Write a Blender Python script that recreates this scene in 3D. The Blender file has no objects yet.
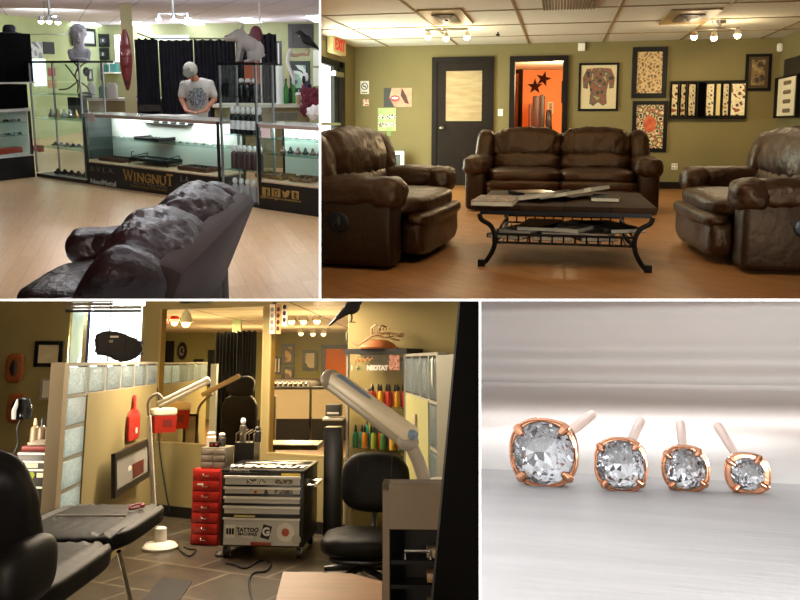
import bpy, bmesh, math, random
from mathutils import Vector, Matrix, Euler, noise
V = Vector; PI = math.pi
rnd = random.Random(7)
COL = bpy.context.scene.collection
# ---------------------------------------------------------------- camera model and the four sets
F, PPX, PPY = 800.0, 380.0, 215.0
class Room:
    def __init__(s, vx, vy, h):
        f = V((vx-PPX, vy-PPY, F)).normalized()
        u = V((1, 0, 0)).cross(f).normalized()
        if u.y > 0: u = -u
        r = f.cross(u).normalized()
        if r.x < 0: r = -r
        s.r, s.f, s.u, s.h = r, f, u, h
        s.cam = V((0, 0, h)); s.roots = []; s.lights = []
        s.ax = Matrix((r, f, u))                       # cam(x right,y down,z fwd) -> local
    def d(s, px, py): return s.ax @ V((px-PPX, py-PPY, F))
    def at(s, px, py, Y):
        d = s.d(px, py); return s.cam + d*(Y/d.y)
    def fl(s, px, py, z=0.0):
        d = s.d(px, py); return s.cam + d*((z-s.h)/d.z)
    def onx(s, px, py, X):
        d = s.d(px, py); return s.cam + d*(X/d.x)
    def onplane(s, px, py, p, n):
        d = s.d(px, py); return s.cam + d*((p-s.cam).dot(n)/d.dot(n))
RB = Room(561, 126, 1.0)
RA = Room(978, 67, 1.65)
RC = Room(420, 360, 1.5)
RD = Room(672, 352, .506)
R = RB
def use(room):
    global R
    R = room
# ---------------------------------------------------------------- materials
def lin(h):
    h = h.lstrip('#'); o = []
    for i in (0, 2, 4):
        c = int(h[i:i+2], 16)/255
        o.append(c/12.92 if c <= .04045 else ((c+.055)/1.055)**2.4)
    return (o[0], o[1], o[2], 1)
MC = {}
def M(name, hx='#808080', rough=.5, metal=0, var=0, vs=6, bump=0, bs=30, spec=.5, emit=0, alpha=1, trans=0, ior=1.45, coat=0, hx2=None, bdist=.01, stretch=None):
    if name in MC: return MC[name]
    m = bpy.data.materials.new(name); m.use_nodes = True; MC[name] = m
    nt = m.node_tree; N = nt.nodes; L = nt.links; b = N['Principled BSDF']
    c = lin(hx); b.inputs['Base Color'].default_value = c
    b.inputs['Roughness'].default_value = rough; b.inputs['Metallic'].default_value = metal
    b.inputs['Specular IOR Level'].default_value = spec; b.inputs['IOR'].default_value = ior
    b.inputs['Transmission Weight'].default_value = trans; b.inputs['Alpha'].default_value = alpha
    b.inputs['Coat Weight'].default_value = coat
    if emit:
        b.inputs['Emission Color'].default_value = c; b.inputs['Emission Strength'].default_value = emit
    tc = None
    if var or hx2 or bump:
        tc = N.new('ShaderNodeTexCoord'); mp = N.new('ShaderNodeMapping'); L.new(tc.outputs['Object'], mp.inputs[0])
        if stretch: mp.inputs['Scale'].default_value = stretch
    if var or hx2:
        n = N.new('ShaderNodeTexNoise'); n.inputs['Scale'].default_value = vs; n.inputs['Detail'].default_value = 4
        L.new(mp.outputs[0], n.inputs['Vector'])
        r = N.new('ShaderNodeValToRGB'); L.new(n.outputs[0], r.inputs[0]); L.new(r.outputs[0], b.inputs['Base Color'])
        c2 = lin(hx2) if hx2 else None
        r.color_ramp.elements[0].position = .3; r.color_ramp.elements[1].position = .7
        if c2: r.color_ramp.elements[0].color = c; r.color_ramp.elements[1].color = c2
        else:
            r.color_ramp.elements[0].color = (c[0]*(1-var), c[1]*(1-var), c[2]*(1-var), 1)
            r.color_ramp.elements[1].color = (min(1, c[0]*(1+var)), min(1, c[1]*(1+var)), min(1, c[2]*(1+var)), 1)
    if bump:
        n2 = N.new('ShaderNodeTexNoise'); n2.inputs['Scale'].default_value = bs; n2.inputs['Detail'].default_value = 5
        L.new(mp.outputs[0], n2.inputs['Vector'])
        bp = N.new('ShaderNodeBump'); bp.inputs['Strength'].default_value = bump; bp.inputs['Distance'].default_value = bdist
        L.new(n2.outputs[0], bp.inputs['Height']); L.new(bp.outputs[0], b.inputs['Normal'])
    return m
def glass(name, hx='#e8f4f0', a=.12, rough=.02):
    """thin clear pane: mostly see-through, a little gloss"""
    if name in MC: return MC[name]
    m = bpy.data.materials.new(name); m.use_nodes = True; MC[name] = m
    nt = m.node_tree; N = nt.nodes; L = nt.links; N.clear()
    o = N.new('ShaderNodeOutputMaterial'); t = N.new('ShaderNodeBsdfTransparent'); g = N.new('ShaderNodeBsdfGlossy')
    t.inputs[0].default_value = lin(hx); g.inputs['Roughness'].default_value = rough
    mx = N.new('ShaderNodeMixShader'); mx.inputs[0].default_value = a
    L.new(t.outputs[0], mx.inputs[1]); L.new(g.outputs[0], mx.inputs[2]); L.new(mx.outputs[0], o.inputs[0])
    return m
def planks(name, c1, c2, cm, w, l, ang=0, rough=.35, bump=.0, mortar=.004, off=.37, grain=.25, spec=.5):
    if name in MC: return MC[name]
    m = bpy.data.materials.new(name); m.use_nodes = True; MC[name] = m
    nt = m.node_tree; N = nt.nodes; L = nt.links; b = N['Principled BSDF']
    tc = N.new('ShaderNodeTexCoord'); mp = N.new('ShaderNodeMapping'); mp.inputs['Rotation'].default_value = (0, 0, ang)
    L.new(tc.outputs['Object'], mp.inputs[0])
    br = N.new('ShaderNodeTexBrick'); L.new(mp.outputs[0], br.inputs['Vector'])
    br.inputs['Color1'].default_value = lin(c1); br.inputs['Color2'].default_value = lin(c2); br.inputs['Mortar'].default_value = lin(cm)
    br.inputs['Scale'].default_value = 1; br.inputs['Mortar Size'].default_value = mortar; br.inputs['Brick Width'].default_value = l
    br.inputs['Row Height'].default_value = w; br.offset = off; br.inputs['Bias'].default_value = 0
    n = N.new('ShaderNodeTexNoise'); mp2 = N.new('ShaderNodeMapping'); mp2.inputs['Scale'].default_value = (2, 14, 2) if grain > 0 else (3, 3, 3)
    L.new(mp.outputs[0], mp2.inputs[0]); L.new(mp2.outputs[0], n.inputs['Vector']); n.inputs['Scale'].default_value = 2; n.inputs['Detail'].default_value = 6
    mr = N.new('ShaderNodeMapRange'); mr.inputs[1].default_value = .3; mr.inputs[2].default_value = .7
    mr.inputs[3].default_value = 1-abs(grain); mr.inputs[4].default_value = 1+abs(grain)*.4
    L.new(n.outputs[0], mr.inputs[0])
    mx = N.new('ShaderNodeMix'); mx.data_type = 'RGBA'; mx.blend_type = 'MULTIPLY'; mx.inputs[0].default_value = 1
    L.new(br.outputs[0], mx.inputs[6]); L.new(mr.outputs[0], mx.inputs[7]); L.new(mx.outputs[2], b.inputs['Base Color'])
    b.inputs['Roughness'].default_value = rough; b.inputs['Specular IOR Level'].default_value = spec
    if bump:
        bp = N.new('ShaderNodeBump'); bp.inputs['Strength'].default_value = bump; bp.inputs['Distance'].default_value = .004
        iv = N.new('ShaderNodeMath'); iv.operation = 'SUBTRACT'; iv.inputs[0].default_value = 1
        L.new(br.outputs[1], iv.inputs[1]); L.new(iv.outputs[0], bp.inputs['Height']); L.new(bp.outputs[0], b.inputs['Normal'])
    return m
def art(name, cols, scale=8, rough=.5, kind='VORONOI', stretch=None):
    """printed sheet: patches of the given colours"""
    if name in MC: return MC[name]
    m = bpy.data.materials.new(name); m.use_nodes = True; MC[name] = m
    nt = m.node_tree; N = nt.nodes; L = nt.links; b = N['Principled BSDF']; b.inputs['Roughness'].default_value = rough
    tc = N.new('ShaderNodeTexCoord'); mp = N.new('ShaderNodeMapping'); L.new(tc.outputs['Object'], mp.inputs[0])
    if stretch: mp.inputs['Scale'].default_value = stretch
    n0 = N.new('ShaderNodeTexNoise'); n0.inputs['Scale'].default_value = scale*.8; n0.inputs['Detail'].default_value = 6
    L.new(mp.outputs[0], n0.inputs['Vector'])
    r = N.new('ShaderNodeValToRGB'); r.color_ramp.interpolation = 'CONSTANT'
    el = r.color_ramp.elements
    k = len(cols)
    for i, c in enumerate(cols):
        p = .3+.4*i/k
        e = el[i] if i < 2 else el.new(p)
        e.position = 0 if i == 0 else p; e.color = lin(c)
    if kind == 'VORONOI':
        v = N.new('ShaderNodeTexVoronoi'); v.inputs['Scale'].default_value = scale; L.new(mp.outputs[0], v.inputs['Vector'])
        md = N.new('ShaderNodeMath'); md.operation = 'ADD'; L.new(v.outputs['Distance'], md.inputs[0]); 
        sc = N.new('ShaderNodeMath'); sc.operation = 'MULTIPLY'; sc.inputs[1].default_value = .5; L.new(md.outputs[0], sc.inputs[0])
        L.new(n0.outputs[0], md.inputs[1]); L.new(sc.outputs[0], r.inputs[0])
    else: L.new(n0.outputs[0], r.inputs[0])
    L.new(r.outputs[0], b.inputs['Base Color'])
    return m
# ---------------------------------------------------------------- mesh builder
class MB:
    def __init__(s): s.b = bmesh.new(); s.mi = 0
    def _add(s, vs, fs, mat=None):
        nv = [s.b.verts.new((mat @ V(v)) if mat else V(v)) for v in vs]
        for f in fs:
            try:
                g = s.b.faces.new([nv[i] for i in f]); g.material_index = s.mi
            except ValueError: pass
        return s
    def box(s, c, d, rot=None, bev=0, taper=None):
        x, y, z = d[0]/2, d[1]/2, d[2]/2
        t = taper or (1, 1)
        if bev and min(d) > 2.2*bev:
            return s.rbox(c, d, bev, rot)
        vs = [(-x*1, -y, -z), (x, -y, -z), (x, y, -z), (-x, y, -z), (-x*t[0], -y*t[1], z), (x*t[0], -y*t[1], z), (x*t[0], y*t[1], z), (-x*t[0], y*t[1], z)]
        m = Matrix.Translation(c)
        if rot: m = m @ Euler(rot).to_matrix().to_4x4()
        return s._add(vs, [(0, 3, 2, 1), (4, 5, 6, 7), (0, 1, 5, 4), (1, 2, 6, 5), (2, 3, 7, 6), (3, 0, 4, 7)], m)
    def rbox(s, c, d, r, rot=None, seg=2):
        t = bmesh.new(); bmesh.ops.create_cube(t, size=1)
        for v in t.verts: v.co = V((v.co.x*d[0], v.co.y*d[1], v.co.z*d[2]))
        bmesh.ops.bevel(t, geom=list(t.edges), offset=r, segments=seg, affect='EDGES', profile=.5)
        m = Matrix.Translation(c)
        if rot: m = m @ Euler(rot).to_matrix().to_4x4()
        return s.merge(t, m)
    def merge(s, t, m=None):
        t.verts.index_update()
        s._add([v.co.copy() for v in t.verts], [[v.index for v in f.verts] for f in t.faces], m); t.free(); return s
    def span(s, a, b, bev=0):
        a, b = V(a), V(b); return s.box((a+b)/2, [max(abs(q), 1e-4) for q in (b-a)], bev=bev)
    def poly(s, pts, thick=None, n=None):
        """flat polygon, extruded by vector thick"""
        k = len(pts); vs = [V(p) for p in pts]
        if thick is None: return s._add(vs, [tuple(range(k))])
        t = V(thick); vs2 = vs+[p+t for p in vs]
        fs = [tuple(range(k)), tuple(range(2*k-1, k-1, -1))]+[(i, (i+1) % k, k+(i+1) % k, k+i) for i in range(k)]
        t0 = len(s.b.faces); s._add(vs2, fs); s.b.faces.ensure_lookup_table()
        bmesh.ops.recalc_face_normals(s.b, faces=s.b.faces[t0:]); return s
    def cyl(s, p0, p1, r0, r1=None, seg=16, caps=True):
        return s.loft([(p0, r0), (p1, r0 if r1 is None else r1)], seg, caps)
    def loft(s, rings, seg=12, caps=True):
        """rings: list of (center, radius) along a path"""
        pts = [V(p) for p, _ in rings]; n = len(pts); vs = []
        up = None
        for i in range(n):
            a = pts[max(i-1, 0)]; b = pts[min(i+1, n-1)]; t = (b-a)
            if t.length < 1e-9: t = V((0, 0, 1))
            t.normalize()
            if up is None:
                up = V((0, 0, 1)) if abs(t.z) < .9 else V((1, 0, 0))
            x = t.cross(up)
            if x.length < 1e-6: x = t.cross(V((0, 1, 0)))
            x.normalize(); y = x.cross(t).normalized(); up = y
            for k in range(seg):
                a_ = 2*PI*k/seg; vs.append(pts[i]+(x*math.cos(a_)+y*math.sin(a_))*rings[i][1])
        fs = []
        for i in range(n-1):
            for k in range(seg):
                k2 = (k+1) % seg; fs.append((i*seg+k, i*seg+k2, (i+1)*seg+k2, (i+1)*seg+k))
        if caps: fs += [tuple(range(seg-1, -1, -1)), tuple(range((n-1)*seg, n*seg))]
        return s._add(vs, fs)
    def tube(s, pts, r, seg=8, caps=True, smooth=0):
        pts = [V(p) for p in pts]
        if smooth: pts = spline(pts, smooth)
        return s.loft([(p, r) for p in pts], seg, caps)
    def lathe(s, prof, c=(0, 0, 0), seg=24, ax='z', m=None, sx=1, sy=1):
        """prof: list of (r, z)"""
        c = V(c); vs = []
        for r_, z_ in prof:
            for k in range(seg):
                a = 2*PI*k/seg; x, y = r_*math.cos(a)*sx, r_*math.sin(a)*sy
                v = V((x, y, z_)) if ax == 'z' else V((x, -z_, y)) if ax == 'y' else V((z_, x, y))
                vs.append(c+v if not m else c+(m @ v))
        n = len(prof); fs = [(i*seg+k, i*seg+(k+1) % seg, (i+1)*seg+(k+1) % seg, (i+1)*seg+k) for i in range(n-1) for k in range(seg)]
        if prof[0][0] > 1e-5: fs.append(tuple(range(seg-1, -1, -1)))
        if prof[-1][0] > 1e-5: fs.append(tuple(range((n-1)*seg, n*seg)))
        return s._add(vs, fs)
    def ell(s, c, d, rot=None, seg=16, m=None):
        t = bmesh.new(); bmesh.ops.create_uvsphere(t, u_segments=seg, v_segments=max(6, seg//2+2), radius=1)
        mt = Matrix.Translation(c)
        if rot: mt = mt @ Euler(rot).to_matrix().to_4x4()
        if m: mt = mt @ m.to_4x4()
        return s.merge(t, mt @ Matrix.Diagonal((d[0], d[1], d[2], 1)))
    def cush(s, c, d, p=4, rot=None, n=10, nz=0, ns=6, ruch=0, rax=0, rn=7, seed=0):
        """puffy cushion: a rounded box; nz wrinkles, ruch = pleats along rax"""
        t = bmesh.new(); bmesh.ops.create_cube(t, size=2)
        bmesh.ops.subdivide_edges(t, edges=list(t.edges), cuts=n, use_grid_fill=True)
        for v in t.verts:
            q = v.co; L = (abs(q.x)**p+abs(q.y)**p+abs(q.z)**p)**(1/p)
            q = q/L
            k = 0
            if nz: k += nz*noise.noise(V((q.x*d[0]*ns+seed*3.1, q.y*d[1]*ns, q.z*d[2]*ns)))
            if ruch: k += ruch*abs(math.sin(q[rax]*rn+noise.noise(q*2+V((seed, 0, 0)))*2.2))
            v.co = V((q.x*d[0]/2, q.y*d[1]/2, q.z*d[2]/2))
            v.co += q.normalized()*k
        m = Matrix.Translation(c)
        if rot: m = m @ Euler(rot).to_matrix().to_4x4()
        return s.merge(t, m)
    def sweep(s, prof, path, up=(0, 0, 1)): pass
    def xf(s, m):
        s.b.transform(m); return s
    def mesh(s, name, mats, smooth=True, ang=.7):
        bmesh.ops.remove_doubles(s.b, verts=s.b.verts, dist=1e-6)
        bmesh.ops.recalc_face_normals(s.b, faces=s.b.faces)
        me = bpy.data.meshes.new(name); s.b.to_mesh(me); s.b.free()
        if not isinstance(mats, (list, tuple)): mats = [mats]
        for q in mats: me.materials.append(q)
        if smooth and me.polygons:
            me.polygons.foreach_set('use_smooth', [True]*len(me.polygons))
            me.set_sharp_from_angle(angle=ang)
        return me
def spline(pts, n=6):
    pts = [V(p) for p in pts]; out = []
    P_ = [pts[0]*2-pts[1]]+pts+[pts[-1]*2-pts[-2]]
    for i in range(1, len(P_)-2):
        a, b, c, d = P_[i-1:i+3]
        for k in range(n):
            t = k/n; out.append(.5*((2*b)+(c-a)*t+(2*a-5*b+4*c-d)*t*t+(3*b-a-3*c+d)*t**3))
    out.append(pts[-1]); return out
def organic(prims, voxel, smooth=4):
    """one continuous skin over tapered capsules and ellipsoids"""
    mb = MB()
    for p in prims:
        if p[0] == 'e': mb.ell(p[1], p[2], p[3] if len(p) > 3 else None, seg=16)
        else:
            a, b, r0, r1 = V(p[1]), V(p[2]), p[3], p[4]
            mb.cyl(a, b, r0, r1, seg=14); mb.ell(a, (r0,)*3, seg=14); mb.ell(b, (r1,)*3, seg=14)
    me = bpy.data.meshes.new('t'); mb.b.to_mesh(me); mb.b.free()
    o = bpy.data.objects.new('t', me); COL.objects.link(o)
    r = o.modifiers.new('r', 'REMESH'); r.mode = 'VOXEL'; r.voxel_size = voxel
    if smooth:
        q = o.modifiers.new('s', 'SMOOTH'); q.factor = .5; q.iterations = smooth
    dg = bpy.context.evaluated_depsgraph_get(); dg.update()
    ev = bpy.data.meshes.new_from_object(o.evaluated_get(dg))
    bpy.data.objects.remove(o)
    t = MB(); t.b.from_mesh(ev); bpy.data.meshes.remove(ev)
    return t
def textmesh(s, size, ext=.002, bold=0, align='CENTER', shear=0, sx=1):
    cu = bpy.data.curves.new('t', 'FONT'); cu.body = s; cu.size = size; cu.extrude = ext; cu.align_x = align; cu.align_y = 'CENTER'
    cu.offset = bold; cu.shear = shear; cu.resolution_u = 3
    o = bpy.data.objects.new('t', cu); COL.objects.link(o)
    dg = bpy.context.evaluated_depsgraph_get(); dg.update()
    ev = bpy.data.meshes.new_from_object(o.evaluated_get(dg)); bpy.data.objects.remove(o)
    t = MB(); t.b.from_mesh(ev); bpy.data.meshes.remove(ev)
    t.xf(Matrix.Diagonal((sx, 1, 1, 1)))
    t.xf(Matrix.Rotation(PI/2, 4, 'X'))      # upright, facing -Y
    return t
# ---------------------------------------------------------------- objects
def _link(o, parent=None):
    COL.objects.link(o)
    if parent: o.parent = parent
    else: R.roots.append(o)
    return o
def T(name, label, cat, loc=(0, 0, 0), rz=0, group=None, rot=None):
    o = bpy.data.objects.new(name, None); o.location = loc; o.rotation_euler = rot or (0, 0, rz); o.empty_display_size = .1
    o['label'] = label; o['category'] = cat
    if group: o['group'] = group
    return _link(o)
def P(name, mb, mat, parent, label=None, loc=(0, 0, 0), rot=(0, 0, 0), ang=.7):
    o = bpy.data.objects.new(name, mb.mesh(name, mat, ang=ang) if isinstance(mb, MB) else mb)
    o.location = loc; o.rotation_euler = rot
    if label: o['label'] = label
    return _link(o, parent)
def O(name, label, cat, mb, mat, group=None, loc=(0, 0, 0), rz=0, rot=None, kind=None):
    o = bpy.data.objects.new(name, mb.mesh(name, mat) if isinstance(mb, MB) else mb)
    o.location = loc; o.rotation_euler = rot or (0, 0, rz); o['label'] = label; o['category'] = cat
    if group: o['group'] = group
    if kind: o['kind'] = kind
    return _link(o)
def S(name, mb, mat, parent=None):
    o = bpy.data.objects.new(name, mb.mesh(name, mat))
    if not parent: o['kind'] = 'structure'
    return _link(o, parent)
def dup(o, loc, label, rz=None, rot=None):
    r = o.copy(); _link(r); r.location = loc; r['label'] = label
    if rz is not None: r.rotation_euler = (0, 0, rz)
    if rot is not None: r.rotation_euler = rot
    for c in [k for k in bpy.data.objects if k.parent == o]:
        d = c.copy(); COL.objects.link(d); d.parent = r
        for g in [k for k in bpy.data.objects if k.parent == c]:
            e = g.copy(); COL.objects.link(e); e.parent = d
    return r
def area(loc, target, size, power, col=(1, 1, 1), sy=None, spread=None):
    l = bpy.data.lights.new('light', 'AREA'); l.energy = power; l.color = col; l.size = size
    if sy: l.shape = 'RECTANGLE'; l.size_y = sy
    if spread: l.spread = spread
    o = bpy.data.objects.new('light', l); COL.objects.link(o); o.location = loc
    o.rotation_euler = (V(target)-V(loc)).to_track_quat('-Z', 'Y').to_euler(); R.roots.append(o); return o
def point(loc, power, col=(1, 1, 1), r=.03):
    l = bpy.data.lights.new('lamp', 'POINT'); l.energy = power; l.color = col; l.shadow_soft_size = r
    o = bpy.data.objects.new('lamp', l); COL.objects.link(o); o.location = loc; R.roots.append(o); return o
def spot(loc, target, power, col=(1, 1, 1), ang=1.2, blend=.6, r=.03):
    l = bpy.data.lights.new('spot', 'SPOT'); l.energy = power; l.color = col; l.spot_size = ang; l.spot_blend = blend; l.shadow_soft_size = r
    o = bpy.data.objects.new('spot', l); COL.objects.link(o); o.location = loc
    o.rotation_euler = (V(target)-V(loc)).to_track_quat('-Z', 'Y').to_euler(); R.roots.append(o); return o
def pr(px0, py0, px1, py1, Y):
    """rectangle on the plane y=Y seen between two pixel corners -> x0,x1,z0,z1"""
    cx, cy = (px0+px1)/2, (py0+py1)/2
    return R.at(px0, cy, Y).x, R.at(px1, cy, Y).x, R.at(cx, py1, Y).z, R.at(cx, py0, Y).z
def frame(name, label, cat, x0, x1, z0, z1, Y, w, fmat, amat, mat2=None, mw=0, dep=.03, group=None, pname='print', rz=0, rx=0, extra=None):
    """picture hung on a wall facing -Y (rz turns it)"""
    cx, cz = (x0+x1)/2, (z0+z1)/2; W, H = x1-x0, z1-z0
    t = T(name, label, cat, (cx, Y, cz), group=group, rot=(rx, 0, rz))
    mb = MB()
    for sx in (-1, 1): mb.box((sx*(W-w)/2, -dep/2, 0), (w, dep, H))
    for sz in (-1, 1): mb.box((0, -dep/2, sz*(H-w)/2), (W-2*w, dep, w))
    P('frame', mb, fmat, t)
    if mat2:
        P('mount', MB().box((0, -dep*.3, 0), (W-2*w, dep*.4, H-2*w)), mat2, t)
    P(pname, MB().box((0, -dep*.4, 0), (W-2*w-2*mw, dep*.4, H-2*w-2*mw)), amat, t)
    return t
def zc(px, py, z):
    """point on the pixel's ray at distance z in front of the viewer"""
    return R.cam + R.d(px, py)*(z/F)
def facing(p, off=0):
    d = R.cam-V(p); return math.atan2(d.x, -d.y)+off
class Wall:
    """vertical plane through two plan points (left, right as seen)"""
    def __init__(s, p, q):
        s.p, s.q = V((p[0], p[1], 0)), V((q[0], q[1], 0)); s.t = (s.q-s.p).normalized(); s.n = V((s.t.y, -s.t.x, 0)); s.rz = math.atan2(s.t.y, s.t.x)
    def at(s, px, py): return R.onplane(px, py, s.p, s.n)
    def rect(s, x0, y0, x1, y1):
        cx, cy = (x0+x1)/2, (y0+y1)/2; a, b = s.at(x0, cy), s.at(x1, cy); u, d = s.at(cx, y0), s.at(cx, y1)
        c = (a+b)/2; c.z = (u.z+d.z)/2; return c, (b-a).length, u.z-d.z
    def frame(s, name, lb, cat, x0, y0, x1, y1, w, fm, am, m2=None, mw=0, group=None, dep=.03, pname='print', off=.0):
        c, W, H = s.rect(x0, y0, x1, y1); c = c+s.n*off
        return frame(name, lb, cat, c.x-W/2, c.x+W/2, c.z-H/2, c.z+H/2, c.y, w, fm, am, m2, mw, dep, group, pname, rz=s.rz)
    def flat(s, name, lb, cat, x0, y0, x1, y1, mat, th=.012, group=None, off=0):
        c, W, H = s.rect(x0, y0, x1, y1); c = c+s.n*(th/2+off)
        return O(name, lb, cat, MB().box((0, 0, 0), (W, th, H)), mat, group, loc=c, rz=s.rz)
    def wall(s, z0, z1, th=.12, a=None, b=None):
        a, b = V(a or s.p), V(b or s.q); m = MB()
        m.poly([(a.x, a.y, z0), (b.x, b.y, z0), (b.x, b.y, z1), (a.x, a.y, z1)], -s.n*th); return m
def curtain(p, q, z0, z1, folds, amp, seed=0, th=.02, scallop=.03, open_top=0):
    """pleated hanging cloth from p to q"""
    p, q = V((p[0], p[1], 0)), V((q[0], q[1], 0)); t = (q-p).normalized(); n = V((t.y, -t.x, 0)); L = (q-p).length
    N_, K = folds*8, 9; m = MB(); vs = []
    for s_ in (0, 1):
        for j in range(K+1):
            v = j/K
            for i in range(N_+1):
                u = i/N_; ph = 2*PI*folds*u+noise.noise(V((u*6, v*1.5, seed)))*1.6
                a = amp*(.6+.6*v)*math.sin(ph)+amp*.5*noise.noise(V((u*9, v*2, seed+5)))
                z = z1+(z0-z1)*v+(scallop*abs(math.sin(PI*folds*u*.5+seed)) * (1-v) * -1)
                c = p+t*(u*L)+n*(a+s_*th); vs.append((c.x, c.y, z))
    M_ = (N_+1)*(K+1); fs = []
    for s_ in (0, 1):
        for j in range(K):
            for i in range(N_):
                a = s_*M_+j*(N_+1)+i; fs.append((a, a+1, a+N_+2, a+N_+1))
    for j in range(K):
        for i in (0, N_): a = j*(N_+1)+i; fs.append((a, a+N_+1, a+N_+1+M_, a+M_))
    for i in range(N_):
        for j in (0, K): a = j*(N_+1)+i; fs.append((a, a+1, a+1+M_, a+M_))
    return m._add(vs, fs)
LINEW, WORLD = .12, .006
BFRONT, BTOP, BDAY, BOR = 30, 36, 190, 120
A1, A2, A3, A4, A5 = 34, 16, 22, 36, 42
AT, AF = 40, 34
ASD, ASR, ALEAN, AFAR = .6, .0, .28, .5
C1, C2, C3, C4, C5, C6 = 140, 20, 64, 55, 400, 300
D1, D2, D3, D4, D5, D6 = 80, 22, 48, 5, 38, 45
# ================================================================ SET B: waiting lounge (upper right)
use(RB)
OL = M('olive_wall', '#7d724a', .85, var=.05, vs=2, bump=.1, bs=60)
DKW = M('espresso_wood', '#17100b', .55, spec=.2, var=.2, vs=8)
BLK = M('black_frame', '#0a0807', .5, spec=.2)
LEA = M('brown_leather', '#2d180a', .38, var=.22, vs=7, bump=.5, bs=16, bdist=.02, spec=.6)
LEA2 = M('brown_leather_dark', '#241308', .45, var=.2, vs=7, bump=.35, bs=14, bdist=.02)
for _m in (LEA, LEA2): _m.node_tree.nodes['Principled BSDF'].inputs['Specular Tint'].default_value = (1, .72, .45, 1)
IRON = M('dark_iron', '#17120e', .45, .6)
WHT = M('white_plastic', '#e8e4d8', .5)
CHR = M('brushed_steel', '#b5aea2', .3, 1)
Yb = R.fl(561, 187).y; ZC = R.at(561, 42.5, Yb).z
XL = R.at(355, 110, Yb).x; XR = R.at(778, 110, Yb).x
# floor, ceiling, walls
_p, _q = R.fl(420, 262), R.fl(560, 290); BANG = -math.atan2((_q-_p).y, (_q-_p).x)
FLB = planks('honey_laminate', '#b37d48', '#a26d3b', '#855027', .19, 1.6, ang=BANG, rough=.42, grain=.22, mortar=.003)
S('floor', MB().box(((XL+XR)/2, Yb/2+1.6, -.05), (XR-XL+1, Yb-3+.8, .1)), FLB)
CT = M('ceiling_tile', '#dedccc', .9, var=.04, vs=30, bump=.3, bs=120)
S('ceiling', MB().box(((XL+XR)/2, Yb/2+1.6, ZC+.05), (XR-XL+1, Yb-3+.8, .1)), CT)
g = MB(); tw = R.at(603, 42.5, Yb).x-R.at(529, 42.5, Yb).x; gx = R.at(529, 42.5, Yb).x
for k in range(-4, 6): g.box((gx+k*tw, Yb/2+1.5, ZC-.004), (.028, Yb-3, .012))
ry = [R.fl(561, y, ZC).y for y in (34.5, 23, 8)]; dy = (ry[0]-ry[2])/2
for k in range(7): g.box(((XL+XR)/2, ry[0]-k*dy, ZC-.004), (XR-XL, .03, .012))
S('trim_1', g, M('ceiling_bar', '#8e7c58', .6))
d0, _, _, dz = pr(511, 59, 560, 187, Yb); d1 = R.at(566, 120, Yb).x
w_ = MB(); w_.span((XL-.1, Yb, 0), (d0, Yb+.12, ZC)); w_.span((d1, Yb, 0), (XR+.1, Yb+.12, ZC)); w_.span((d0, Yb, dz), (d1, Yb+.12, ZC))
S('wall_back', w_, OL)
# left wall with glass door opening
ya, yb2 = R.onx(318, 100, XL).y-.4, R.onx(345, 100, XL).y; zt = R.onx(345, 63, XL).z
w_ = MB(); w_.span((XL-.08, yb2, 0), (XL, Yb, ZC)); w_.span((XL-.08, ya-3, zt), (XL, yb2, ZC)); S('wall_left', w_, OL)
S('wall_right', MB().span((XR, 8, 0), (XR+.12, Yb, ZC)), OL)
b_ = MB(); b_.span((XL, Yb-.015, 0), (R.at(432, 120, Yb).x, Yb, .11)); b_.span((R.at(493, 120, Yb).x, Yb-.015, 0), (R.at(507, 120, Yb).x, Yb, .11))
b_.span((R.at(568, 120, Yb).x, Yb-.015, 0), (XR, Yb, .11)); S('baseboard_back', b_, DKW)
S('baseboard_right', MB().span((XR-.015, 8, 0), (XR, Yb-.016, .11)), DKW)
# glass entrance door in the left wall
DF = MB(); xg = XL-.07; yj = R.onx(337, 100, XL).y
DF.span((xg, yj+.16, 0), (xg+.08, yb2-.02, zt)); DF.span((xg, ya-2.9, zt-.1), (xg+.08, yb2-.16, zt)); DF.span((xg, yj-.12, 0), (xg+.06, yj+.1, zt-.1)); DF.span((xg, ya-2.9, 0), (xg+.06, yb2-.5, .12))
dd = T('door_1', 'x', 'door', (0, 0, 0)); del dd['label']; del dd['category']; dd['kind'] = 'structure'
P('door_frame', DF, BLK, dd)
P('push_bar', MB().span((xg+.08, ya-2.5, R.onx(330, 124, XL).z-.02), (xg+.13, yb2-.5, R.onx(330, 124, XL).z+.02)), CHR, dd)
S('window_1', MB().span((xg-.12, ya-3.5, -.2), (xg-.1, yb2+1.0, ZC)), M('daylight', '#f2f6f4', .9, emit=2.2))
# exit sign
p = R.onx(333, 46, XL); sg = T('exit_sign', 'boxy illuminated exit sign with red letters above the glass entrance door', 'sign', (XL+.06, p.y, p.z))
P('housing', MB().rbox((0, 0, 0), (.1, .75, .26), .015), M('sign_cream', '#c9b684', .6), sg)
tm = textmesh('EXIT', .24, .004, .006); tm.xf(Matrix.Rotation(PI/2, 4, 'Z')); tm.xf(Matrix.Diagonal((1, 1.15, 1, 1)))
P('lettering', tm, M('sign_red', '#c02a1c', .5, emit=.4), sg, loc=(.055, 0, 0))
p = R.onx(335, 70, XL); O('door_closer', 'grey door closer arm at the top of the glass entrance door', 'door closer', MB().box((xg+.12, p.y, zt-.22), (.06, .5, .07)), CHR)
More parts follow.
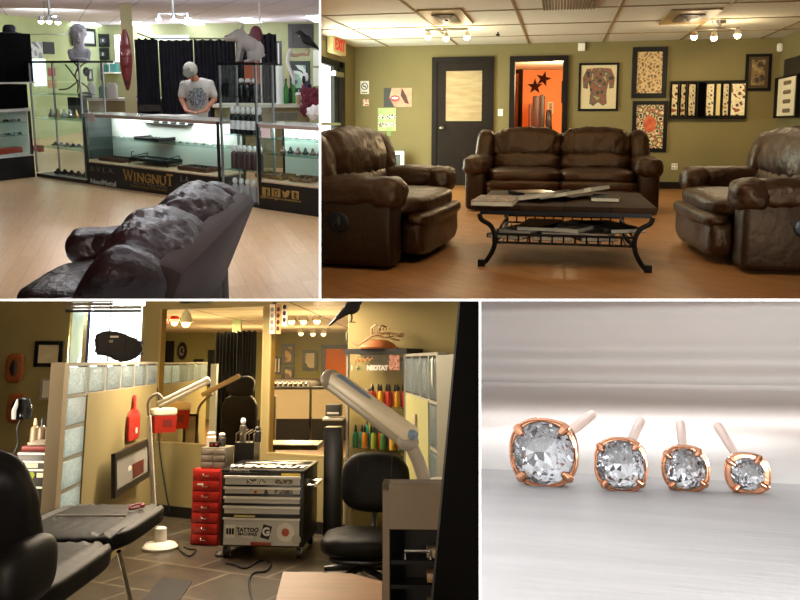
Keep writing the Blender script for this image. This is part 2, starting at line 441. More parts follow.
# interior door
def doorframe(px0, py0, px1, name, depth=.05):
    x0, x1, _, z1 = pr(px0, py0, px1, 187, Yb); w = .085
    m = MB(); m.span((x0, Yb-depth, 0), (x0+w, Yb+.12, z1)); m.span((x1-w, Yb-depth, 0), (x1, Yb+.12, z1)); m.span((x0+w, Yb-depth, z1-w), (x1-w, Yb+.12, z1))
    return x0+w, x1-w, z1-w, m
x0, x1, z1, m = doorframe(432, 57, 493, 'd')
d2 = T('door_2', 'x', 'x'); del d2['label']; del d2['category']; d2['kind'] = 'structure'
P('door_frame', m, DKW, d2)
a0, a1, az0, az1 = pr(446, 71, 482, 121, Yb)
m = MB(); Y0, Y1 = Yb-.03, Yb-.005
m.span((x0, Y0, .01), (a0, Y1, z1)); m.span((a1, Y0, .01), (x1, Y1, z1)); m.span((a0, Y0, .01), (a1, Y1, az0)); m.span((a0, Y0, az1), (a1, Y1, z1))
P('door_leaf', m, M('door_brown', '#1e150e', .6, spec=.2, var=.15), d2)
P('door_window', MB().span((a0, Y0+.008, az0), (a1, Y1, az1)), M('blind_cream', '#b8a47c', .6, hx2='#a08a60', vs=3, stretch=(1, 1, 8)), d2)
kx = R.at(442, 128, Yb); kb = MB(); kb.lathe([(.001, 0), (.03, .0), (.03, .01), (.012, .015), (.012, .05), (.03, .06), (.034, .08), (.02, .1), (.001, .102)], (kx.x, Yb-.03, kx.z), 16, 'y')
P('door_knob', kb, CHR, d2)
x0, x1, z1, m = doorframe(509, 56, 567, 'd'); S('door_3', m, DKW)
# orange room beyond the doorway
Yo = Yb+4.2; OR = M('orange_wall', '#eda066', .8, var=.03, vs=2)
ox0, ox1 = R.at(516, 120, Yo).x-.3, R.at(572, 120, Yo).x+.9
S('wall_orange_back', MB().span((ox0, Yo, 0), (ox1, Yo+.1, ZC+.2)), OR)
S('wall_orange_left', MB().span((ox0-.1, Yb+.13, 0), (ox0, Yo, ZC+.2)), OR)
S('wall_orange_right', MB().span((ox1, Yb+.13, 0), (ox1+.1, Yo, ZC+.2)), OR)
S('floor_orange_room', MB().span((ox0, Yb+.13, -.06), (ox1, Yo, 0)), FLB)
oz = R.at(540, 70, Yo).z; S('ceiling_orange_room', MB().span((ox0, Yb+.13, oz), (ox1, Yo, oz+.1)), CT)
star_m = M('rust_metal', '#3a1a10', .5, .4, var=.2)
star = None
for (px, py, r, a, lb) in ((535, 86.5, .17, 0, 'dark metal star on the orange wall, the lower of the two'), (543.5, 79, .17, .25, 'dark metal star on the orange wall, the higher of the two')):
    c = R.at(px, py, Yo)
    if star: s2 = star.copy(); _link(s2); s2.location = (c.x, Yo-.01, c.z); s2.rotation_euler = (0, a, 0); s2['label'] = lb; continue
    m = MB(); vs = []
    for k in range(10):
        rr = r if k % 2 == 0 else r*.4; t = PI/2+k*PI/5; vs.append((rr*math.cos(t), 0, rr*math.sin(t)))
    m._add(vs+[(0, -.05, 0)], [(k, (k+1) % 10, 10) for k in range(10)]+[tuple(range(10))])
    star = O('metal_star', lb, 'wall star', m, star_m, 'metal stars on the orange wall', loc=(c.x, Yo-.01, c.z))
x0, x1, z0, z1 = pr(519, 73, 526, 121, Yb+2.4)
t = T('leaning_mirror', 'tall black-framed mirror standing by the left side of the orange room', 'mirror', ((x0+x1)/2-.15, Yb+1.6, 0), rot=(0, 0, -1.0))
m = MB(); H = z1
for s_ in (-1, 1): m.box((s_*.3, 0, H/2), (.07, .05, H))
m.box((0, 0, H-.035), (.53, .05, .07)); m.box((0, 0, .1), (.53, .05, .2)); P('frame', m, BLK, t)
P('pane', MB().box((0, 0, H/2+.1), (.53, .02, H-.3)), M('mirror_orange', '#d9b090', .1, .8), t)
for i, (px0, py0, px1, c, nm, lb) in enumerate(((528, 104, 531, '#5a2c18', 'wooden_board', 'short brown board leaning in the orange room beyond the doorway'), (532, 96, 538.5, '#3c1a12', 'wooden_board', 'tall dark red board standing in the orange room'),
        (539, 95, 544, '#2a120c', 'wooden_board', 'tallest almost black board standing in the orange room'), (545, 110, 551, '#1c1210', 'folded_coat', 'black coat hanging low in the orange room'))):
    x0, x1, z0, z1 = pr(px0, py0, px1, 186, Yb+3)
    m = MB()
    if i < 3: m.rbox((0, 0, z1/2), (x1-x0, .18+.05*i, z1), .02); 
    else: m.cush((0, 0, z1/2), (x1-x0, .25, z1), 5, nz=.03, ns=8)
    O(nm, lb, 'board' if i < 3 else 'coat', m, M('board%d' % i, c, .5, var=.2), loc=((x0+x1)/2, Yb+3, 0))
x0, x1, z0, z1 = pr(547, 101, 553, 113, Yb+3.4); frame('small_picture', 'pale small picture propped behind the black coat in the orange room', 'picture', x0, x1, z0, z1, Yo-.02, .02, WHT, art('artp', ['#8a9a70', '#c9b48a', '#6a5a3a'], 20))
x0, x1, z0, z1 = pr(561.5, 81, 570, 103, Yo); frame('wall_picture', 'dark framed picture at the right edge of the doorway on the orange wall', 'picture', x0, x1, z0, z1, Yo-.01, .04, BLK, art('arto', ['#3a4a58', '#b87a50', '#2a2018'], 14))
# wall things
def flat(name, lb, cat, px0, py0, px1, py1, mat, th=.012, Y=None, group=None):
    Y = Y or Yb; x0, x1, z0, z1 = pr(px0, py0, px1, py1, Y)
    return O(name, lb, cat, MB().box((0, -th/2, 0), (x1-x0, th, z1-z0)), mat, group, loc=((x0+x1)/2, Y, (z0+z1)/2))
x0, x1, z0, z1 = pr(360.5, 81, 369, 94, Yb)
t = T('no_smoking_sign', 'small white no-smoking sign with a crossed ring beside the room corner', 'sign', ((x0+x1)/2, Yb-.006, (z0+z1)/2))
P('plate', MB().box((0, 0, 0), (x1-x0, .01, z1-z0)), WHT, t)
m = MB(); r = (x1-x0)*.36
m.tube([(r*math.cos(k*PI/12), -.008, r*math.sin(k*PI/12)+.02) for k in range(25)], .007, 6); m.tube([(-r*.7, -.008, r*.7+.02), (r*.7, -.008, -r*.7+.02)], .006, 6)
m.box((0, -.008, .02), (r*1.1, .006, .012)); m.box((0, -.006, -.085), (r*1.8, .004, .014)); P('pictogram', m, M('ink_navy', '#20304a', .6), t)
flat('red_notice', 'tiny red and white notice below the no-smoking sign', 'notice', 363, 99, 369, 106, art('artr', ['#a83a2a', '#e6ddc8', '#c98a6a'], 25))
x0, x1, z0, z1 = pr(384, 88, 412, 107, Yb); cx, cz = (x0+x1)/2, (z0+z1)/2; W, H = x1-x0, z1-z0
t = T('lips_photograph', 'close-up photograph of parted lips pinned to the wall near the corner', 'photograph', (cx, Yb-.006, cz))
P('sheet', MB().box((0, 0, 0), (W, .01, H)), M('skin_print', '#dca888', .6, hx2='#b8826a', vs=5), t)
m = MB(); m.poly([(-W*.5, -.008, H*.5), (-W*.22, -.008, H*.5), (-W*.3, -.008, 0), (-W*.12, -.008, -H*.5), (-W*.5, -.008, -H*.5)], (0, .002, 0)); P('dark_background', m, M('print_dark', '#3a3a34', .6), t)
m = MB(); m.poly([(W*.14, -.008, H*.5), (W*.3, -.008, H*.1), (W*.4, -.008, -H*.35), (W*.26, -.008, -H*.3), (W*.1, -.008, H*.1)], (0, .002, 0)); P('brown_shape', m, M('print_brown', '#4a2418', .6), t)  # brown printed shape right of the lips
lp = lambda s: [(-W*.1+W*.17*math.cos(k*PI/8), -.009, -H*.05+s*H*.17*math.sin(k*PI/8)) for k in range(16)]
m = MB(); m.poly(lp(1), (0, .002, 0)); P('lips', m, M('lip_red', '#9a3a34', .4), t)
m = MB(); m.poly([(-W*.1+W*.12*math.cos(k*PI/8), -.012, -H*.03+H*.06*math.sin(k*PI/8)) for k in range(16)], (0, .002, 0)); P('teeth', m, WHT, t)
x0, x1, z0, z1 = pr(378, 108, 396, 131, Yb); W, H = x1-x0, z1-z0
t = T('green_poster', 'green poster with rows of small face pictures below the lips photograph', 'poster', ((x0+x1)/2, Yb-.006, (z0+z1)/2))
P('sheet', MB().box((0, 0, 0), (W, .01, H)), M('poster_green', '#8fa860', .6, hx2='#b9c88a', vs=6), t)
m = MB()
for r_ in range(2):
    for c_ in range(4): P('face_picture', MB().cyl((-W*.36+c_*W*.24, -.006, H*.12-r_*H*.34), (-W*.36+c_*W*.24, -.009, H*.12-r_*H*.34), .045, seg=10), art('artg', ['#3a4438', '#d8dcc8', '#8a7a64'], 22), t)
flat('green_note', 'little green note taped under the green poster', 'note', 387, 131, 391, 136, M('note_green', '#7c9858', .7))
flat('light_switch', 'cream light switch plate between the two doors', 'switch', 498, 109, 503, 116, WHT, .015)
flat('wall_detector', 'small white detector box on the wall above the doorway', 'detector', 578, 43.5, 585, 51, WHT, .05)
t = T('power_outlet', 'cream power outlet low on the back wall right of the sofa', 'outlet', R.at(674.5, 166.5, Yb))
P('plate', MB().box((0, -.005, 0), (.09, .01, .1)), WHT, t)
for sx in (-1, 1):
    for sz in (-1, 1): P('socket', MB().box((sx*.02, -.012, sz*.025), (.02, .004, .025)), M('grey_plastic', '#8f8a7c', .6), t)
x0, x1, z0, z1 = pr(378, 151, 404, 168, Yb-.3)
t = T('floor_heater', 'white-framed dark panel standing on the floor behind the left armchair', 'heater', ((x0+x1)/2, Yb-.25, 0))
m = MB(); W, H = x1-x0, z1
for s_ in (-1, 1): m.box((s_*(W/2-.03), 0, H/2), (.06, .1, H))
m.box((0, 0, H-.03), (W-.12, .1, .06)); m.box((0, 0, .04), (W-.12, .1, .08)); P('frame', m, WHT, t)
P('panel', MB().box((0, .01, H/2), (W-.12, .06, H-.14)), M('grille_grey', '#3e4644', .4, hx2='#5a625e', vs=20), t)
# pictures
x0, x1, z0, z1 = pr(578.5, 63, 618.5, 111, Yb); W, H = x1-x0, z1-z0
t = frame('framed_bodysuit_print', 'framed tattoo design in the shape of a torso with sleeves on white ground', 'framed print', x0, x1, z0, z1, Yb, .035, BLK, M('paper_cream', '#cdbf98', .7), pname='paper')
body = [(-.04, .42), (-.3, .4), (-.4, .2), (-.38, -.02), (-.27, -.04), (-.25, .12), (-.2, -.12), (-.22, -.36), (-.12, -.42), (-.02, -.34), (.02, -.34), (.12, -.42), (.22, -.36), (.2, -.12), (.25, .12), (.27, -.04), (.38, -.02), (.4, .2), (.3, .4), (.04, .42)]
P('bodysuit_drawing', MB().poly([(a*W, -.02, b*H*.95) for a, b in body], (0, .002, 0)), art('art1', ['#2c2a22', '#5c5038', '#8a4a30', '#3c5048', '#a08a5c'], 11), t)
x0, x1, z0, z1 = pr(632, 47, 667, 98, Yb); frame('framed_flash_sheet', 'framed tan sheet of dense line drawings, upper picture left of the display rack', 'framed print', x0, x1, z0, z1, Yb, .075, BLK, art('art2', ['#5e4224', '#b8945a', '#cdb07c', '#8a6434'], 17))
x0, x1, z0, z1 = pr(632, 101, 667, 152, Yb)
t = frame('framed_mask_print', 'framed bright red, green and white mask design, lower picture left of the display rack', 'framed print', x0, x1, z0, z1, Yb, .06, BLK, art('art3', ['#1c2a1c', '#d0c8a0', '#a85a34', '#2f5a3c', '#b8a870'], 13))
P('red_face', MB().ell((0, -.02, .04), (.1, .006, .13)), M('art_red', '#a83a24', .6, hx2='#d0703c', vs=14), t)
x0, x1, z0, z1 = pr(745, 54, 771, 91, Yb)
t = frame('framed_small_portrait', 'small dark framed sepia picture in the right corner by the display rack', 'framed print', x0, x1, z0, z1, Yb, .045, BLK, art('art4', ['#3a2a14', '#7a6238', '#94804c'], 9), M('mount_brown', '#4c3c20', .7), .045)
t = T('motion_sensor', 'small white motion sensor high in the right corner', 'sensor', (XR-.04, Yb-.08, R.at(778, 48, Yb).z))
P('sensor_body', MB().cush((0, 0, 0), (.08, .08, .13), 4, n=4), WHT, t)
# flip display rack
x0, x1, z0, z1 = pr(669, 81, 745, 119, Yb)
t = T('flash_display_rack', 'wall rack of swinging black-edged panels full of tattoo flash sheets', 'display rack', ((x0+x1)/2, Yb, (z0+z1)/2)); W, H = x1-x0, z1-z0
P('back_spine', MB().box((0, -.03, 0), (W*.3, .06, H)), BLK, t); m = MB(); m.box((0, -.07, H/2-.012), (W, .1, .024)); m.box((0, -.07, -H/2+.012), (W, .1, .024)); P('rail', m, BLK, t)
FA = [art('flash1', ['#4a2a1c', '#d8c89c', '#e6d8b0', '#8a4a30'], 12), art('flash2', ['#6a5a4a', '#e8dcb8', '#e6d8b0', '#b89a70'], 16)]
PLN = M('lamp_paper', '#e2cf90', .7)
for (a, b, ang, k) in ((669, 677.5, .25, 0), (678, 685, .5, 0), (685.5, 695, .55, 1), (695, 700, 1.2, 2), (700, 704, -1.2, 2), (703.5, 713.5, -.3, 1), (713.5, 719.5, 0, 3), (719.5, 728, .3, 1), (728, 744.5, -.15, 0)):
    xa, xb = R.at(a, 100, Yb).x-(x0+x1)/2, R.at(b, 100, Yb).x-(x0+x1)/2; w = (xb-xa)/max(math.cos(ang), .4); h = H-.06
    ms = MB(); ms.box((0, 0, 0), (w, .012, h)); 
    lf = P('panel', ms, BLK, t, loc=((xa+xb)/2, -.13, 0), rot=(0, 0, ang))
    if k < 2: P('flash_sheet', MB().box((0, -.008, 0), (w-.05, .006, h-.05)), FA[k], lf)
    elif k == 3: P('blank_sheet', MB().box((0, -.008, 0), (w-.03, .006, h-.05)), PLN, lf)
# right wall panels
p0, p1 = R.onx(783, 97, XR), R.onx(806, 97, XR); zz0, zz1 = R.onx(790, 118, XR).z, R.onx(790, 77, XR).z
t = T('flash_sheet_board', 'white flash sheet of small drawings hung on the right wall', 'flash panel', (XR-.1, (p0.y+p1.y)/2, (zz0+zz1)/2)); L_ = p0.y-p1.y; hh = zz1-zz0
P('backing', MB().box((0, 0, 0), (.05, L_, hh)), BLK, t); P('sheet', MB().box((-.03, -.1, 0), (.01, L_-.3, hh-.06)), M('paper_white', '#d8cdb0', .7), t)
m = MB()
for i in range(4):
    for j in range(3): P('drawing', MB().ell((-.036, -L_/2+.32+j*(L_-.95)/2, hh*(.33-i*.22)), (.003, .1, .032), seg=10), M('ink_brown', '#6a5844', .7), t)
zz0, zz1 = R.onx(794, 80, XR).z, R.onx(794, 58, XR).z
O('dark_wall_picture', 'dark framed picture on the right wall directly above the white flash sheet', 'framed print', MB().box((0, 0, 0), (.05, 1.4, zz1-zz0)), M('dark_print', '#16120e', .5, hx2='#2e261c', vs=6), loc=(XR-.03, R.onx(788, 70, XR).y-.7, (zz0+zz1)/2))
# ceiling vents
def vent(px0, py0, px1, py1, lb, plain=False):
    a, b = R.fl(px0, py1, ZC), R.fl(px1, py0, ZC); c = R.fl((px0+px1)/2, (py0+py1)/2, ZC); W = R.fl(px1, (py0+py1)/2, ZC).x-R.fl(px0, (py0+py1)/2, ZC).x; D = abs(R.fl(560, py0, ZC).y-R.fl(560, py1, ZC).y)
    t = T('ceiling_vent', lb, 'vent', (c.x, c.y, ZC), group=None)
    P('vent_panel', MB().box((0, 0, -.012), (W, D, .02)), M('vent_tan', '#8d7546', .5), t)
    m = MB(); n = 9
    if plain:
        for k in range(n*2): m.box((-W/2+W*(k+.5)/(n*2), 0, -.03), (W/(n*5), D*.9, .02), rot=(0, .5, 0))
    else:
        for k in range(4):
            q = .45-k*.1
            for s_ in (-1, 1): m.box((0, s_*D*q*.55, -.03-.004*k), (W*q, .05, .015)); m.box((s_*W*q*.5, 0, -.03-.004*k), (.04, D*q*1.1, .015))
    P('louvres', m, M('vent_dark', '#4e3f22', .5), t)
vent(425, 9, 468, 23.5, 'square ceiling diffuser behind the left track light'); vent(665, 9, 712, 23, 'square ceiling diffuser behind the right track light')
vent(542, -6, 597, 7.5, 'wide ceiling return grille at the top middle of the lounge', True)
# track lights
def track(px0, px1, py, lb, heads):
    Y = R.fl(560, 25, ZC).y; zb = R.at((px0+px1)/2, py, Y).z; x0, x1 = R.at(px0, py, Y).x, R.at(px1, py, Y).x
    t = T('track_light', lb, 'track light', ((x0+x1)/2, Y, ZC))
    P('ceiling_mount', MB().lathe([(.001, 0), (.09, 0), (.085, -.03), (.02, -.04), (.015, zb-ZC), (.001, zb-ZC)], (0, 0, 0), 16), CHR, t)
    P('bar', MB().cyl((x0-(x0+x1)/2, 0, zb-ZC), (x1-(x0+x1)/2, 0, zb-ZC), .016), CHR, t)
    for (px, py2, aim) in heads:
        c = R.at(px, py2, Y)-V(((x0+x1)/2, Y, ZC))
        m = MB(); m.cyl((c.x, 0, zb-ZC), (c.x, 0, c.z+.05), .008); m.lathe([(.02, .07), (.035, .04), (.05, 0), (.045, 0), (.03, .04)], c, 12)
        h = P('lamp_head', m, CHR, t)
        P('bulb', MB().ell(c+V((0, 0, -.01)), (.042, .042, .042), seg=12), M('bulb_glow', '#fff0c8', .5, emit=14), h)
        wc = c+V(((x0+x1)/2, Y, ZC)); point((wc.x, Y-.02, wc.z-.09), 7, (1, .78, .48), .04)
        point((wc.x, Y+.1, ZC-.16), 2.2, (1, .8, .5), .05)
        if aim: spot((wc.x, Y-.05, wc.z-.1), aim, 60, (1, .78, .45), 1.0, .8)
track(425, 468, 29.5, 'three-bulb track light on the left of the ceiling', ((428, 36, R.at(420, 110, Yb)), (446, 37.5, R.at(460, 130, Yb)), (467, 36.5, R.at(560, 110, Yb))))
track(699, 739, 28, 'three-bulb track light on the right of the ceiling', ((694, 36, R.at(650, 100, Yb)), (714, 37, R.at(712, 120, Yb)), (737.5, 34.5, R.at(760, 90, Yb))))
m = MB(); m.lathe([(.001, -.06), (.03, -.05), (.03, -.03), (.012, -.03), (.012, 0)], (0, 0, 0), 10); c = R.fl(498, 32, ZC); O('sprinkler_head', 'small dark sprinkler head on the ceiling above the doors', 'sprinkler', m, IRON, loc=(c.x, c.y, ZC))
# ---------------------------------------------------------------- leather seating
def recliner(name, label, cat, loc, rz, W, D, n, aw, leather, dark, H=.97, knob=0, seed=0, group=None, bs=0, lean=0, sf=0, ru=.012):
    """front is -Y"""
    t = T(name, label, cat, loc, rz, group)
    sw = (W-2*aw)/n; yf = -D/2-sf
    by = lambda y, z: y-bs+max(0, z-.45)*math.tan(lean)          # the back's lean
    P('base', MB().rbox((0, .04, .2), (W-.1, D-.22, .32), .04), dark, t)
    for i in range(n):
        cx = -W/2+aw+sw*(i+.5)
        P('footrest', MB().cush((cx, yf+.1, .2), (sw-.01, .2, .3), 5, nz=.008, ns=5, seed=seed+i), leather, t)
        P('seat_front', MB().cush((cx, yf+.07, .325), (sw+.005, .22, .12), 3.2, nz=.008, ns=5, seed=seed+i+4), leather, t)
        P('seat_cushion', MB().cush((cx, yf+.02+D*.36, .42), (sw+.01, D*.74, .17), 4, nz=.014, ns=5, seed=seed+i), leather, t)
        P('lumbar_cushion', MB().cush((cx, by(D*.24, .55), .55), (sw, .28, .26), 3.2, rot=(-.22-lean, 0, 0), nz=.02, ns=7, seed=seed+i+7), leather, t)
        m = MB(); m.cush((cx, by(D*.29, .77), .77), (sw+.01, .3+.06*(bs > 0 or lean > 0), .42), 3.0, rot=(-.2-lean, 0, 0), nz=.016, ns=5, ruch=ru, rax=0, rn=15, seed=seed+i, n=18)
        P('back_cushion', m, leather, t)
    for s_ in (-1, 1):
        cx = s_*(W-aw)/2
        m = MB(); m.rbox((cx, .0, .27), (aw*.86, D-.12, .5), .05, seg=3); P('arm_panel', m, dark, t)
        m = MB(); m.cush((cx, -.04, .545), (aw*1.1, D-.1, .215), 3.2, nz=.016, ns=6, n=14, seed=seed+s_)
        m.cush((cx, -D/2+.13, .535), (aw*1.1, .25, .225), 3, nz=.014, ns=8, seed=seed+s_)
        P('arm_pad', m, leather, t)
        m = MB(); m.cush((s_*(W/2-aw*.62), by(D*.3, .7), .7), (aw*.9, .34, .5), 3, rot=(-.22-lean, -s_*.08, 0), nz=.012, ns=5, seed=seed+3); P('back_wing', m, leather, t)
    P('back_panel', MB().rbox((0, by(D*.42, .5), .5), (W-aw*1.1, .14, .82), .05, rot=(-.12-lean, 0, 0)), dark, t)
    if knob:
        m = MB(); cx = knob*(W/2-aw*.07+.003)
        m.ell((cx, -.12, .33), (.012, .085, .075), seg=18); m.ell((cx+knob*.01, -.12, .33), (.02, .035, .05)); P('recline_handle', m, M('black_plastic', '#070605', .35), t)
    return t
ys = R.fl(561, 214).y; x0, x1 = R.at(461, 190, ys).x, R.at(664, 190, ys).x
recliner('leather_sofa', 'brown leather two-seat reclining sofa facing the camera behind the coffee table', 'sofa', ((x0+x1)/2, ys+.62, 0), 0, (x1-x0)-.04, 1.25, 2, .27, LEA, LEA2, seed=1)
def arm(pxn, pyn, pxf, pyf, side, lb, seed, Wd):
    a, b = R.fl(pxn, pyn), R.fl(pxf, pyf); dirv = (b-a).normalized()      # along chair width, away from the viewer
    fr = V((dirv.y, -dirv.x, 0)) if side > 0 else V((-dirv.y, dirv.x, 0))
    rz = math.atan2(fr.x, -fr.y); D = 1.15
    c = a+dirv*(Wd/2)-fr*(D/2)
    recliner('leather_armchair', lb, 'armchair', (c.x, c.y, 0), rz, Wd, D, 1, .32, LEA, LEA2, knob=(-1 if side > 0 else 1), seed=seed, bs=.2, sf=.09)
arm(399, 273, 448, 243, 1, 'brown leather recliner armchair at the left with round black side handle', 11, 1.9)
arm(733, 275, 684, 243, -1, 'brown leather recliner armchair at the right below the display rack', 21, 1.9)
# ---------------------------------------------------------------- coffee table
yt = R.fl(566, 270).y; xa, xb = R.at(475.5, 211, yt).x, R.at(657.5, 211, yt).x; zt_ = R.at(566, 206.3, yt).z; W = xb-xa; D = 1.3
t = T('coffee_table', 'low wood-topped coffee table with curved dark iron legs and a lower rack', 'coffee table', ((xa+xb)/2, yt+D/2, 0))
P('tabletop', MB().rbox((0, 0, zt_-.02), (W, D, .04), .006), planks('table_wood', '#3a2411', '#2a1a0b', '#0c0703', .34, .31, rough=.6, grain=-.3, mortar=.006, off=0, spec=.08), t)
P('apron', MB().box((0, 0, zt_-.055), (W-.06, D-.06, .035)), IRON, t)
pxm = lambda px, py: R.at(px, py, yt)-V(((xa+xb)/2, yt, 0))
prof = [pxm(479, 214), pxm(481, 220), pxm(490, 226), pxm(494.5, 236), pxm(493.5, 248), pxm(487, 260), pxm(481, 268)]
for sx in (1, -1):
    for yy in (-D/2+.03, D/2-.03):
        pts = [(sx*q.x, yy, max(q.z, .012)) for q in prof]; m = MB(); m.tube(pts, .017, 8, smooth=6); m.box((pts[-1][0], yy, .025), (.05, .05, .05)); P('leg', m, IRON, t)
zs, zs2 = pxm(566, 236.5).z, pxm(566, 245).z; xr = pxm(496, 240).x
m = MB()
for yy in (-D/2+.03, D/2-.03):
    for z in (zs, zs2): m.cyl((xr, yy, z), (-xr, yy, z), .009, seg=8)
    for k in range(13): m.cyl((xr+(-2*xr)*k/12, yy, zs2), (xr+(-2*xr)*k/12, yy, zs), .007, seg=6)
for sx in (-1, 1):
    for z in (zs, zs2): m.cyl((sx*xr, -D/2+.03, z), (sx*xr, D/2-.03, z), .009, seg=8)
for k in range(11): m.cyl((xr+(-2*xr)*(k+.5)/11, -D/2, zs2), (xr+(-2*xr)*(k+.5)/11, D/2, zs2), .006, seg=6)
P('magazine_rack', m, IRON, t)
TC = V(((xa+xb)/2, yt+D/2, 0))
def magazine(nm, lb, cat, x, y, z, w, l, h, rz, cov, rx=0, ry=0, group=None):
    t = T(nm, lb, cat, (x, y, z), group=group, rot=(rx, ry, rz))
    P('pages', MB().box((0, 0, h/2), (w*.97, l*.97, h*.8)), M('paper_edge', '#cfc3a4', .8, var=.08, vs=40), t)
    m = MB(); m.box((0, 0, h-.001), (w, l, .003)); m.box((0, 0, .001), (w, l, .003)); m.box((-w/2, 0, h/2), (.003, l, h)); P('cover', m, cov, t); return t
c1 = art('cov1', ['#3a2418', '#5a3622', '#8a6c48', '#241410'], 9); c2 = M('cov2', '#1c1714', .25); c3 = M('cov3', '#b8b0a0', .3, hx2='#8a8478', vs=5); c4 = art('cov4', ['#2a2620', '#3a342c', '#6a6052'], 8); c5 = M('cov5', '#0d1016', .25); c6 = art('cov6', ['#c9bfa8', '#9a9080', '#50483c'], 7)
zt_ += .001
def onT(px, py): return R.fl(px, py, zt_)
q = onT(496, 203); magazine('magazine', 'thick brown magazine at the near left corner of the coffee table', 'magazine', q.x, q.y, zt_, .29, .5, .035, -.05, c1)
magazine('magazine', 'pale magazine lying under the brown one at the near left corner of the coffee table', 'magazine', q.x+.03, q.y-.06, zt_, .26, .2, .012, .15, c6) if 0 else None
q = onT(533, 196); magazine('magazine', 'black magazine at the back of the coffee table, left of the white book', 'magazine', q.x, q.y+.1, zt_, .3, .3, .03, .5, c2)
q = onT(543, 200); magazine('open_book', 'white magazine tilted up on the black one in the table centre', 'book', q.x, q.y, zt_+.02, .22, .46, .035, -.5, c3, ry=-.16)
q = onT(566, 199); magazine('magazine', 'dark grey magazine propped at a slant in the table centre', 'magazine', q.x, q.y, zt_+.022, .22, .44, .035, -.45, c4, ry=-.2)
q = onT(588, 197); magazine('magazine', 'pale patterned magazine propped highest on the table pile', 'magazine', q.x, q.y, zt_+.035, .22, .36, .035, -.45, c6, ry=-.22)
q = onT(606, 200); magazine('magazine', 'flat black magazine at the right end of the table pile', 'magazine', q.x, q.y, zt_, .2, .32, .03, -.1, c5)
lbs = ['bottom left', 'upper left', 'middle left', 'bottom middle', 'upper middle', 'right of middle', 'bottom right', 'upper right', 'far right']
for k in range(9):
    x = xr+.14+(k//1)*(-2*xr-.28)/8
    magazine('magazine', 'worn magazine in the rack under the coffee table, %s one' % ['leftmost', 'second from left', 'third from left', 'fourth from left', 'central', 'fourth from right', 'third from right', 'second from right', 'rightmost'][k], 'magazine',
             TC.x+x, TC.y+rnd.uniform(-.28, -.2), zs2+.012+(k % 3)*.03, .27, .55, .03, rnd.uniform(-.5, .5), [c4, c6, c2, c1][k % 4], ry=0, rx=0, group='magazines in the rack under the coffee table')
# lounge lights: two added ceiling fills out of view, door daylight, orange-room lamp
area((0, 5.0, ZC-.08), (0, 9, 0), 2.2, BFRONT, (1, .76, .48), sy=1.2)
area((0, 8.2, ZC-.03), (0, 8.2, 0), 3.2, BTOP, (1, .8, .52), sy=2.0)
area((xg+.12, (ya+yb2)/2-.6, 1.1), (3, (ya+yb2)/2+1.3, 1.0), 1.6, BDAY, (.86, 1, .86), sy=1.8)
point(((ox0+ox1)/2, Yb+1.8, oz-.35), BOR, (1, .75, .42), .12)
# ================================================================ SET A: shop counter (upper left)
use(RA)
GRN = M('lime_green_wall', '#b2bf90', .85, var=.04, vs=2); OLV = M('sage_wall', '#8f9470', .85, var=.05, vs=2)
BK = M('black_laminate', '#101114', .35); ALU = M('aluminium_trim', '#aeb4b6', .35, .9); GL = glass('case_glass', '#fafdfc', .05)
GL2 = glass('case_glass_edge', '#dcebe8', .18); WPAN = M('case_white', '#e6ebe4', .6); WP = M('white_paint', '#e4e6e4', .5)
WOODL = M('pale_wood', '#c9a585', .5, var=.1, vs=6); DK = M('dark_metal', '#1a1b1e', .4, .5); COP = M('tray_brown', '#5a3426', .5, var=.2, vs=20)
ZA = 2.75; Yc = R.fl(256, 208).y
Xa, Xb = R.at(88, 184, Yc).x, R.at(220.5, 203, Yc).x; Xt = R.at(258, 208, Yc).x; Xg = R.at(36, 177, Yc).x
pc, p0, pr_ = R.fl(98, 25, ZA), R.fl(-8, 13.5, ZA), R.fl(335, 21.5, ZA)
WB, WLf = Wall(pc, pr_), Wall(p0, pc)
S('wall_shop_back', WB.wall(-.1, ZA), OLV); S('wall_shop_left', WLf.wall(-.1, ZA), GRN)
fa, fb = zc(-40, 70, 2.0), zc(335, 70, 2.0)
def slab(z0, z1, pts): return MB().poly([(q.x, q.y, z0) for q in pts], (0, 0, z1-z0))
flo = [zc(-30, 70, 1.3), zc(330, 70, 1.3), zc(340, 70, 26), zc(-60, 70, 26)]
_d = R.d(140, 67); AANG = -math.atan2(_d.y, _d.x)
FLA = planks('maple_laminate', '#dab38c', '#d0a67c', '#b08f6a', .14, 1.5, ang=AANG, rough=.3, grain=.1, mortar=.002)
S('floor_shop', slab(-.06, 0, flo), FLA)
ACT = planks('shop_ceiling_tile', '#dcd8e6', '#d6d2e0', '#a8a4b0', .75, 1.6, ang=.55, rough=.85, grain=-.04, mortar=.012, off=0)
S('ceiling_shop', slab(ZA, ZA+.1, flo), ACT)
# ceiling fluorescents
FLU = M('fluorescent', '#f2f8ff', .4, emit=5)
def lite(pts, lb):
    q = [R.fl(a, b, ZA) for a, b in pts]; c = sum(q, V())/4; t = T('fluorescent_light', lb, 'ceiling light', c)
    point((c.x, c.y, ZA-.4), AF, (.93, .96, 1), .15)
    P('diffuser', MB().poly([k-c-V((0, 0, .03)) for k in q], (0, 0, .02)), FLU, t)
    P('frame', MB().poly([(k-c)*1.06-V((0, 0, .012)) for k in q], (0, 0, .01)), ALU, t)
lite([(71, 21.5), (95, 22.3), (105, 26.5), (78, 25.8)], 'leftmost fluorescent ceiling light above the statue bust')
lite([(120, 20.5), (140, 21), (154, 25.8), (132, 26.5)], 'fluorescent ceiling light above the carved mask')
lite([(178, 19.5), (192, 18.5), (206, 24), (188, 24.5)], 'fluorescent ceiling light above the man')
lite([(237, 18), (250, 17), (262, 21.5), (244, 22)], 'fluorescent ceiling light above the pig statue')
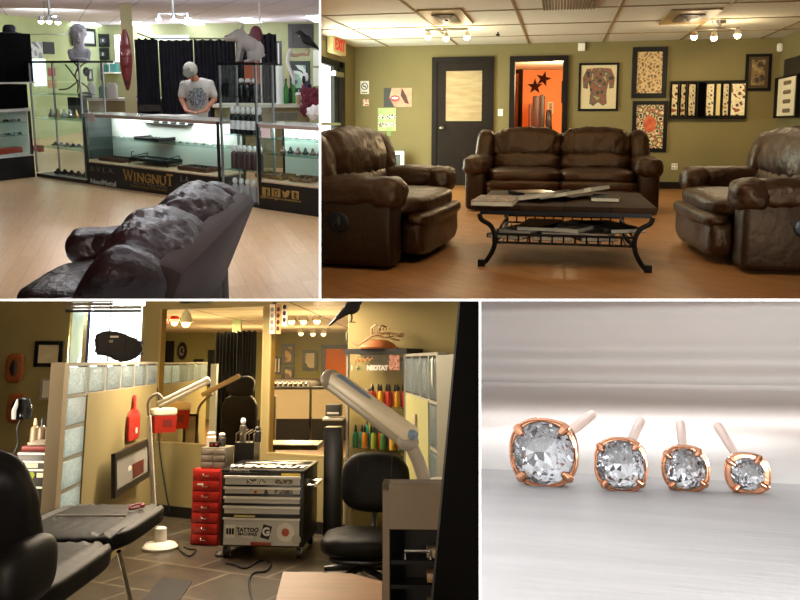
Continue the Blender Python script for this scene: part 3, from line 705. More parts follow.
lite([(306, 15), (330, 14), (340, 21), (314, 21)], 'fluorescent ceiling light in the upper right corner of the shop')
BULB = M('halogen', '#ffe2d6', .5, emit=12)
def tracks(pts, lb, ptop):
    Zd = 12.5
    a, b = zc(pts[0][0], ptop, Zd), zc(pts[-1][0], ptop, Zd); c = (a+b)/2; t = T('spot_track', lb, 'track light', (c.x, c.y, ZA))
    m = MB(); m.cyl(a-V((c.x, c.y, ZA)), b-V((c.x, c.y, ZA)), .015); P('rail', m, ALU, t)
    P('stem', MB().cyl((0, 0, a.z-ZA), (0, 0, 0), .02), ALU, t)
    for (px, py) in pts:
        k = zc(px, py, Zd)-V((c.x, c.y, ZA)); m = MB(); m.cyl((k.x, k.y, a.z-ZA), k, .01); m.lathe([(.02, .08), (.05, 0), (.045, 0)], k, 10); h = P('lamp_head', m, ALU, t)
        P('bulb', MB().ell(k, (.045, .045, .045), seg=10), BULB, h)
    point((c.x, c.y, ZA-.45), AT, (1, .93, .93), .08)
tracks([(41, 21), (49, 21), (58, 22)], 'three-spot track light on the ceiling at the far left of the shop', 16)
tracks([(158.5, 19), (174, 19), (188, 18)], 'three-spot track light on the ceiling above the curtains', 14)
# --- showcases
def showcase(name, lb, x0, x1, y0, y1, hb, h, shelves, wood=True, back=True, cat='showcase', yaw=None):
    t = T(name, lb, cat, ((x0+x1)/2, (y0+y1)/2, 0)); W, D = x1-x0, y1-y0; r = .025
    P('base', MB().box((0, 0, hb/2), (W, D, hb)), BK, t)
    P('deck', MB().box((0, 0, hb+.008), (W-.04, D-.03, .016)), WOODL, t)
    for sx in (-1, 1):
        for sy in (-1, 1): P('corner_post', MB().box((sx*(W/2-r/2), sy*(D/2-r/2), (hb+h)/2), (r*1.2, r, h-hb)), BK, t)
    m = MB(); m.box((0, -D/2+.012, h-.02), (W, .024, .04)); m.box((0, D/2-.012, h-.02), (W, .024, .04))
    for sx in (-1, 1): m.box((sx*(W/2-.012), 0, h-.02), (.024, D-.05, .04))
    P('top_frame', m, M('pink_aluminium', '#c4aaa2', .4, .5), t)
    P('top_glass', MB().box((0, 0, h+.004), (W, D, .008)), M('frosted_top', '#cfd8d6', .15, alpha=.75), t)
    P('front_glass', MB().box((0, -D/2+.008, (hb+h)/2), (W-2*r, .006, h-hb-.05)), GL, t)
    if back: P('back_panel', MB().box((0, D/2-.012, (hb+h)/2), (W-.06, .012, h-hb-.04)), WPAN, t)
    for z in shelves: P('shelf', MB().box((0, .03, z), (W-.07, D-.12, .008)), GL2, t)
    m = MB(); m.box((0, D/2-.09, h-.05), (W-.1, .05, .03)); P('light_tube', m, M('case_tube', '#f4faf6', .4, emit=3.5), t)
    return t
hb = R.at(89, 162.5, Yc).z; D = .45
mc = showcase('glass_showcase', 'long lit glass showcase with gold lettering on its black base, in front of the man', Xa, Xb, Yc, Yc+D, hb, 1.0, [.66])
area(((Xa+Xb)/2, Yc+.3, .95), ((Xa+Xb)/2, Yc+.35, .3), 2.4, 26, (.95, 1, .97), sy=.25)
hb2 = R.at(259, 182, Yc).z
Xr = R.at(345, 220, Yc).x
P('side_panel', MB().box((-(Xb-Xa)/2+.03, 0, (hb+1.0)/2), (.01, D-.06, .6)), M('side_smoke', '#3a4040', .3), mc)
rc = showcase('glass_showcase', 'lit glass showcase at the right with gold icons on its black base', Xt+.02, Xr, Yc, Yc+D, hb2, 1.0, [.82, .64])
area(((Xt+Xr)/2, Yc+.3, .95), ((Xt+Xr)/2, Yc+.35, .3), 1.6, 18, (.95, 1, .97), sy=.25)
def wp(px, py, Y=None): return R.at(px, py, Y or Yc)
def label_text(s, px0, px1, py, hpx, mat, parent, ploc, bold=.0, name='lettering', dy=0, serif=0):
    a, b = wp(px0, py), wp(px1, py); tm = textmesh(s, 1, .03, bold); xs = [v.co.x for v in tm.b.verts]; zs = [v.co.z for v in tm.b.verts]
    w, h = max(xs)-min(xs), max(zs)-min(zs); H = wp(px0, py-hpx/2).z-wp(px0, py+hpx/2).z
    tm.xf(Matrix.Translation((-(max(xs)+min(xs))/2, 0, -(max(zs)+min(zs))/2))); tm.xf(Matrix.Diagonal(((b.x-a.x)/w, .1, H/h, 1)))
    return P(name, tm, mat, parent, loc=((a.x+b.x)/2-ploc[0], Yc-.004-ploc[1], (a.z+b.z)/2-ploc[2]))
GOLD = M('gold_vinyl', '#94763e', .5); GREY = M('grey_vinyl', '#a6a8a6', .5); DIM = M('dim_vinyl', '#5e584e', .6)
ml = mc.location
def serifed(px0, px1, py0, py1, word, mat, parent, ploc):
    """capital letters with slab serifs, drawn as strokes"""
    G = {'W': [((0, 1), (.25, 0)), ((.25, 0), (.5, .9)), ((.5, .9), (.75, 0)), ((.75, 0), (1, 1))], 'I': [((.5, 0), (.5, 1))], 'N': [((.1, 0), (.1, 1)), ((.1, 1), (.9, 0)), ((.9, 0), (.9, 1))],
         'G': [((.95, .8), (.6, 1)), ((.6, 1), (.2, .85)), ((.2, .85), (.05, .5)), ((.05, .5), (.2, .15)), ((.2, .15), (.6, 0)), ((.6, 0), (.92, .15)), ((.92, .15), (.92, .45)), ((.92, .45), (.6, .45))],
         'U': [((.1, 1), (.1, .3)), ((.1, .3), (.3, 0)), ((.3, 0), (.7, 0)), ((.7, 0), (.9, .3)), ((.9, .3), (.9, 1))], 'T': [((.5, 0), (.5, 1)), ((0, 1), (1, 1))]}
    SR = {'W': [(0, 1), (1, 1), (.5, .95)], 'I': [(.5, 0), (.5, 1)], 'N': [(.1, 0), (.1, 1), (.9, 1)], 'G': [(.92, .45)], 'U': [(.1, 1), (.9, 1)], 'T': [(.5, 0)]}
    Wd = {'W': 1.35, 'I': .45, 'N': 1, 'G': .95, 'U': .95, 'T': .85}
    tot = sum(Wd[c] for c in word)+.16*(len(word)-1); a, b = wp(px0, (py0+py1)/2), wp(px1, (py0+py1)/2); u = (b.x-a.x)/tot; H = wp(px0, py0).z-wp(px0, py1).z
    zb = (a.z+b.z)/2-H/2; x = 0; m = MB()
    for k, c in enumerate(word):
        hs = 1.25 if k in (0, len(word)-1) else 1
        for (p, q) in G[c]:
            p_ = V((a.x+(x+p[0]*Wd[c])*u, 0, zb+p[1]*H*hs)); q_ = V((a.x+(x+q[0]*Wd[c])*u, 0, zb+q[1]*H*hs)); d = q_-p_
            th = .17*u if d.z*d.x <= 0 else .08*u
            m.box((p_+q_)/2, (d.length+th*.4, .006, th), rot=(0, -math.atan2(d.z, d.x), 0))
        for (sx, sz) in SR[c]: m.box((a.x+(x+sx*Wd[c])*u, 0, zb+sz*H*hs), (.42*u if c != 'I' else .5*u, .006, .06*H))
        x += Wd[c]+.16
    m.xf(Matrix.Translation((-ploc[0], Yc-.006-ploc[1], 0)))
    return P('lettering', m, mat, parent)
serifed(124.5, 173, 174.5, 182.5, 'WINGNUT', GOLD, mc, ml)
label_text('BODY PIERCING', 134, 167, 185.2, 1.8, DIM, mc, ml); label_text('TATTOO STUDIO', 131, 167, 188, 2.0, M('gold_dim', '#7a6238', .6), mc, ml)
label_text('B V L A', 91, 113, 169.8, 5, DIM, mc, ml); label_text('NeoMetal', 91, 116, 182.5, 5, GREY, mc, ml, .02)
label_text('L A', 181, 189, 179, 6, DIM, mc, ml)
# social icons on the right base
rl = rc.location; m = MB(); ic = []
for k, (a, b) in enumerate(((262.5, 270), (272, 280.5), (282, 290.5), (292, 299))):
    p, q = wp(a, 191.5+k*1.2), wp(b, 191.5+k*1.2); w = q.x-p.x; c = (p+q)/2; H = .095
    mm = MB(); c.y = Yc-.004; c = c-rl
    if k == 2:
        mm.poly([(c.x+dx*w, c.y, c.z+dz*H) for dx, dz in ((-.5, -.35), (-.25, -.25), (-.45, 0), (-.4, .1), (-.5, .4), (-.1, .15), (.1, .45), (.35, .42), (.5, .35), (.38, .15), (.25, -.25), (-.05, -.48))], (0, .003, 0))
    else:
        mm.rbox(c, (w, .006, H), .002)
        mm2 = MB()
        if k == 0: mm2.box((c.x+w*.12, c.y-.004, c.z-H*.1), (w*.16, .004, H*.75)); mm2.box((c.x+w*.17, c.y-.004, c.z+H*.02), (w*.4, .004, H*.13)); mm2.box((c.x+w*.22, c.y-.004, c.z+H*.3), (w*.24, .004, H*.13))
        elif k == 1: mm2.lathe([(.034, 0), (.034, .004), (.022, .004), (.022, 0)], (c.x, c.y-.001, c.z), 16, 'y'); mm2.box((c.x, c.y-.004, c.z+H*.33), (w*.8, .004, H*.06))
        else: mm2.box((c.x-w*.02, c.y-.004, c.z+.0), (w*.2, .004, H*.7)); mm2.box((c.x+w*.1, c.y-.004, c.z+H*.12), (w*.4, .004, H*.14)); mm2.box((c.x+w*.1, c.y-.004, c.z-H*.3), (w*.34, .004, H*.14))
    o = P('icon', mm, GOLD, rc)
    if k != 2: P('cutout', mm2, BK, o)
label_text('@wingnuttattoo', 261, 301, 199, 3, GOLD, rc, rl)
# price cards taped on the showcases
for (px, py, lb) in ((92, 117.5, 'small white card taped at the upper left corner of the long showcase'), (266, 133, 'small pinkish card taped at the upper left corner of the right showcase')):
    c = wp(px, py); O('card', lb, 'card', MB().box((0, 0, 0), (.14, .006, .11)), M('card_pink', '#d8c6cc', .6), loc=(c.x, Yc-.006, c.z))
def jewels(n, px0, px1, py0, py1, Yq, z, nm, lb, grp, mats, hw=.05, hh=.03):
    for k in range(n):
        u = (k+.5)/n; a = R.at(px0+(px1-px0)*u, py0+(py1-py0)*u, Yq); m = MB()
        m.lathe([(.001, 0), (hw, 0), (hw*1.05, hh*.3), (hw*.6, hh*.5), (hw*.3, hh), (.001, hh*1.1)], (0, 0, 0), 10)
        O(nm, lb, nm.replace('_', ' '), m, mats[k % len(mats)], grp, loc=(a.x, Yq, z))
JM = [M('jewel_dark', '#2a2826', .3, .5), M('jewel_silver', '#9a9c9c', .25, .8), M('jewel_brown', '#4a3a30', .4)]
jewels(4, 98, 140, 0, 0, Yc+.3, .665, 'jewelry_display', 'small jewellery piece on the left half of the glass shelf in the long showcase', 'jewellery on the shelf left half', JM, .04, .02)
jewels(6, 170, 217, 0, 0, Yc+.3, .665, 'jewelry_display', 'small jewellery piece on the right half of the glass shelf in the long showcase', 'jewellery on the shelf right half', JM, .035, .02)
jewels(6, 276, 322, 0, 0, Yc+.3, .645, 'earring_stand', 'round reddish plug display on the middle shelf of the right showcase', 'plug displays in the right showcase', [M('plug_red', '#6a4038', .4), JM[0]], .04, .075)
jewels(6, 284, 320, 0, 0, Yc+.3, .825, 'jewelry_display', 'small silver piece on the top shelf of the right showcase', 'jewellery on the top shelf of the right showcase', [JM[1]], .03, .03)
def tray(nm, lb, px0, px1, z, Yq, mat, legs=0, D_=.26):
    x0, x1 = R.at(px0, 150, Yq).x, R.at(px1, 150, Yq).x; W = x1-x0; t = T(nm, lb, 'display tray', ((x0+x1)/2, Yq, z))
    m = MB(); zz = .05 if legs else .008; m.box((0, 0, zz), (W, D_, .014)); 
    for s_ in (-1, 1): m.box((s_*W/2, 0, zz+.02), (.012, D_, .04)); m.box((0, s_*D_/2, zz+.02), (W, .012, .035))
    P('tray', m, mat, t)
    m = MB()
    for k in range(int(W/.07)): m.ell((-W/2+.05+k*.07, -.04, zz+.02), (.02, .02, .012), seg=8); m.ell((-W/2+.05+k*.07, .06, zz+.02), (.02, .02, .012), seg=8)
    P('plugs', m, JM[k % 3], t)
    if legs:
        m = MB()
        for s_ in (-1, 1): m.tube([(s_*(W/2+.02), -D_/2, 0), (s_*(W/2-.05), -D_/2, .1), (s_*(W/2-.06), D_/2, .13), (s_*(W/2), D_/2, 0)], .007, 6)
        m.tube([(-W/2+.05, -D_/2, .1), (-W/2+.05, -D_/2, .17), (-W/2+.1, -D_/2, .17)], .006, 6); P('stand', m, DK, t)
tray('display_tray', 'flat brown jewellery tray on the left of the showcase floor', 106, 130, hb+.02, Yc+.28, COP)
tray('display_tray', 'raised dark metal tray stand in the middle of the showcase floor', 137, 174, hb+.02, Yc+.3, DK, 1)
tray('display_tray', 'flat brown jewellery tray on the right of the showcase floor', 185, 213, hb+.02, Yc+.25, COP)
tray('display_tray', 'black tray on the glass shelf in the middle of the long showcase', 144, 168, .668, Yc+.3, DK, D_=.3)
tray('display_tray', 'gold and brown tray on the floor of the right showcase', 262, 288, hb2+.02, Yc+.3, M('tray_gold', '#8a6c34', .4, hx2='#5a3c22', vs=20))
tray('display_tray', 'tan tray at the far right of the right showcase floor', 296, 316, hb2+.02, Yc+.3, M('tray_tan', '#a08058', .4, hx2='#4a3626', vs=20))
jewels(5, 146, 190, 0, 0, Yc+.42, .9, 'hanging_display', 'dark piece on the small upper shelf of the long showcase', 'pieces on the upper shelf', [JM[0]], .045, .05)
m = MB(); m.box((R.at(168, 130, Yc+.42).x, Yc+.42, .893), (1.0, .2, .008)); m.cyl((R.at(161, 130, Yc+.45).x, Yc+.5, hb+.02), (R.at(161, 130, Yc+.45).x, Yc+.5, .9), .012)
O('shelf_stand', 'little upper shelf on a centre post inside the long showcase', 'shelf stand', m, DK)
m = MB(); a = R.fl(170, 115.5, 1.015); m.box((0, 0, 0), (.7, .3, .008), rot=(0, 0, .1)); m.box((.2, .05, .008), (.3, .21, .006), rot=(0, 0, -.3)); O('papers', 'white papers spread on the showcase top by the man', 'papers', m, WP, loc=(a.x, Yc+.3, 1.014))
# --- tower case with bottles
def glassbox(name, lb, x0, x1, y0, y1, h, shelves, hb, fr, cat='display case', topm=None):
    t = T(name, lb, cat, ((x0+x1)/2, (y0+y1)/2, 0)); W, D = x1-x0, y1-y0
    P('base', MB().box((0, 0, hb/2), (W, D, hb)), BK, t)
    r = .022
    for sx in (-1, 1):
        for sy in (-1, 1): P('corner_post', MB().box((sx*(W/2-r/2), sy*(D/2-r/2), (hb+h)/2), (r, r, h-hb-.03)), fr, t)
    P('top', MB().box((0, 0, h-.015), (W+.02, D+.02, .03)), topm or BK, t)
    P('front_glass', MB().box((0, -D/2+.01, (hb+h)/2), (W-2*r, .005, h-hb-.04)), GL, t)
    P('back_glass', MB().box((0, D/2-.01, (hb+h)/2), (W-2*r, .005, h-hb-.04)), GL, t)
    for sx in (-1, 1): P('side_glass', MB().box((sx*(W/2-.01), 0, (hb+h)/2), (.005, D-2*r, h-hb-.04)), GL, t)
    for z in shelves: P('shelf', MB().box((0, 0, z), (W-.05, D-.05, .01)), GL2, t)
    return t
hT = R.at(240, 62.5, Yc).z; zs = [R.at(240, y, Yc).z for y in (97.5, 136, 171.5)]; hbt = R.at(240, 206.5, Yc).z; hbt = max(hbt, .03)
tw_ = glassbox('tower_case', 'tall narrow glass tower case with rows of bottles, the pig statue on top', Xb+.02, Xt-.0, Yc+.02, Yc+.32, hT, zs, hbt, ALU)
BODY = M('bottle_black', '#15161c', .25); BODY2 = M('bottle_brown', '#4a3638', .3); BODY3 = M('bottle_grey', '#9a9aa2', .3); CAP = M('cap_white', '#e4e8ee', .4)
def bottle(lb, x, y, z, h, r, bm, group, cm=None, labelm=None, ball=1):
    t = T('bottle', lb, 'bottle', (x, y, z), group=group)
    P('body', MB().lathe([(.001, 0), (r, 0), (r, h*.62), (r*.8, h*.7), (r*.35, h*.74), (r*.35, h*.78)], (0, 0, 0), 12), bm, t)
    P('cap', MB().lathe([(r*.4, h*.74), (r*.75, h*.8), (r*.8, h*.9), (r*.5, h), (.001, h*1.01)] if ball else [(r*.3, h*.76), (r*.45, h*.76), (r*.3, h), (.001, h)], (0, 0, 0), 12), cm or CAP, t)
    if labelm: P('bottle_label', MB().lathe([(r*1.03, h*.18), (r*1.03, h*.5)], (0, 0, 0), 12), labelm, t)
    return t
for k, px in enumerate((246, 252.5, 259)):
    a = R.at(px-1, 90, Yc+.25); bottle('dark bottle with white cap on the top shelf of the tower case, one of three', R.at(px-4.5, 90, Yc+.25).x, Yc+.25, zs[0]+.006, .21, .045, BODY, 'bottles on the top shelf of the tower case')
for (n, px0, px1, z, h, bm, ln, lm, lb) in ((6, 228, 258, zs[1], .33, BODY, .05, CAP, 'black bottle with white label and cap in the six-bottle row level with the counter tops'),
        (6, 227, 257, zs[2], .29, BODY2, .045, None, 'brown bottle with white cap in the six-bottle row halfway up the tower case'), (5, 230, 257, hbt, .27, BODY3, .045, None, 'grey bottle with pale cap in the bottom row of the tower case')):
    for k in range(n):
        x = R.at(px0+(px1-px0)*k/(n-1), 130, Yc+.12).x-.0; x = Xb+.11+(Xt-Xb-.2)*k/(n-1)
        bottle(lb, x, Yc+.15, z+.006, h, .04, bm, lb[:5]+' bottle row in the tower case', labelm=lm)
a = zc(252, 73, 13.6); O('orange_picture', 'orange brown square picture seen through the top of the tower case', 'picture', MB().box((0, 0, 0), (.26, .03, .38)), M('orange_brown', '#8a4a34', .6, hx2='#a8583a', vs=3), loc=a, rz=facing(a))
# --- glass corner case, top bar and things on it
hG = R.at(60, 61, Yc+.3).z; zg = [R.at(60, y, Yc+.2).z for y in (94, 118.5, 147)]
Y2 = Yc+.4
gc = glassbox('corner_display_case', 'tall clear glass display case in the left corner with jewellery shelves', Xg+.02, Xa-.03, Yc, Y2, hG, zg, .05, ALU, topm=None)
yb_ = R.onx(112, 60, Xa-.03).y
O('top_rail', 'long thin black rail running along the top behind the corner glass case', 'rail', MB().span((Xa-.05, Y2+.03, hG-.03), (Xa-.0, yb_, hG)), BK)
jewels(7, 40, 84, 0, 0, Yc+.3, zg[1]+.006, 'jewelry_display', 'small glittering jewellery piece on the waist-high shelf of the corner case', 'jewellery on the waist-high shelf of the corner case', [JM[1], M('jewel_gold', '#b89a5a', .3, .8), JM[1]], .05, .12)
jewels(7, 42, 84, 0, 0, Yc+.3, zg[2]+.006, 'jewelry_display', 'small jewellery piece on the knee-high shelf of the corner case', 'jewellery on the knee-high shelf of the corner case', JM, .06, .05)
jewels(6, 42, 84, 0, 0, Yc+.25, .052, 'jewelry_display', 'small dark piece on the floor of the corner case', 'pieces on the floor of the corner case', [JM[0]], .06, .06)
a = R.at(78, 113, Yc+.5); O('black_card_box', 'black square box standing in the right side of the corner case', 'box', MB().box((0, 0, .15), (.32, .12, .3)), BK, loc=(a.x, Yc+.5, zg[1]+.006))
# backdrop cloth lower part seen through the corner case
# bust
bl = zc(80, 60, 800*(1.65+.06)/ (800*1.71/13.4)); c = R.at(80, 60, Yc+.2); rzb = facing(c); sc_ = (c-R.cam).length/800*.96
bz = hG
def px2m(x, y): return ((x-80)*sc_, (60-y)*sc_)
t = T('statue_bust', 'pale grey classical head and shoulders bust on the black top rail', 'statue', (c.x, c.y, bz), rzb)
STN = M('stone_grey', '#b4b8c4', .7, var=.12, vs=10, bump=.2, bs=30)
H_ = px2m(0, 26)[1]; u = H_/34
pb = [('e', (0, 0, 27*u), (7.2*u, 7.4*u, 8.4*u)), ('e', (0, -1.2*u, 23*u), (5.8*u, 6*u, 7*u)), ('c', (0, .5*u, 10*u), (0, 0, 19*u), 5.4*u, 4.6*u), ('e', (0, 0, 8*u), (9*u, 4.5*u, 5*u)), ('c', (-7.5*u, 0, 8*u), (-7*u, 0, 3*u), 3.4*u, 3*u), ('c', (7.5*u, 0, 8*u), (7*u, 0, 3*u), 3.4*u, 3*u),
      ('e', (0, 0, 3*u), (7*u, 4*u, 3.5*u)), ('c', (0, -7.2*u, 26*u), (0, -8.3*u, 23*u), .8*u, 1.2*u), ('e', (-7.4*u, 0, 25.5*u), (.8*u, 1.2*u, 1.8*u)), ('e', (7.4*u, 0, 25.5*u), (.8*u, 1.2*u, 1.8*u)), ('e', (0, -6*u, 18*u), (2.2*u, 1.6*u, 1.6*u)), ('c', (-4*u, -6.3*u, 28*u), (4*u, -6.3*u, 28*u), 1.1*u, 1.1*u), ('c', (-1.6*u, -7*u, 20.6*u), (1.6*u, -7*u, 20.6*u), .55*u, .55*u)]
for k in range(26):
    a_ = k*2.4; rr = 1-k/40; pb.append(('e', (6.8*u*rr*math.cos(a_), 6.8*u*rr*math.sin(a_)+.6*u, 30*u+3.6*u*k/26), (1.5*u, 1.5*u, 1.3*u)))
P('head_and_shoulders', organic(pb, .012, 2), STN, t)
P('plinth', MB().lathe([(.001, -.0), (.12, 0), (.12, .03), (.07, .05), (.001, .05)], (0, 0, 0), 16), STN, t)
# branch jewellery stand
c = R.at(72, 100, Yc+.3); t = T('branch_stand', 'forked branch with hanging ornaments standing in the corner case', 'branch', (c.x, Yc+.4, zg[0]+.006), facing(c))
BR = M('branch_brown', '#5a4a3a', .7, var=.2, vs=12); m = MB(); s1 = .016
for pts in ([(0, 0, 0), (1, 0, 8), (-1, 0, 16), (2, 0, 24), (1, 0, 34)], [(-1, 0, 14), (-6, 0, 22), (-9, 0, 26)], [(1, 0, 20), (6, 0, 26), (10, 0, 28)], [(0, 0, 12), (8, 0, 6), (11, 0, 0)], [(0, 0, 10), (-8, 0, 4), (-16, 0, 3)], [(2, 0, 24), (-3, 0, 30)]):
    m.tube([(x*s1, y*s1, z*s1+.01) for x, y, z in pts], .013, 6, smooth=4)
P('branch', m, BR, t); P('ornament', MB().ell((9*s1, -.02, 20*s1), (.05, .02, .07)), DK, t)
# --- left side showcase facing +x, black boxes on top
hL = 1.04; xL0 = -11.42; ya_, yb_2 = Yc-2.6, Yc-.03; hbl = R.onx(18, 157, xL0).z
t = T('side_showcase', 'glass showcase with black base at the far left edge of the shop', 'showcase', (xL0-.3, (ya_+yb_2)/2, 0)); Ws, Ds = .6, yb_2-ya_
P('base', MB().box((0, 0, hbl/2), (Ws, Ds, hbl)), BK, t)
for sx in (-1, 1):
    for sy in (-1, 1): P('corner_post', MB().box((sx*(Ws/2-.015), sy*(Ds/2-.015), (hbl+hL)/2), (.03, .03, hL-hbl-.04)), BK, t)
P('top', MB().box((0, 0, hL-.02), (Ws+.02, Ds+.02, .04)), M('top_white', '#d4d6d8', .3), t)
P('front_glass', MB().box((Ws/2-.01, 0, (hbl+hL)/2), (.005, Ds-.08, hL-hbl-.05)), GL, t); P('back_panel', MB().box((-Ws/2+.03, 0, (hbl+hL)/2), (.01, Ds-.08, hL-hbl-.05)), WPAN, t)
P('end_panel', MB().box((0, Ds/2-.04, (hbl+hL)/2), (Ws-.06, .01, hL-hbl-.05)), WPAN, t)
for z in (.84, .64): P('shelf', MB().box((.02, 0, z), (Ws-.12, Ds-.1, .008)), GL2, t)
P('deck', MB().box((0, 0, hbl+.008), (Ws-.05, Ds-.05, .016)), WPAN, t)
area((xL0-.25, Yc-.9, hL-.06), (xL0-.25, Yc-.9, 0), 1.3, 9, (.95, 1, .97), sy=.2)
for z, nm in ((.845, 'upper'), (.645, 'lower')):
    for k in range(4):
        p = R.onx(6+k*7, 120, xL0-.25); O('jewelry_display', 'small dark jewellery piece on the %s shelf of the far left showcase' % nm, 'jewelry display', MB().lathe([(.001, 0), (.05, 0), (.04, .03), (.001, .035)], (0, 0, 0), 10), JM[k % 2], 'jewellery on the %s shelf of the far left showcase' % nm, loc=(xL0-.25, p.y, z))
p = R.onx(20, 146, xL0-.2); O('red_box', 'flat red box on the floor of the far left showcase', 'box', MB().box((0, 0, .05), (.2, .8, .1)), M('box_red', '#b0402a', .5), loc=(xL0-.32, p.y, hbl+.02))
p = R.onx(14, 153, xL0-.2); m = MB(); m.box((0, 0, .006), (.22, .6, .01)); m.box((.02, .12, .018), (.15, .4, .012), rot=(0, 0, .2)); O('papers', 'white papers lying in front of the red box in the far left showcase', 'papers', m, WP, loc=(xL0-.14, p.y, hbl+.02))
bz1, bz2 = R.onx(14, 82, xL0).z, R.onx(14, 33, xL0).z
ye = R.onx(29, 95, xL0).y
O('black_cabinet', 'lower black box-shaped cabinet on top of the far left showcase', 'cabinet', MB().rbox((-.28, -1.0, (bz1-hL)/2-.018), (.5, 2.0, bz1-hL-.04), .01), M('black_cloth2', '#07080a', .95, spec=.1), loc=(xL0, ye, hL+.003))
O('black_cabinet', 'upper black box-shaped cabinet with a hat on top at the left edge', 'cabinet', MB().rbox((-.28, -1.0, (bz2-bz1)/2), (.52, 2.1, bz2-bz1), .01), M('black_cloth', '#07080a', .95, spec=.1), loc=(xL0, ye+.06, bz1))
O('cabinet_tray', 'thin pale shelf board between the two black cabinets at the left edge', 'shelf board', MB().box((-.27, -1.0, 0), (.56, 2.1, .02)), WP, loc=(xL0, ye+.06, bz1-.012))
p = R.onx(10, 27, xL0-.2); t = T('hat', 'dark round hat lying on top of the upper black cabinet', 'hat', (xL0-.22, p.y, bz2+.001)); HM = M('hat_black', '#1a1c22', .8)
P('crown', MB().lathe([(.001, .13), (.06, .125), (.09, .09), (.1, .02)], (0, 0, 0), 18), HM, t); P('brim', MB().lathe([(.1, .02), (.16, .01), (.17, 0), (.001, 0)], (0, 0, 0), 18), HM, t)
# --- back counters
def bcounter(px0, px1, py, Zc, lb, z=1.05, dep=.5):
    a, b = zc(px0, 67, Zc), zc(px1, 67, Zc); w = Wall(a, b); c = (w.p+w.q)/2; L = (w.q-w.p).length; t = T('back_counter', lb, 'counter', (c.x, c.y, 0), w.rz)
    P('body', MB().box((0, dep/2, (z-.05)/2), (L, dep, z-.05)), M('counter_olive', '#857c58', .7), t); P('top', MB().box((0, dep/2-.03, z-.025), (L+.04, dep+.06, .05)), M('counter_top', '#cfcfc0', .5), t)
    return t, w
bcounter(86, 160, 98, 15.5, 'olive low counter with pale top behind the long showcase, left of the curtains')
bcounter(213, 306, 105, 13.0, 'olive low counter with pale top behind the tower case')
for k, (px, py, Zc, w, h, c, nm, lb) in enumerate(((141, 96, 15.6, .3, .05, '#3a5a9a', 'blue_box', 'flat blue box on the left back counter'), (94, 96, 15.6, .5, .03, '#e8ece8', 'paper_stack', 'paper stack at the left end of the left back counter'), (150, 111, 15.3, .4, .12, '#2a2a22', 'dark_opening', 'dark box standing in for an opening in the left back counter'), (285, 119.5, 12.9, .4, .12, '#5c5c50', 'grey_bin', 'mottled grey box in front of the right back counter'))):  # the dark box stands in for the shade of a counter opening
    a = zc(px, py, Zc)
    if k < 2: a.z = 1.051
    O(nm, lb, 'box' if k != 1 else 'papers', MB().box((0, .15 if k < 2 else -.09, h/2), (w, .15, h)), M('bx%d' % k, c, .6, var=.25 if k > 1 else 0, vs=20), loc=a, rz=facing(a))
# pillar and carved mask
a = zc(129, 67, 14.4); O('column', 'square olive column with a pale top behind the carved mask', 'column', MB().box((0, 0, ZA/2), (.2, .2, ZA)), M('column_olive', '#93906a', .8, hx2='#a3a07c', vs=1.5), loc=(a.x, a.y, 0), rz=facing(a))
a = zc(126, 60, 13.4); t = T('carved_mask', 'long dark red carved wooden mask hanging on the column', 'mask', a, facing(a)); s1 = 13.4/800
RED = M('mask_wood', '#55181c', .35, var=.3, vs=12, stretch=(3, 3, .6))
m = MB(); vs = []; N1, N2 = 26, 14
for j in range(N1+1):
    v = j/N1; z = (30-60*v)*s1; w = 6*s1*math.sin(PI*min(max(v, .012), .988))**.45*(1-.25*max(0, v-.55)/.45)
    for i in range(N2):
        a_ = 2*PI*i/N2; y = -math.sin(a_)*w*.5; 
        if math.sin(a_) > .8 and .35 < v < .6: y -= .035*(v-.3)*3
        if math.sin(a_) > .7 and .28 < v < .36: y += .02
        vs.append((math.cos(a_)*w, y, z))
m._add(vs, [(j*N2+i, j*N2+(i+1) % N2, (j+1)*N2+(i+1) % N2, (j+1)*N2+i) for j in range(N1) for i in range(N2)]+[tuple(range(N2)), tuple(range(N1*N2, N1*N2+N2))])
P('face', m, RED, t)
m = MB(); 
for sx in (-1, 1): m.tube([(sx*.02, -.06, -.0), (sx*.045, -.055, .01), (sx*.065, -.04, 0)], .006, 6)
m.lathe([(.018, 0), (.028, -.012), (.034, 0)], (0, -.045, -22*s1), 14, 'y'); P('eyes_and_mouth', m, M('mask_dark', '#1e0a0c', .5), t)
for sx in (-1, 1): P('brow', MB().tube([(0, -.065, .05), (sx*.04, -.06, .07), (sx*.08, -.03, .05)], .009, 6), RED, t)
# curtains
CUR = M('curtain_black', '#22242f', .85, var=.3, vs=6)
def cur(px0, px1, top, Zc, folds, lb, seed, bot=.05):
    a, b = zc(px0, 67, Zc), zc(px1, 67, Zc); zt2 = zc((px0+px1)/2, top, Zc).z; c = (a+b)/2; c.z = 0
    return O('black_curtain', lb, 'curtain', curtain(a-c, b-c, bot, zt2, folds, .05, seed), CUR, loc=c)
cur(136, 159, 38, 15.2, 7, 'leftmost black curtain panel next to the column', 1); cur(160, 194, 39.5, 15.2, 9, 'black curtain panel directly behind the man', 2)
cur(195, 236, 39, 15.2, 10, 'black curtain panel between the man and the tower case', 3); cur(237, 277, 33, 14.6, 9, 'rightmost black curtain panel behind the pig statue', 4)
a, b = zc(136, 36.5, 15.2), zc(240, 38, 15.2); m = MB(); m.tube([zc(137, 33, 15.25), zc(150, 38, 15.25), zc(158, 38.5, 15.25), zc(195, 38.5, 15.25), zc(240, 39, 15.25)], .015, 6); O('curtain_rail', 'thin pale rail the black curtains hang from', 'curtain rail', m, ALU)
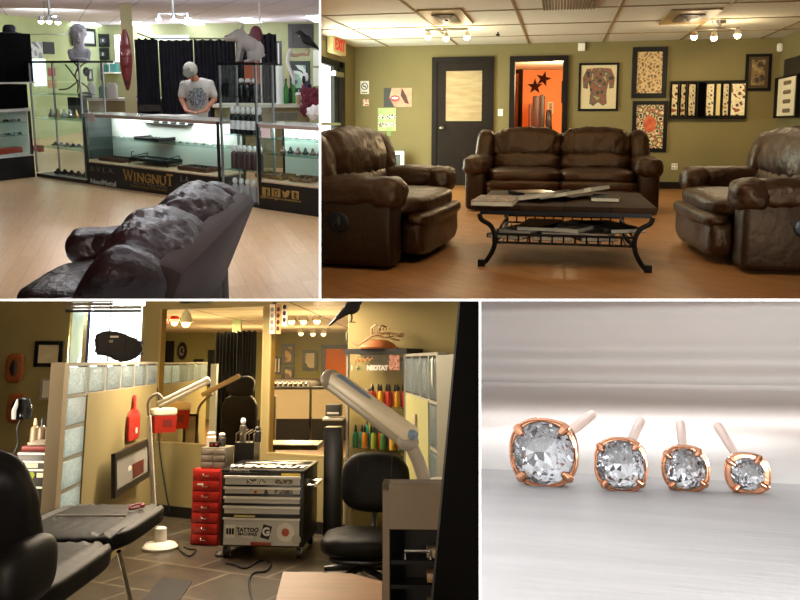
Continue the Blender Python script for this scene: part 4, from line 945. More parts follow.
# window glow strips high on the back wall
WDL = M('shop_daylight', '#e6f2f4', .8, emit=1.6)
WB.flat('window_9', 'x', 'x', 156, 35.5, 189, 40, WDL, .03); WB.flat('window_8', 'x', 'x', 115.5, 35, 121, 62, WDL, .03); WLf.flat('window_7', 'x', 'x', 33, 59, 45, 86, WDL, .03)
for o in R.roots[-3:]:
    del o['label']; del o['category']; o['kind'] = 'structure'
# things on the walls
FRB = M('frame_navy', '#15181e', .4); MT = M('mount_grey', '#b9bebc', .7)
WB.frame('framed_certificate', 'black framed certificate on the back wall, upper of two left of the mask', 'framed picture', 97, 34, 109.5, 47, .1, FRB, WP, M('mount_dark', '#4a5058', .7), .1)
WB.frame('framed_certificate', 'black framed certificate on the back wall, lower of two left of the mask', 'framed picture', 97, 48, 109.5, 60, .1, FRB, WP, M('mount_dark', '#4a5058', .7), .1)
WLf.frame('framed_photo', 'framed picture on the green wall mostly hidden behind the bust', 'framed picture', 69.5, 28, 93, 46, .07, FRB, MT, off=.05)
WLf.flat('poster', 'pale figure poster pinned above the window on the left green wall', 'poster', 31, 42, 42, 58, art('artA', ['#7a8290', '#b9c0c8', '#5a6070'], 4))
WLf.flat('black_shirt_poster', 'black shirt shape pinned on the left green wall beside the pale poster', 'poster', 43, 42, 54, 54, M('poster_black', '#1c2028', .7))
WLf.flat('red_sign', 'small red square sign on the left green wall', 'sign', 48, 68, 55, 76, M('sign_pink', '#b04a50', .6)); WLf.flat('orange_sign', 'small orange paper below the red sign on the left wall', 'notice', 48, 80, 56, 88, M('sign_orange', '#b8865a', .6))
WB.frame('small_dark_frame', 'narrow dark frame on the back wall under the certificates, right one', 'framed picture', 96, 63, 102, 80, .06, FRB, MT); WLf.frame('small_dark_frame', 'small dark frame on the wall between bust and back counter, left one', 'framed picture', 87, 69, 92, 81, .06, FRB, MT)
c, W, H = WB.rect(108, 68, 121, 76); sh = O('wall_shelf', 'short wall shelf with coloured boxes left of the mask', 'shelf', MB().box((0, 0, 0), (W, .3, .04)), WP, loc=c+WB.n*.16-V((0, 0, .02)), rz=WB.rz)
for k, (px, w, h, cc, lb) in enumerate(((111, .18, .2, '#2f6a6a', 'teal box on the wall shelf'), (114.5, .14, .28, '#d8e0e0', 'white carton on the wall shelf'), (118, .18, .22, '#4a8a8c', 'light teal box on the wall shelf'))):
    q = WB.at(px, 70); O('small_box', lb+' left of the carved mask', 'box', MB().box((0, 0, h/2), (w, .15, h)), M('wbx%d' % k, cc, .6), loc=V((q.x, q.y, c.z))+WB.n*.16, rz=WB.rz)
for k, (px, py, w, h, cc, lb) in enumerate(((104, 93, .2, .25, '#3a7a5a', 'green carton'), (112, 93, .22, .3, '#d4d8d4', 'white jar'), (91.5, 92, .14, .3, '#dfe4e6', 'white bottle'), (86, 94, .3, .12, '#2c2a2c', 'dark bowl'))):
    q = zc(px, py, 15.7); O('counter_item', lb+' standing on the left back counter', 'container', MB().lathe([(.001, 0), (w/2, 0), (w/2, h*.8), (w*.3, h), (.001, h)], (0, 0, 0), 14), M('cti%d' % k, cc, .4), loc=(q.x, q.y, 1.051))
O('ceiling_wire', 'thin wire line along the left green wall below the ceiling', 'wire', MB().tube([WLf.at(0, 34)+WLf.n*.02, WLf.at(70, 34.5)+WLf.n*.02], .008, 5), ALU)
# right background
t = WB.frame('framed_bird_print', 'dark framed print on the back wall at right with a crow in front', 'framed picture', 288.5, 24, 313.5, 48, .12, M('frame_brown', '#241f20', .5), art('artB', ['#6a7078', '#9aa0a8', '#c8ccd0'], 3), M('mount_blk', '#2c2a2c', .6), .16)
BKF = M('crow_black', '#0d0f16', .5)
def crow(lb, c, s, rz, leg=1, flip=1):
    t = T('crow', lb, 'crow', c, rz)
    f = flip
    pb = [('e', (0, 0, 0), (.1*s, .07*s, .085*s), (0, f*.5, 0)), ('c', (-.06*s*f, 0, .06*s), (-.1*s*f, 0, .11*s), .055*s, .045*s), ('e', (-.12*s*f, 0, .125*s), (.05*s, .042*s, .044*s)), ('c', (.06*s*f, 0, -.04*s), (.16*s*f, 0, -.12*s), .055*s, .03*s), ('e', (.2*s*f, 0, -.16*s), (.09*s, .035*s, .018*s), (0, f*.72, 0))]
    P('body', organic(pb, .009*s if s < 2 else .015, 2), BKF, t)
    P('beak', MB().cyl((-.155*s*f, 0, .125*s), (-.225*s*f, 0, .105*s), .018*s, .002*s, 8), M('beak', '#1a1a1c', .35), t)
    for sy in (-1, 1):
        m = MB(); m.poly([(-.06*s*f, sy*.062*s, .05*s), (.06*s*f, sy*.07*s, .03*s), (.2*s*f, sy*.03*s, -.13*s), (.1*s*f, sy*.065*s, -.075*s), (-.03*s*f, sy*.075*s, -.03*s)], (0, sy*.012*s, 0)); P('wing', m, BKF, t)
        if leg:
            m = MB(); x = .01*s*f; m.tube([(x, sy*.03*s, -.06*s), (x-.01*s*f, sy*.035*s, -.12*s), (x, sy*.035*s, -.17*s)], .007*s, 6)
            for k in (-1, 0, 1): m.cyl((x, sy*.035*s, -.17*s), (x-.045*s*f, sy*.035*s+k*.025*s, -.175*s), .005*s, .003*s, 6)
            m.cyl((x, sy*.035*s, -.17*s), (x+.03*s*f, sy*.035*s, -.175*s), .005*s, .003*s, 6); P('leg', m, M('crow_leg', '#16161a', .5), t)
    return t
a = zc(307, 40, 14.0); crow('black crow figure perched in front of the dark framed print', a, 1.0, facing(a))
a = zc(294, 80, 13.6); t = T('white_antler', 'white antler-like lamp arm rising beside the bottles at right', 'antler ornament', a, facing(a)); u = 13.6/800
P('antler', MB().tube([(.0, 0, 0), (-3*u, 0, 8*u), (-6*u, 0, 18*u), (-4*u, 0, 28*u), (-2*u, 0, 30*u)], .03, 8, smooth=4), WP, t)
P('driftwood', MB().tube([(-3*u, 0, 25*u), (3*u, 0, 24*u), (8*u, 0, 26*u), (14*u, 0, 25*u), (15*u, 0, 30*u)], .025, 8, smooth=4), M('driftwood', '#b89a88', .7, var=.2), t)
P('support', MB().cyl((0, 0, 1.05-a.z), (0, 0, 0), .015), WP, t)
WB.frame('green_framed_picture', 'framed green picture behind the coloured bottles at right', 'framed picture', 290, 61, 310, 92, .1, M('frame_dkgreen', '#22302c', .5), art('artC', ['#3a5a50', '#7a9a8c', '#b8c8c4', '#1e2a2a'], 2.5))  # picture printed in greens
WB.flat('wall_paper', 'white sheet of paper on the wall at the right edge, upper one', 'paper', 313.5, 50, 325, 66, M('paper_pale', '#c4ccc0', .7), off=.02); WB.flat('wall_paper', 'white sheet of paper on the wall at the right edge, lower one', 'paper', 313.5, 68, 325, 86, M('paper_pale', '#c4ccc0', .7), off=.02)
WB.frame('narrow_dark_picture', 'narrow dark picture right of the rightmost curtain', 'framed picture', 276, 41, 281.5, 66, .05, FRB, MT)
def onc(px, Zc=13.15): q = zc(px, 67, Zc); return V((q.x, q.y, 1.051))
a = onc(279.5); O('white_roll', 'tall white translucent paper roll standing on the right back counter', 'paper roll', MB().lathe([(.001, 0), (.065, 0), (.065, .62), (.05, .62), (.05, .6), (.001, .6)], (0, 0, 0), 18), M('roll_white', '#dceae4', .4), loc=a)
a = onc(285.5); t = T('bottle', 'tall green bottle beside the white paper roll', 'bottle', a); P('body', MB().lathe([(.001, 0), (.045, 0), (.045, .24), (.02, .32), (.018, .38)], (0, 0, 0), 14), M('bottle_green', '#3f8a3a', .15, trans=.3), t); P('cap', MB().cyl((0, 0, .38), (0, 0, .41), .02), BK, t)
for k, (px, h, r, cc, lb) in enumerate(((289.5, .26, .04, '#24302c', 'dark bottle'), (293, .42, .035, '#4a9a4a', 'bright green bottle'), (303.5, .45, .035, '#8a3048', 'crimson bottle'), (306.5, .5, .035, '#3a3a5a', 'purple-blue bottle'), (309.5, .32, .04, '#2a6a5c', 'teal bottle'))):
    a = onc(px, 13.3); bottle(lb+' in the coloured cluster at the right end of the back counter', a.x, a.y, 1.051, h, r, M('cb%d' % k, cc, .25), 'coloured bottles at right', cm=[BK, CAP][k % 2])
a = onc(298, 12.95); t = T('iced_coffee_cup', 'clear plastic cup of milky coffee on the right back counter', 'cup', a); P('cup', MB().lathe([(.001, 0), (.038, 0), (.05, .15), (.052, .155)], (0, 0, 0), 18), M('coffee', '#b39a84', .3), t); P('lid', MB().lathe([(.054, .15), (.054, .165), (.04, .19), (.001, .19)], (0, 0, 0), 18), CAP, t); P('straw', MB().cyl((0, 0, .18), (.01, 0, .24), .005), CAP, t)
a = onc(312, 12.7); m = MB(); m.cush((0, 0, .1), (.34, .25, .34), 3, nz=.05, ns=9); m.cush((-.06, -.05, -.06), (.2, .2, .22), 3, nz=.04, ns=9); O('red_jacket', 'dark red jacket heaped at the right end of the back counter', 'jacket', m, M('jacket_red', '#5c1224', .7, var=.35, vs=9), loc=a)
a = zc(315, 112, 12.3); m = MB(); m.cush((0, 0, 0), (.22, .2, .2), 3, nz=.04, ns=9); O('white_cloth', 'crumpled white cloth below the red jacket', 'cloth', m, WP, loc=a)
a = zc(256, 35, 13.9); t = T('round_red_shield', 'dark red rounded board showing above the back of the pig', 'board', a, facing(a)); P('board', MB().ell((0, 0, 0), (.11, .03, .16)), M('shield_red', '#5a2830', .5), t); P('post', MB().cyl((.07, .03, .55), (.07, .03, -1.5), .015), WP, t)
# pig statue on the tower case
a = R.at(243, 62.5, Yc+.26); s = (a-R.cam).length; s = (R.ax.transposed() @ (a-R.cam)).z/800
t = T('pig_statue', 'pale grey seated pig statue on top of the tower case', 'statue', (a.x, Yc+.26, hT+.001), facing(a)); PG = M('pig_stone', '#a5a19e', .7, var=.15, vs=9, bump=.2, bs=25)
q = lambda x, z, y=0: ((x-243)*s, y*s, (62-z)*s)
pb = [('e', q(256, 51), (8.5*s, 7*s, 10.5*s), (0, .3, 0)), ('c', q(252, 46), q(243, 39), 8.2*s, 6.8*s), ('e', q(240.5, 36), (7.6*s, 6.6*s, 7.0*s)), ('c', q(236, 36.6), q(229, 38.2), 5.2*s, 3.3*s), ('e', q(226.8, 38.4), (1.5*s, 3.3*s, 3.1*s)),
      ('c', q(240.5, 45, -3), q(238.5, 60, -3.4), 3.1*s, 1.6*s), ('c', q(242.5, 45, 3), q(241, 60, 3.4), 3.1*s, 1.6*s), ('e', q(237.2, 60.6, -3.6), (2.2*s, 1.6*s, 1.2*s)), ('e', q(240, 60.6, 3.6), (2.2*s, 1.6*s, 1.2*s)),
      ('e', q(253, 55, -4.5), (6.5*s, 3.6*s, 5.6*s)), ('e', q(254, 55, 4.5), (6.5*s, 3.6*s, 5.6*s)), ('c', q(252, 60, -5), q(245, 60.6, -5), 1.9*s, 1.3*s), ('c', q(253, 60, 5), q(246, 60.6, 5), 1.9*s, 1.3*s), ('e', q(234, 31.5, -3), (1.4*s, 1*s, 1*s)),
      ('c', q(264, 56), q(266, 53), .8*s, .4*s)]
P('body', organic(pb, .011, 2), PG, t)
for sy in (-1, 1): m = MB(); m.poly([q(239.5, 31.5, sy*4), q(244.5, 32.5, sy*6.5), q(245, 24.5, sy*7.5)], (0, .014*sy, 0)); P('ear', m, PG, t); P('eye', MB().ell(q(236.4, 33.8, sy*3.9), (.7*s, .5*s, .6*s), seg=8), BK, t)
# the man
c = zc(196, 67, 12.25); c.z = 0; t = T('person', 'man in pale cap and grey printed T-shirt bending over the showcase', 'person', c, facing(c)); k_ = 12.25/800
def w(x, y, d=0): return ((x-196)*k_, d, 1.65-(y-67)*k_)
SK = M('skin', '#b0785e', .55, hx2='#a06650', vs=8); HD = w(190.5, 71, -.13)
def hand(wr, tip, side):
    wr, tip = V(wr), V(tip); d = (tip-wr).normalized(); n = V((0, 0, 1)); sd = d.cross(n).normalized(); L = .085; pm = wr+d*.05; out = [('e', pm, (.036, .046, .022))]
    for i, ln in enumerate((.062, .074, .068, .054)):
        b = wr+d*L+sd*((i-1.5)*.021); mid = b+d*ln*.55+n*.004; out += [('c', wr+d*.05+sd*((i-1.5)*.016), b, .012, .0095), ('c', b, mid, .0095, .0085), ('c', mid, mid+d*ln*.4-n*.022, .0085, .0075)]
    b = wr+d*.03+sd*side*.03; out += [('c', b, b+d*.035+sd*side*.022, .013, .011), ('c', b+d*.035+sd*side*.022, b+d*.068+sd*side*.02-n*.01, .011, .009)]
    return out
sl, sr = w(183.5, 85), w(209, 84); el, er = w(180.5, 98, -.02), w(213, 99, -.03); wl, wr_ = w(185, 110.5, -.26), w(203, 111, -.28); wl = (wl[0], -.34, 1.0); wr_ = (wr_[0], -.36, 1.0)
tors = [('c', (0, .06, 1.0), (0, .03, 1.22), .14, .155), ('c', (-.06, .03, 1.3), (.07, .03, 1.32), .15, .15), ('e', (0, .05, 1.37), (.165, .1, .08)), ('c', (-.05, .05, 1.05), (.05, .05, 1.05), .13, .13)]
pb = tors+[('c', (.0, .0, 1.42), (HD[0]+.02, HD[1]+.04, HD[2]-.04), .066, .058), ('e', HD, (.078, .098, .112), (.65, 0, .2)), ('c', sl, el, .056, .043), ('c', el, wl, .042, .026), ('c', sr, er, .056, .043), ('c', er, wr_, .042, .026),
    ('c', (-.09, .05, .92), (-.11, .03, .5), .095, .062), ('c', (-.11, .03, .5), (-.12, .06, .1), .058, .038), ('c', (.09, .05, .92), (.11, .03, .5), .095, .062), ('c', (.11, .03, .5), (.12, .06, .1), .058, .038), ('c', (-.12, .08, .05), (-.13, -.12, .035), .042, .034), ('c', (.12, .08, .05), (.13, -.12, .035), .042, .034),
    ('e', (0, .06, .95), (.17, .12, .1)), ('c', (HD[0]-.02, HD[1]-.085, HD[2]-.035), (HD[0]-.024, HD[1]-.105, HD[2]-.06), .012, .017), ('e', (HD[0]-.02, HD[1]-.06, HD[2]-.1), (.03, .03, .025))]
for sx in (-1, 1): pb.append(('e', (HD[0]+sx*.08, HD[1]+.02, HD[2]-.01), (.012, .02, .03)))
pb += hand(wl, (wl[0]+.12, wl[1]-.07, .985), 1)+hand(wr_, (wr_[0]-.12, wr_[1]-.05, .985), -1)
P('body', organic(pb, .0085, 3), SK, t)
SHT = M('shirt_grey', '#b2b2ac', .85, var=.06, vs=9, bump=.4, bs=14)
e = .02; lp3 = lambda a, b, f: tuple(V(a).lerp(V(b), f)); sh = [(p[0], p[1], p[2], p[3]+e, p[4]+e) if p[0] == 'c' else ('e', p[1], tuple(q+e for q in p[2])) for p in tors]+[('c', sl, lp3(sl, el, .72), .066, .068), ('c', sr, lp3(sr, er, .72), .068, .068), ('c', (-.02, .05, .92), (.02, .05, .92), .165, .165), ('c', sl, (-.05, .04, 1.38), .07, .092), ('c', sr, (.08, .04, 1.39), .07, .092)]
P('t_shirt', organic(sh, .012, 4), SHT, t)
PRT = art('shirt_print', ['#8e8e8a', '#6a747c', '#3c4650', '#84868a'], 22); PTS = []
m = MB(); n = 14
for j in range(n+1):
    for i in range(n+1):
        u, v = i/n-.5, j/n-.5; x = u*.27; z = 1.19+v*.3; PTS.append((x, -.152-.0*u-.03*math.cos(u*2.4)+(.0 if z > 1.2 else .0), z))
prm = P('shirt_print', m._add(PTS, [(j*(n+1)+i, j*(n+1)+i+1, (j+1)*(n+1)+i+1, (j+1)*(n+1)+i) for j in range(n) for i in range(n) if ((i-6.5)/7)**2+((j-6.5)/7.2)**2+.35*noise.noise(V((i*.5, j*.5, 3))) < .95]), PRT, t)
P('trousers', organic([('c', (-.09, .05, .92), (-.11, .03, .5), .112, .082), ('c', (-.11, .03, .5), (-.12, .06, .1), .078, .06), ('c', (.09, .05, .92), (.11, .03, .5), .112, .082), ('c', (.11, .03, .5), (.12, .06, .1), .078, .06), ('e', (0, .06, .96), (.18, .135, .11))], .014, 3), M('denim', '#23283a', .8), t)
for sx in (-1, 1): P('shoe', MB().cush((sx*.125, -.03, .045), (.105, .3, .085), 3), BK, t)
CPM = M('cap_cloth', '#a6a49a', .8, var=.1, vs=10)
m = MB(); cc = V(HD)+V((0, -.01, .03)); m.ell(cc, (.108, .125, .105), rot=(.6, 0, .2), seg=20); P('cap', m, CPM, t)
m = MB(); m.ell(cc+V((-.03, -.13, -.065)), (.085, .075, .013), rot=(1.0, 0, .25), seg=16); P('cap_brim', m, M('cap_brim', '#5c5c54', .8), t); P('cap_badge', MB().ell(cc+V((-.02, -.112, .0)), (.014, .008, .014), seg=10), M('badge_dark', '#4a4a48', .7), t)
P('hair', MB().ell(V(HD)+V((.03, .05, -.01)), (.07, .075, .075), seg=14), M('hair_brown', '#3a2a20', .8), t)
for sx in (-1, 1): P('eye', MB().ell((HD[0]-.02+sx*.03, HD[1]-.085, HD[2]-.015), (.012, .008, .008), seg=8), BK, t)
# leather sofa seen from behind, near the viewer
use(RA)
frd = R.ax @ V((-1, 0, 0)); frd.z = 0; frd.normalize(); vw = R.ax @ V((0, 0, 1)); vw.z = 0; vw.normalize()
pfar, pn = R.fl(234, 190, .95), R.fl(157, 262, .95)
LEC = M('burgundy_leather', '#241010', .33, var=.3, vs=6, bump=.6, bs=18, bdist=.02, spec=.6); LEC2 = M('brown_suede', '#33211b', .75, var=.1, vs=4)
AS = 2.15; ctr = pfar-vw*(AS/2-AFAR)+frd*ASD
recliner('leather_loveseat', 'dark burgundy leather sofa seen from behind in the shop foreground', 'sofa', (ctr.x, ctr.y, 0), math.atan2(frd.x, -frd.y)+ASR, AS, 1.05, 2, .26, LEC, LEC2, seed=31, lean=ALEAN, ru=.02)
# corner of a table with magazines, far left
a = R.fl(-6, 224, .47); t = T('side_table', 'black iron side table corner at the left edge of the shop', 'table', (a.x, a.y, 0), facing(a)); P('tabletop', MB().box((-.3, 0, .455), (.66, .6, .03)), DK, t)
for sx in (-.58, -.0):
    for sy in (-.26, .26): P('leg', MB().tube([(sx, sy, .44), (sx-.0, sy, .36), (sx-.07, sy, .3), (sx-.1, sy, .15), (sx-.1, sy, .01)], .016, 6, smooth=3), DK, t)
for k in range(3): O('magazine', 'magazine on the side table at the left edge, %s of three' % ('bottom', 'middle', 'topmost')[k], 'magazine', MB().box((-.2, -.05, 0), (.42, .3, .03), rot=(0, 0, .1*k)), [M('mgA', '#8f9294', .4), M('mgB', '#5a6068', .4), M('mgC', '#9a9c9e', .4)][k], loc=(a.x, a.y, .487+.032*k), rz=facing(a))
# ceiling lights of the shop, plus added fills for left wall and front
cA = zc(160, 67, 9); 
for (px, Zd, pw) in ((90, 7, A1), (230, 7, A1), (60, 12, A2), (180, 12, A2), (270, 11, A2), (120, 17, A3), (250, 17, A3)):
    q = zc(px, 67, Zd); q.z = ZA-.05; area(q, (q.x, q.y, 0), 1.6, pw*(.25 if (px, Zd) == (60, 12) else 1), (.93, .97, 1), sy=1.0)
q = zc(50, 67, 15.5); q.z = 2.3; w2 = WLf.at(75, 60); area(q, w2, 1.0, A4, (.95, 1, .9))
q = zc(150, 67, 3); q.z = ZA-.05; area(q, zc(160, 120, 9), 1.6, A5, (.95, .96, 1))
# ================================================================ SET C: tattoo station (lower left)
use(RC)
OC = M('khaki_wall', '#8c7f52', .85, var=.05, vs=2, bump=.08, bs=50); OCD = M('khaki_wall_far', '#84764c', .85, var=.05, vs=2)
BLV = M('black_vinyl', '#0a0807', .55, spec=.2, var=.2, vs=6, bump=.25, bs=12); BKC = M('black_enamel', '#0c0b0b', .35); REDM = M('red_enamel', '#a31d14', .4, var=.05, vs=4)
CHC = M('chrome', '#c8c4bc', .15, 1); SIL = M('silver_drawer', '#e4e0d6', .35, .1); CRM = M('cream_plastic', '#cfc4ae', .45); WC_ = M('white_enamel', '#ddd6c8', .45); GREYM = M('grey_plastic_c', '#8c8478', .5)
WC = Wall(R.fl(150, 514), R.fl(330, 535)); HT = 2.5
def wu(px, py=380): return (WC.at(px, py)-WC.p).dot(WC.t)
def wpt(u, z, off=0): q = WC.p+WC.t*u+WC.n*off; q.z = z; return q
def wpiece(m, u0, u1, z0, z1): m.poly([wpt(u0, z0), wpt(u1, z0), wpt(u1, z1), wpt(u0, z1)], -WC.n*.1)
m1 = (wu(157), wu(262.5), WC.at(210, 446).z, WC.at(210, 307.5).z); m2 = (wu(268.5), wu(349), WC.at(300, 456).z, WC.at(300, 301).z)
m = MB(); uL, uR = wu(141.5), wu(500)
wpiece(m, uL, m1[0], 0, HT); wpiece(m, m1[0], m1[1], 0, m1[2]); wpiece(m, m1[0], m1[1], m1[3], HT); wpiece(m, m1[1], m2[0], 0, HT); wpiece(m, m2[0], m2[1], 0, m2[2]); wpiece(m, m2[0], m2[1], m2[3], HT); wpiece(m, m2[1], uR, 0, HT)
S('wall_station_back', m, OC)
m = MB(); m.poly([wpt(uL, 0, .001), wpt(uR, 0, .001), wpt(uR, .1, .001), wpt(uL, .1, .001)], WC.n*.015); S('baseboard_station', m, M('baseboard_black', '#14100d', .5))
TLE = planks('slate_tile', '#4c4438', '#3f372d', '#6c6250', .62, .62, ang=.42, rough=.38, grain=-.35, mortar=.012, off=.5, bump=.3)
S('floor_station', slab(-.06, 0, [zc(-60, 360, 1.2), zc(520, 360, 1.2), zc(560, 360, 9.5), zc(-160, 360, 13)]) if 'slab' in globals() else MB(), TLE)
# mirrors: see-through panes onto the mirrored half of the shop behind them
MIR = glass('mirror_pane', '#f4e8cc', .01, .3)
for (a, b, c, d, lb) in ((*m1, 'large wall mirror on the left, reflecting black curtains and a clock'), (*m2, 'tall wall mirror on the right, reflecting white counters and an orange doorway')):
    q = wpt((a+b)/2, (c+d)/2, -.02); t = T('wall_mirror', lb, 'mirror', q, WC.rz); W, H = b-a, d-c
    P('pane', MB().box((0, 0, 0), (W, .004, H)), MIR, t); m = MB()
    for s_ in (-1, 1): m.box((s_*(W/2-.006), -.012, 0), (.012, .02, H))
    m.box((0, -.012, -H/2+.008), (W, .02, .016)); P('edge_trim', m, M('trim_tan', '#a08c58', .5), t)
# mirrored hall
Zf = 21.0; RWall_ = Wall(zc(100, 360, Zf), zc(420, 360, Zf)); CZ = R.at(250, 333, zc(250, 360, Zf).y).z
S('wall_hall_back', RWall_.wall(-.1, CZ), M('hall_olive', '#8c8652', .85)); S('floor_hall', slab(-.06, 0, [zc(130, 360, 8.6), zc(400, 360, 8.6), zc(430, 360, Zf), zc(60, 360, Zf)]), planks('hall_wood', '#7a5a3c', '#6c4e34', '#4a3420', .15, 1.4, ang=.3, rough=.4))
S('ceiling_hall', slab(CZ, CZ+.1, [zc(130, 360, 8.6), zc(400, 360, 8.6), zc(430, 360, Zf), zc(60, 360, Zf)]), planks('hall_ceiling', '#e4dabc', '#dccfae', '#8c7850', .8, 1.6, ang=0, rough=.9, off=0, grain=-.05, mortar=.02))

def rfr(x0, y0, x1, y1, lb, am, W_=RWall_, w=.08, fm=None): return W_.frame('framed_picture', lb, 'framed picture', x0, y0, x1, y1, w, fm or BKC, am, dep=.05)
rfr(282, 344, 294.5, 365, 'upper of two stacked framed prints seen in the right mirror', art('rp1', ['#8a6a3a', '#c0a060', '#5a4424'], 3)); rfr(282, 366.5, 294.5, 387, 'lower of two stacked framed prints seen in the right mirror', art('rp2', ['#a8946a', '#7a5a3c', '#c8b484'], 3))
rfr(302.5, 350, 317.5, 371, 'framed torso-shaped print seen in the right mirror', art('rp3', ['#2a2a22', '#c4b488', '#c8b890'], 1.6)); rfr(270, 356.5, 281, 374, 'striped black and white display rack seen in the right mirror', M('rp4', '#14110e', .5))
for k in range(3): RWall_.flat('white_leaf', 'thin white sheet standing in the rack seen in the right mirror', 'sheet', 272+k*3.2, 358.5, 273.5+k*3.2, 372, WC_, .02, off=.06, group='sheets in the mirrored rack')
rfr(194, 359, 203.5, 377, 'small framed print seen in the left mirror', art('rp5', ['#8a7a5a', '#b8a47a'], 2), w=.1); rfr(208, 350, 216, 386, 'tall dark framed print seen in the left mirror beside the curtain', art('rp6', ['#4a4438', '#9a8c6a'], 2), w=.12)
RWall_.flat('paper_notice', 'pale notice on the wall under the clock seen in the left mirror', 'notice', 180, 368, 188, 376, art('rp7', ['#c8a880', '#d8ccb0'], 3))
q = RWall_.at(182.5, 351); t = T('wall_clock', 'oval black wall clock with pale numerals seen in the left mirror', 'clock', q, RWall_.rz); u = Zf/800
P('case', MB().lathe([(.001, -.08), (4.2*u, -.08), (4.6*u, -.04), (4.6*u, 0), (.001, 0)], (0, 0, 0), 28, 'y', sy=1.9).xf(Matrix.Diagonal((1, -1, 1, 1))), BKC, t); P('dial', MB().lathe([(.001, .09), (2.6*u, .09)], (0, 0, 0), 24, 'y', sy=1.9), M('dial', '#6a6458', .5, hx2='#b8ae98', vs=3), t)
t2 = MB()
for a_ in (.6, 2.2): t2.box((math.sin(a_)*1.0*u, -.13, math.cos(a_)*1.6*u), (.05, .02, 3*u), rot=(0, a_, 0))
P('hands', t2, BKC, t)
# mirrored doorway, curtains, counters
DRM = M('orange_glow_wall', '#e07a2c', .8)
RWall_.flat('orange_doorway', 'orange lit doorway seen in the right mirror', 'doorway', 324.5, 348, 350, 387, DRM, .04, off=.02); c, W, H = RWall_.rect(321.5, 345, 352, 388)
m = MB(); m.box((-W/2+.05, -.08, 0), (.1, .1, H)); m.box((0, -.08, H/2-.05), (W, .1, .1)); O('door_frame_dark', 'dark frame around the orange doorway seen in the right mirror', 'door frame', m, BKC, loc=c, rz=RWall_.rz)
RWall_.flat('orange_doorway', 'sliver of orange doorway at the left edge of the left mirror', 'doorway', 156, 347, 164, 390, DRM, .04, off=.03); RWall_.flat('dark_door', 'dark open door beside the orange sliver in the left mirror', 'door', 164, 341, 174, 392, BKC, .08, off=.02)
def cur2(px0, px1, top, Zc, folds, lb, seed):
    a, b = zc(px0, 360, Zc), zc(px1, 360, Zc); zt2 = zc((px0+px1)/2, top, Zc).z; c = (a+b)/2; c.z = 0
    O('black_curtain', lb, 'curtain', curtain(a-c, b-c, .05, zt2, folds, .06, seed), M('curtain_black_warm', '#070605', .95, spec=.1, var=.3, vs=5), loc=c)
cur2(215, 237, 331, 13.2, 6, 'black curtain left half seen in the left mirror', 8); cur2(236.5, 256, 330, 13.0, 7, 'black curtain right half seen in the left mirror', 9)
a = zc(236, 360, 14); O('green_post', 'pale green ceiling post above the curtain in the left mirror', 'post', MB().box((0, 0, (CZ+1.5)/2), (.15, .1, CZ-1.5)), M('post_green', '#a8b890', .7), loc=(a.x, a.y, 0))
for (x0, x1, lb) in ((264, 310, 'left white-fronted counter'), (312.5, 352, 'right white-fronted counter')):
    a, b = zc(x0, 360, 15.4), zc(x1, 360, 15.4); t = T('white_counter', lb+' with black base seen in the right mirror', 'counter', ((a.x+b.x)/2, (a.y+b.y)/2, 0), RWall_.rz); L = (b-a).length; z1, z2 = zc(300, 418, 15.4).z, zc(300, 389, 15.4).z
    P('base', MB().box((0, .3, z1/2), (L, .6, z1)), BKC, t); P('front_panel', MB().box((0, .3, (z1+z2)/2), (L, .6, z2-z1)), M('counter_white', '#b8aa90', .5), t)
    P('top', MB().box((0, .3, z2+.02), (L+.02, .64, .04)), BKC, t)
for k in range(8): a = zc(273+k*5, 360, 15.6); O('counter_ornament', 'tiny glinting item on the white counter in the right mirror', 'ornament', MB().lathe([(.001, 0), (.05, 0), (.05, .06), (.001, .1)], (0, 0, 0), 8), CHC, 'items on the mirrored counter', loc=(a.x, a.y, z2+.041))
a, b = zc(264, 360, 18), zc(326, 360, 18); O('dark_sofa_back', 'dark sofa back behind the white counters in the right mirror', 'sofa', MB().cush(((0, 0, .55)), ((b-a).length, .8, 1.1), 7), M('sofa_mirror', '#1c120c', .5), loc=((a.x+b.x)/2, a.y, 0))
a = zc(273, 360, 11.5); O('grey_bin', 'grey upright bin at the left edge of the right mirror', 'bin', MB().rbox((0, 0, .5), (.12, .12, 1.0), .02), M('bin_grey', '#5c5646', .5), loc=(a.x, a.y, 0))
BG = M('bulb_warm', '#ffe0b0', .5, emit=9)
def pend(lb, px, py, Zc, col=None):
    a = zc(px, py, Zc); t = T('ceiling_lamp', lb, 'lamp', (a.x, a.y, CZ)); P('stem', MB().cyl((0, 0, a.z-CZ+.05), (0, 0, 0), .012), CHC, t)
    P('shade', MB().lathe([(.02, .16), (.06, .1), (.09, 0), (.08, 0), (.04, .1)], (0, 0, a.z-CZ), 14), col or CHC, t); P('bulb', MB().ell((0, 0, a.z-CZ-.01), (.055, .055, .055), seg=10), BG, t)
RS = M('shade_red', '#b02418', .4)
pend('red-shaded lamp hanging leftmost in the left mirror', 163, 323.5, 13, RS); pend('red-shaded lamp hanging second from left in the left mirror', 174.5, 322, 13, RS); pend('bare bulb lamp right of the red lamps in the left mirror', 186, 322.5, 10.2)
for k, (px, py, lb) in enumerate(((291.5, 321, 'leftmost of the nearer three'), (303.5, 321, 'middle of the nearer three'), (317, 320.5, 'rightmost of the nearer three'), (301, 333, 'leftmost of the farther three'), (313, 333.5, 'middle of the farther three'), (323.5, 333.5, 'rightmost of the farther three'))):
    pend('ceiling spot lamp seen in the right mirror, '+lb, px, py, 13 if k < 3 else 18)
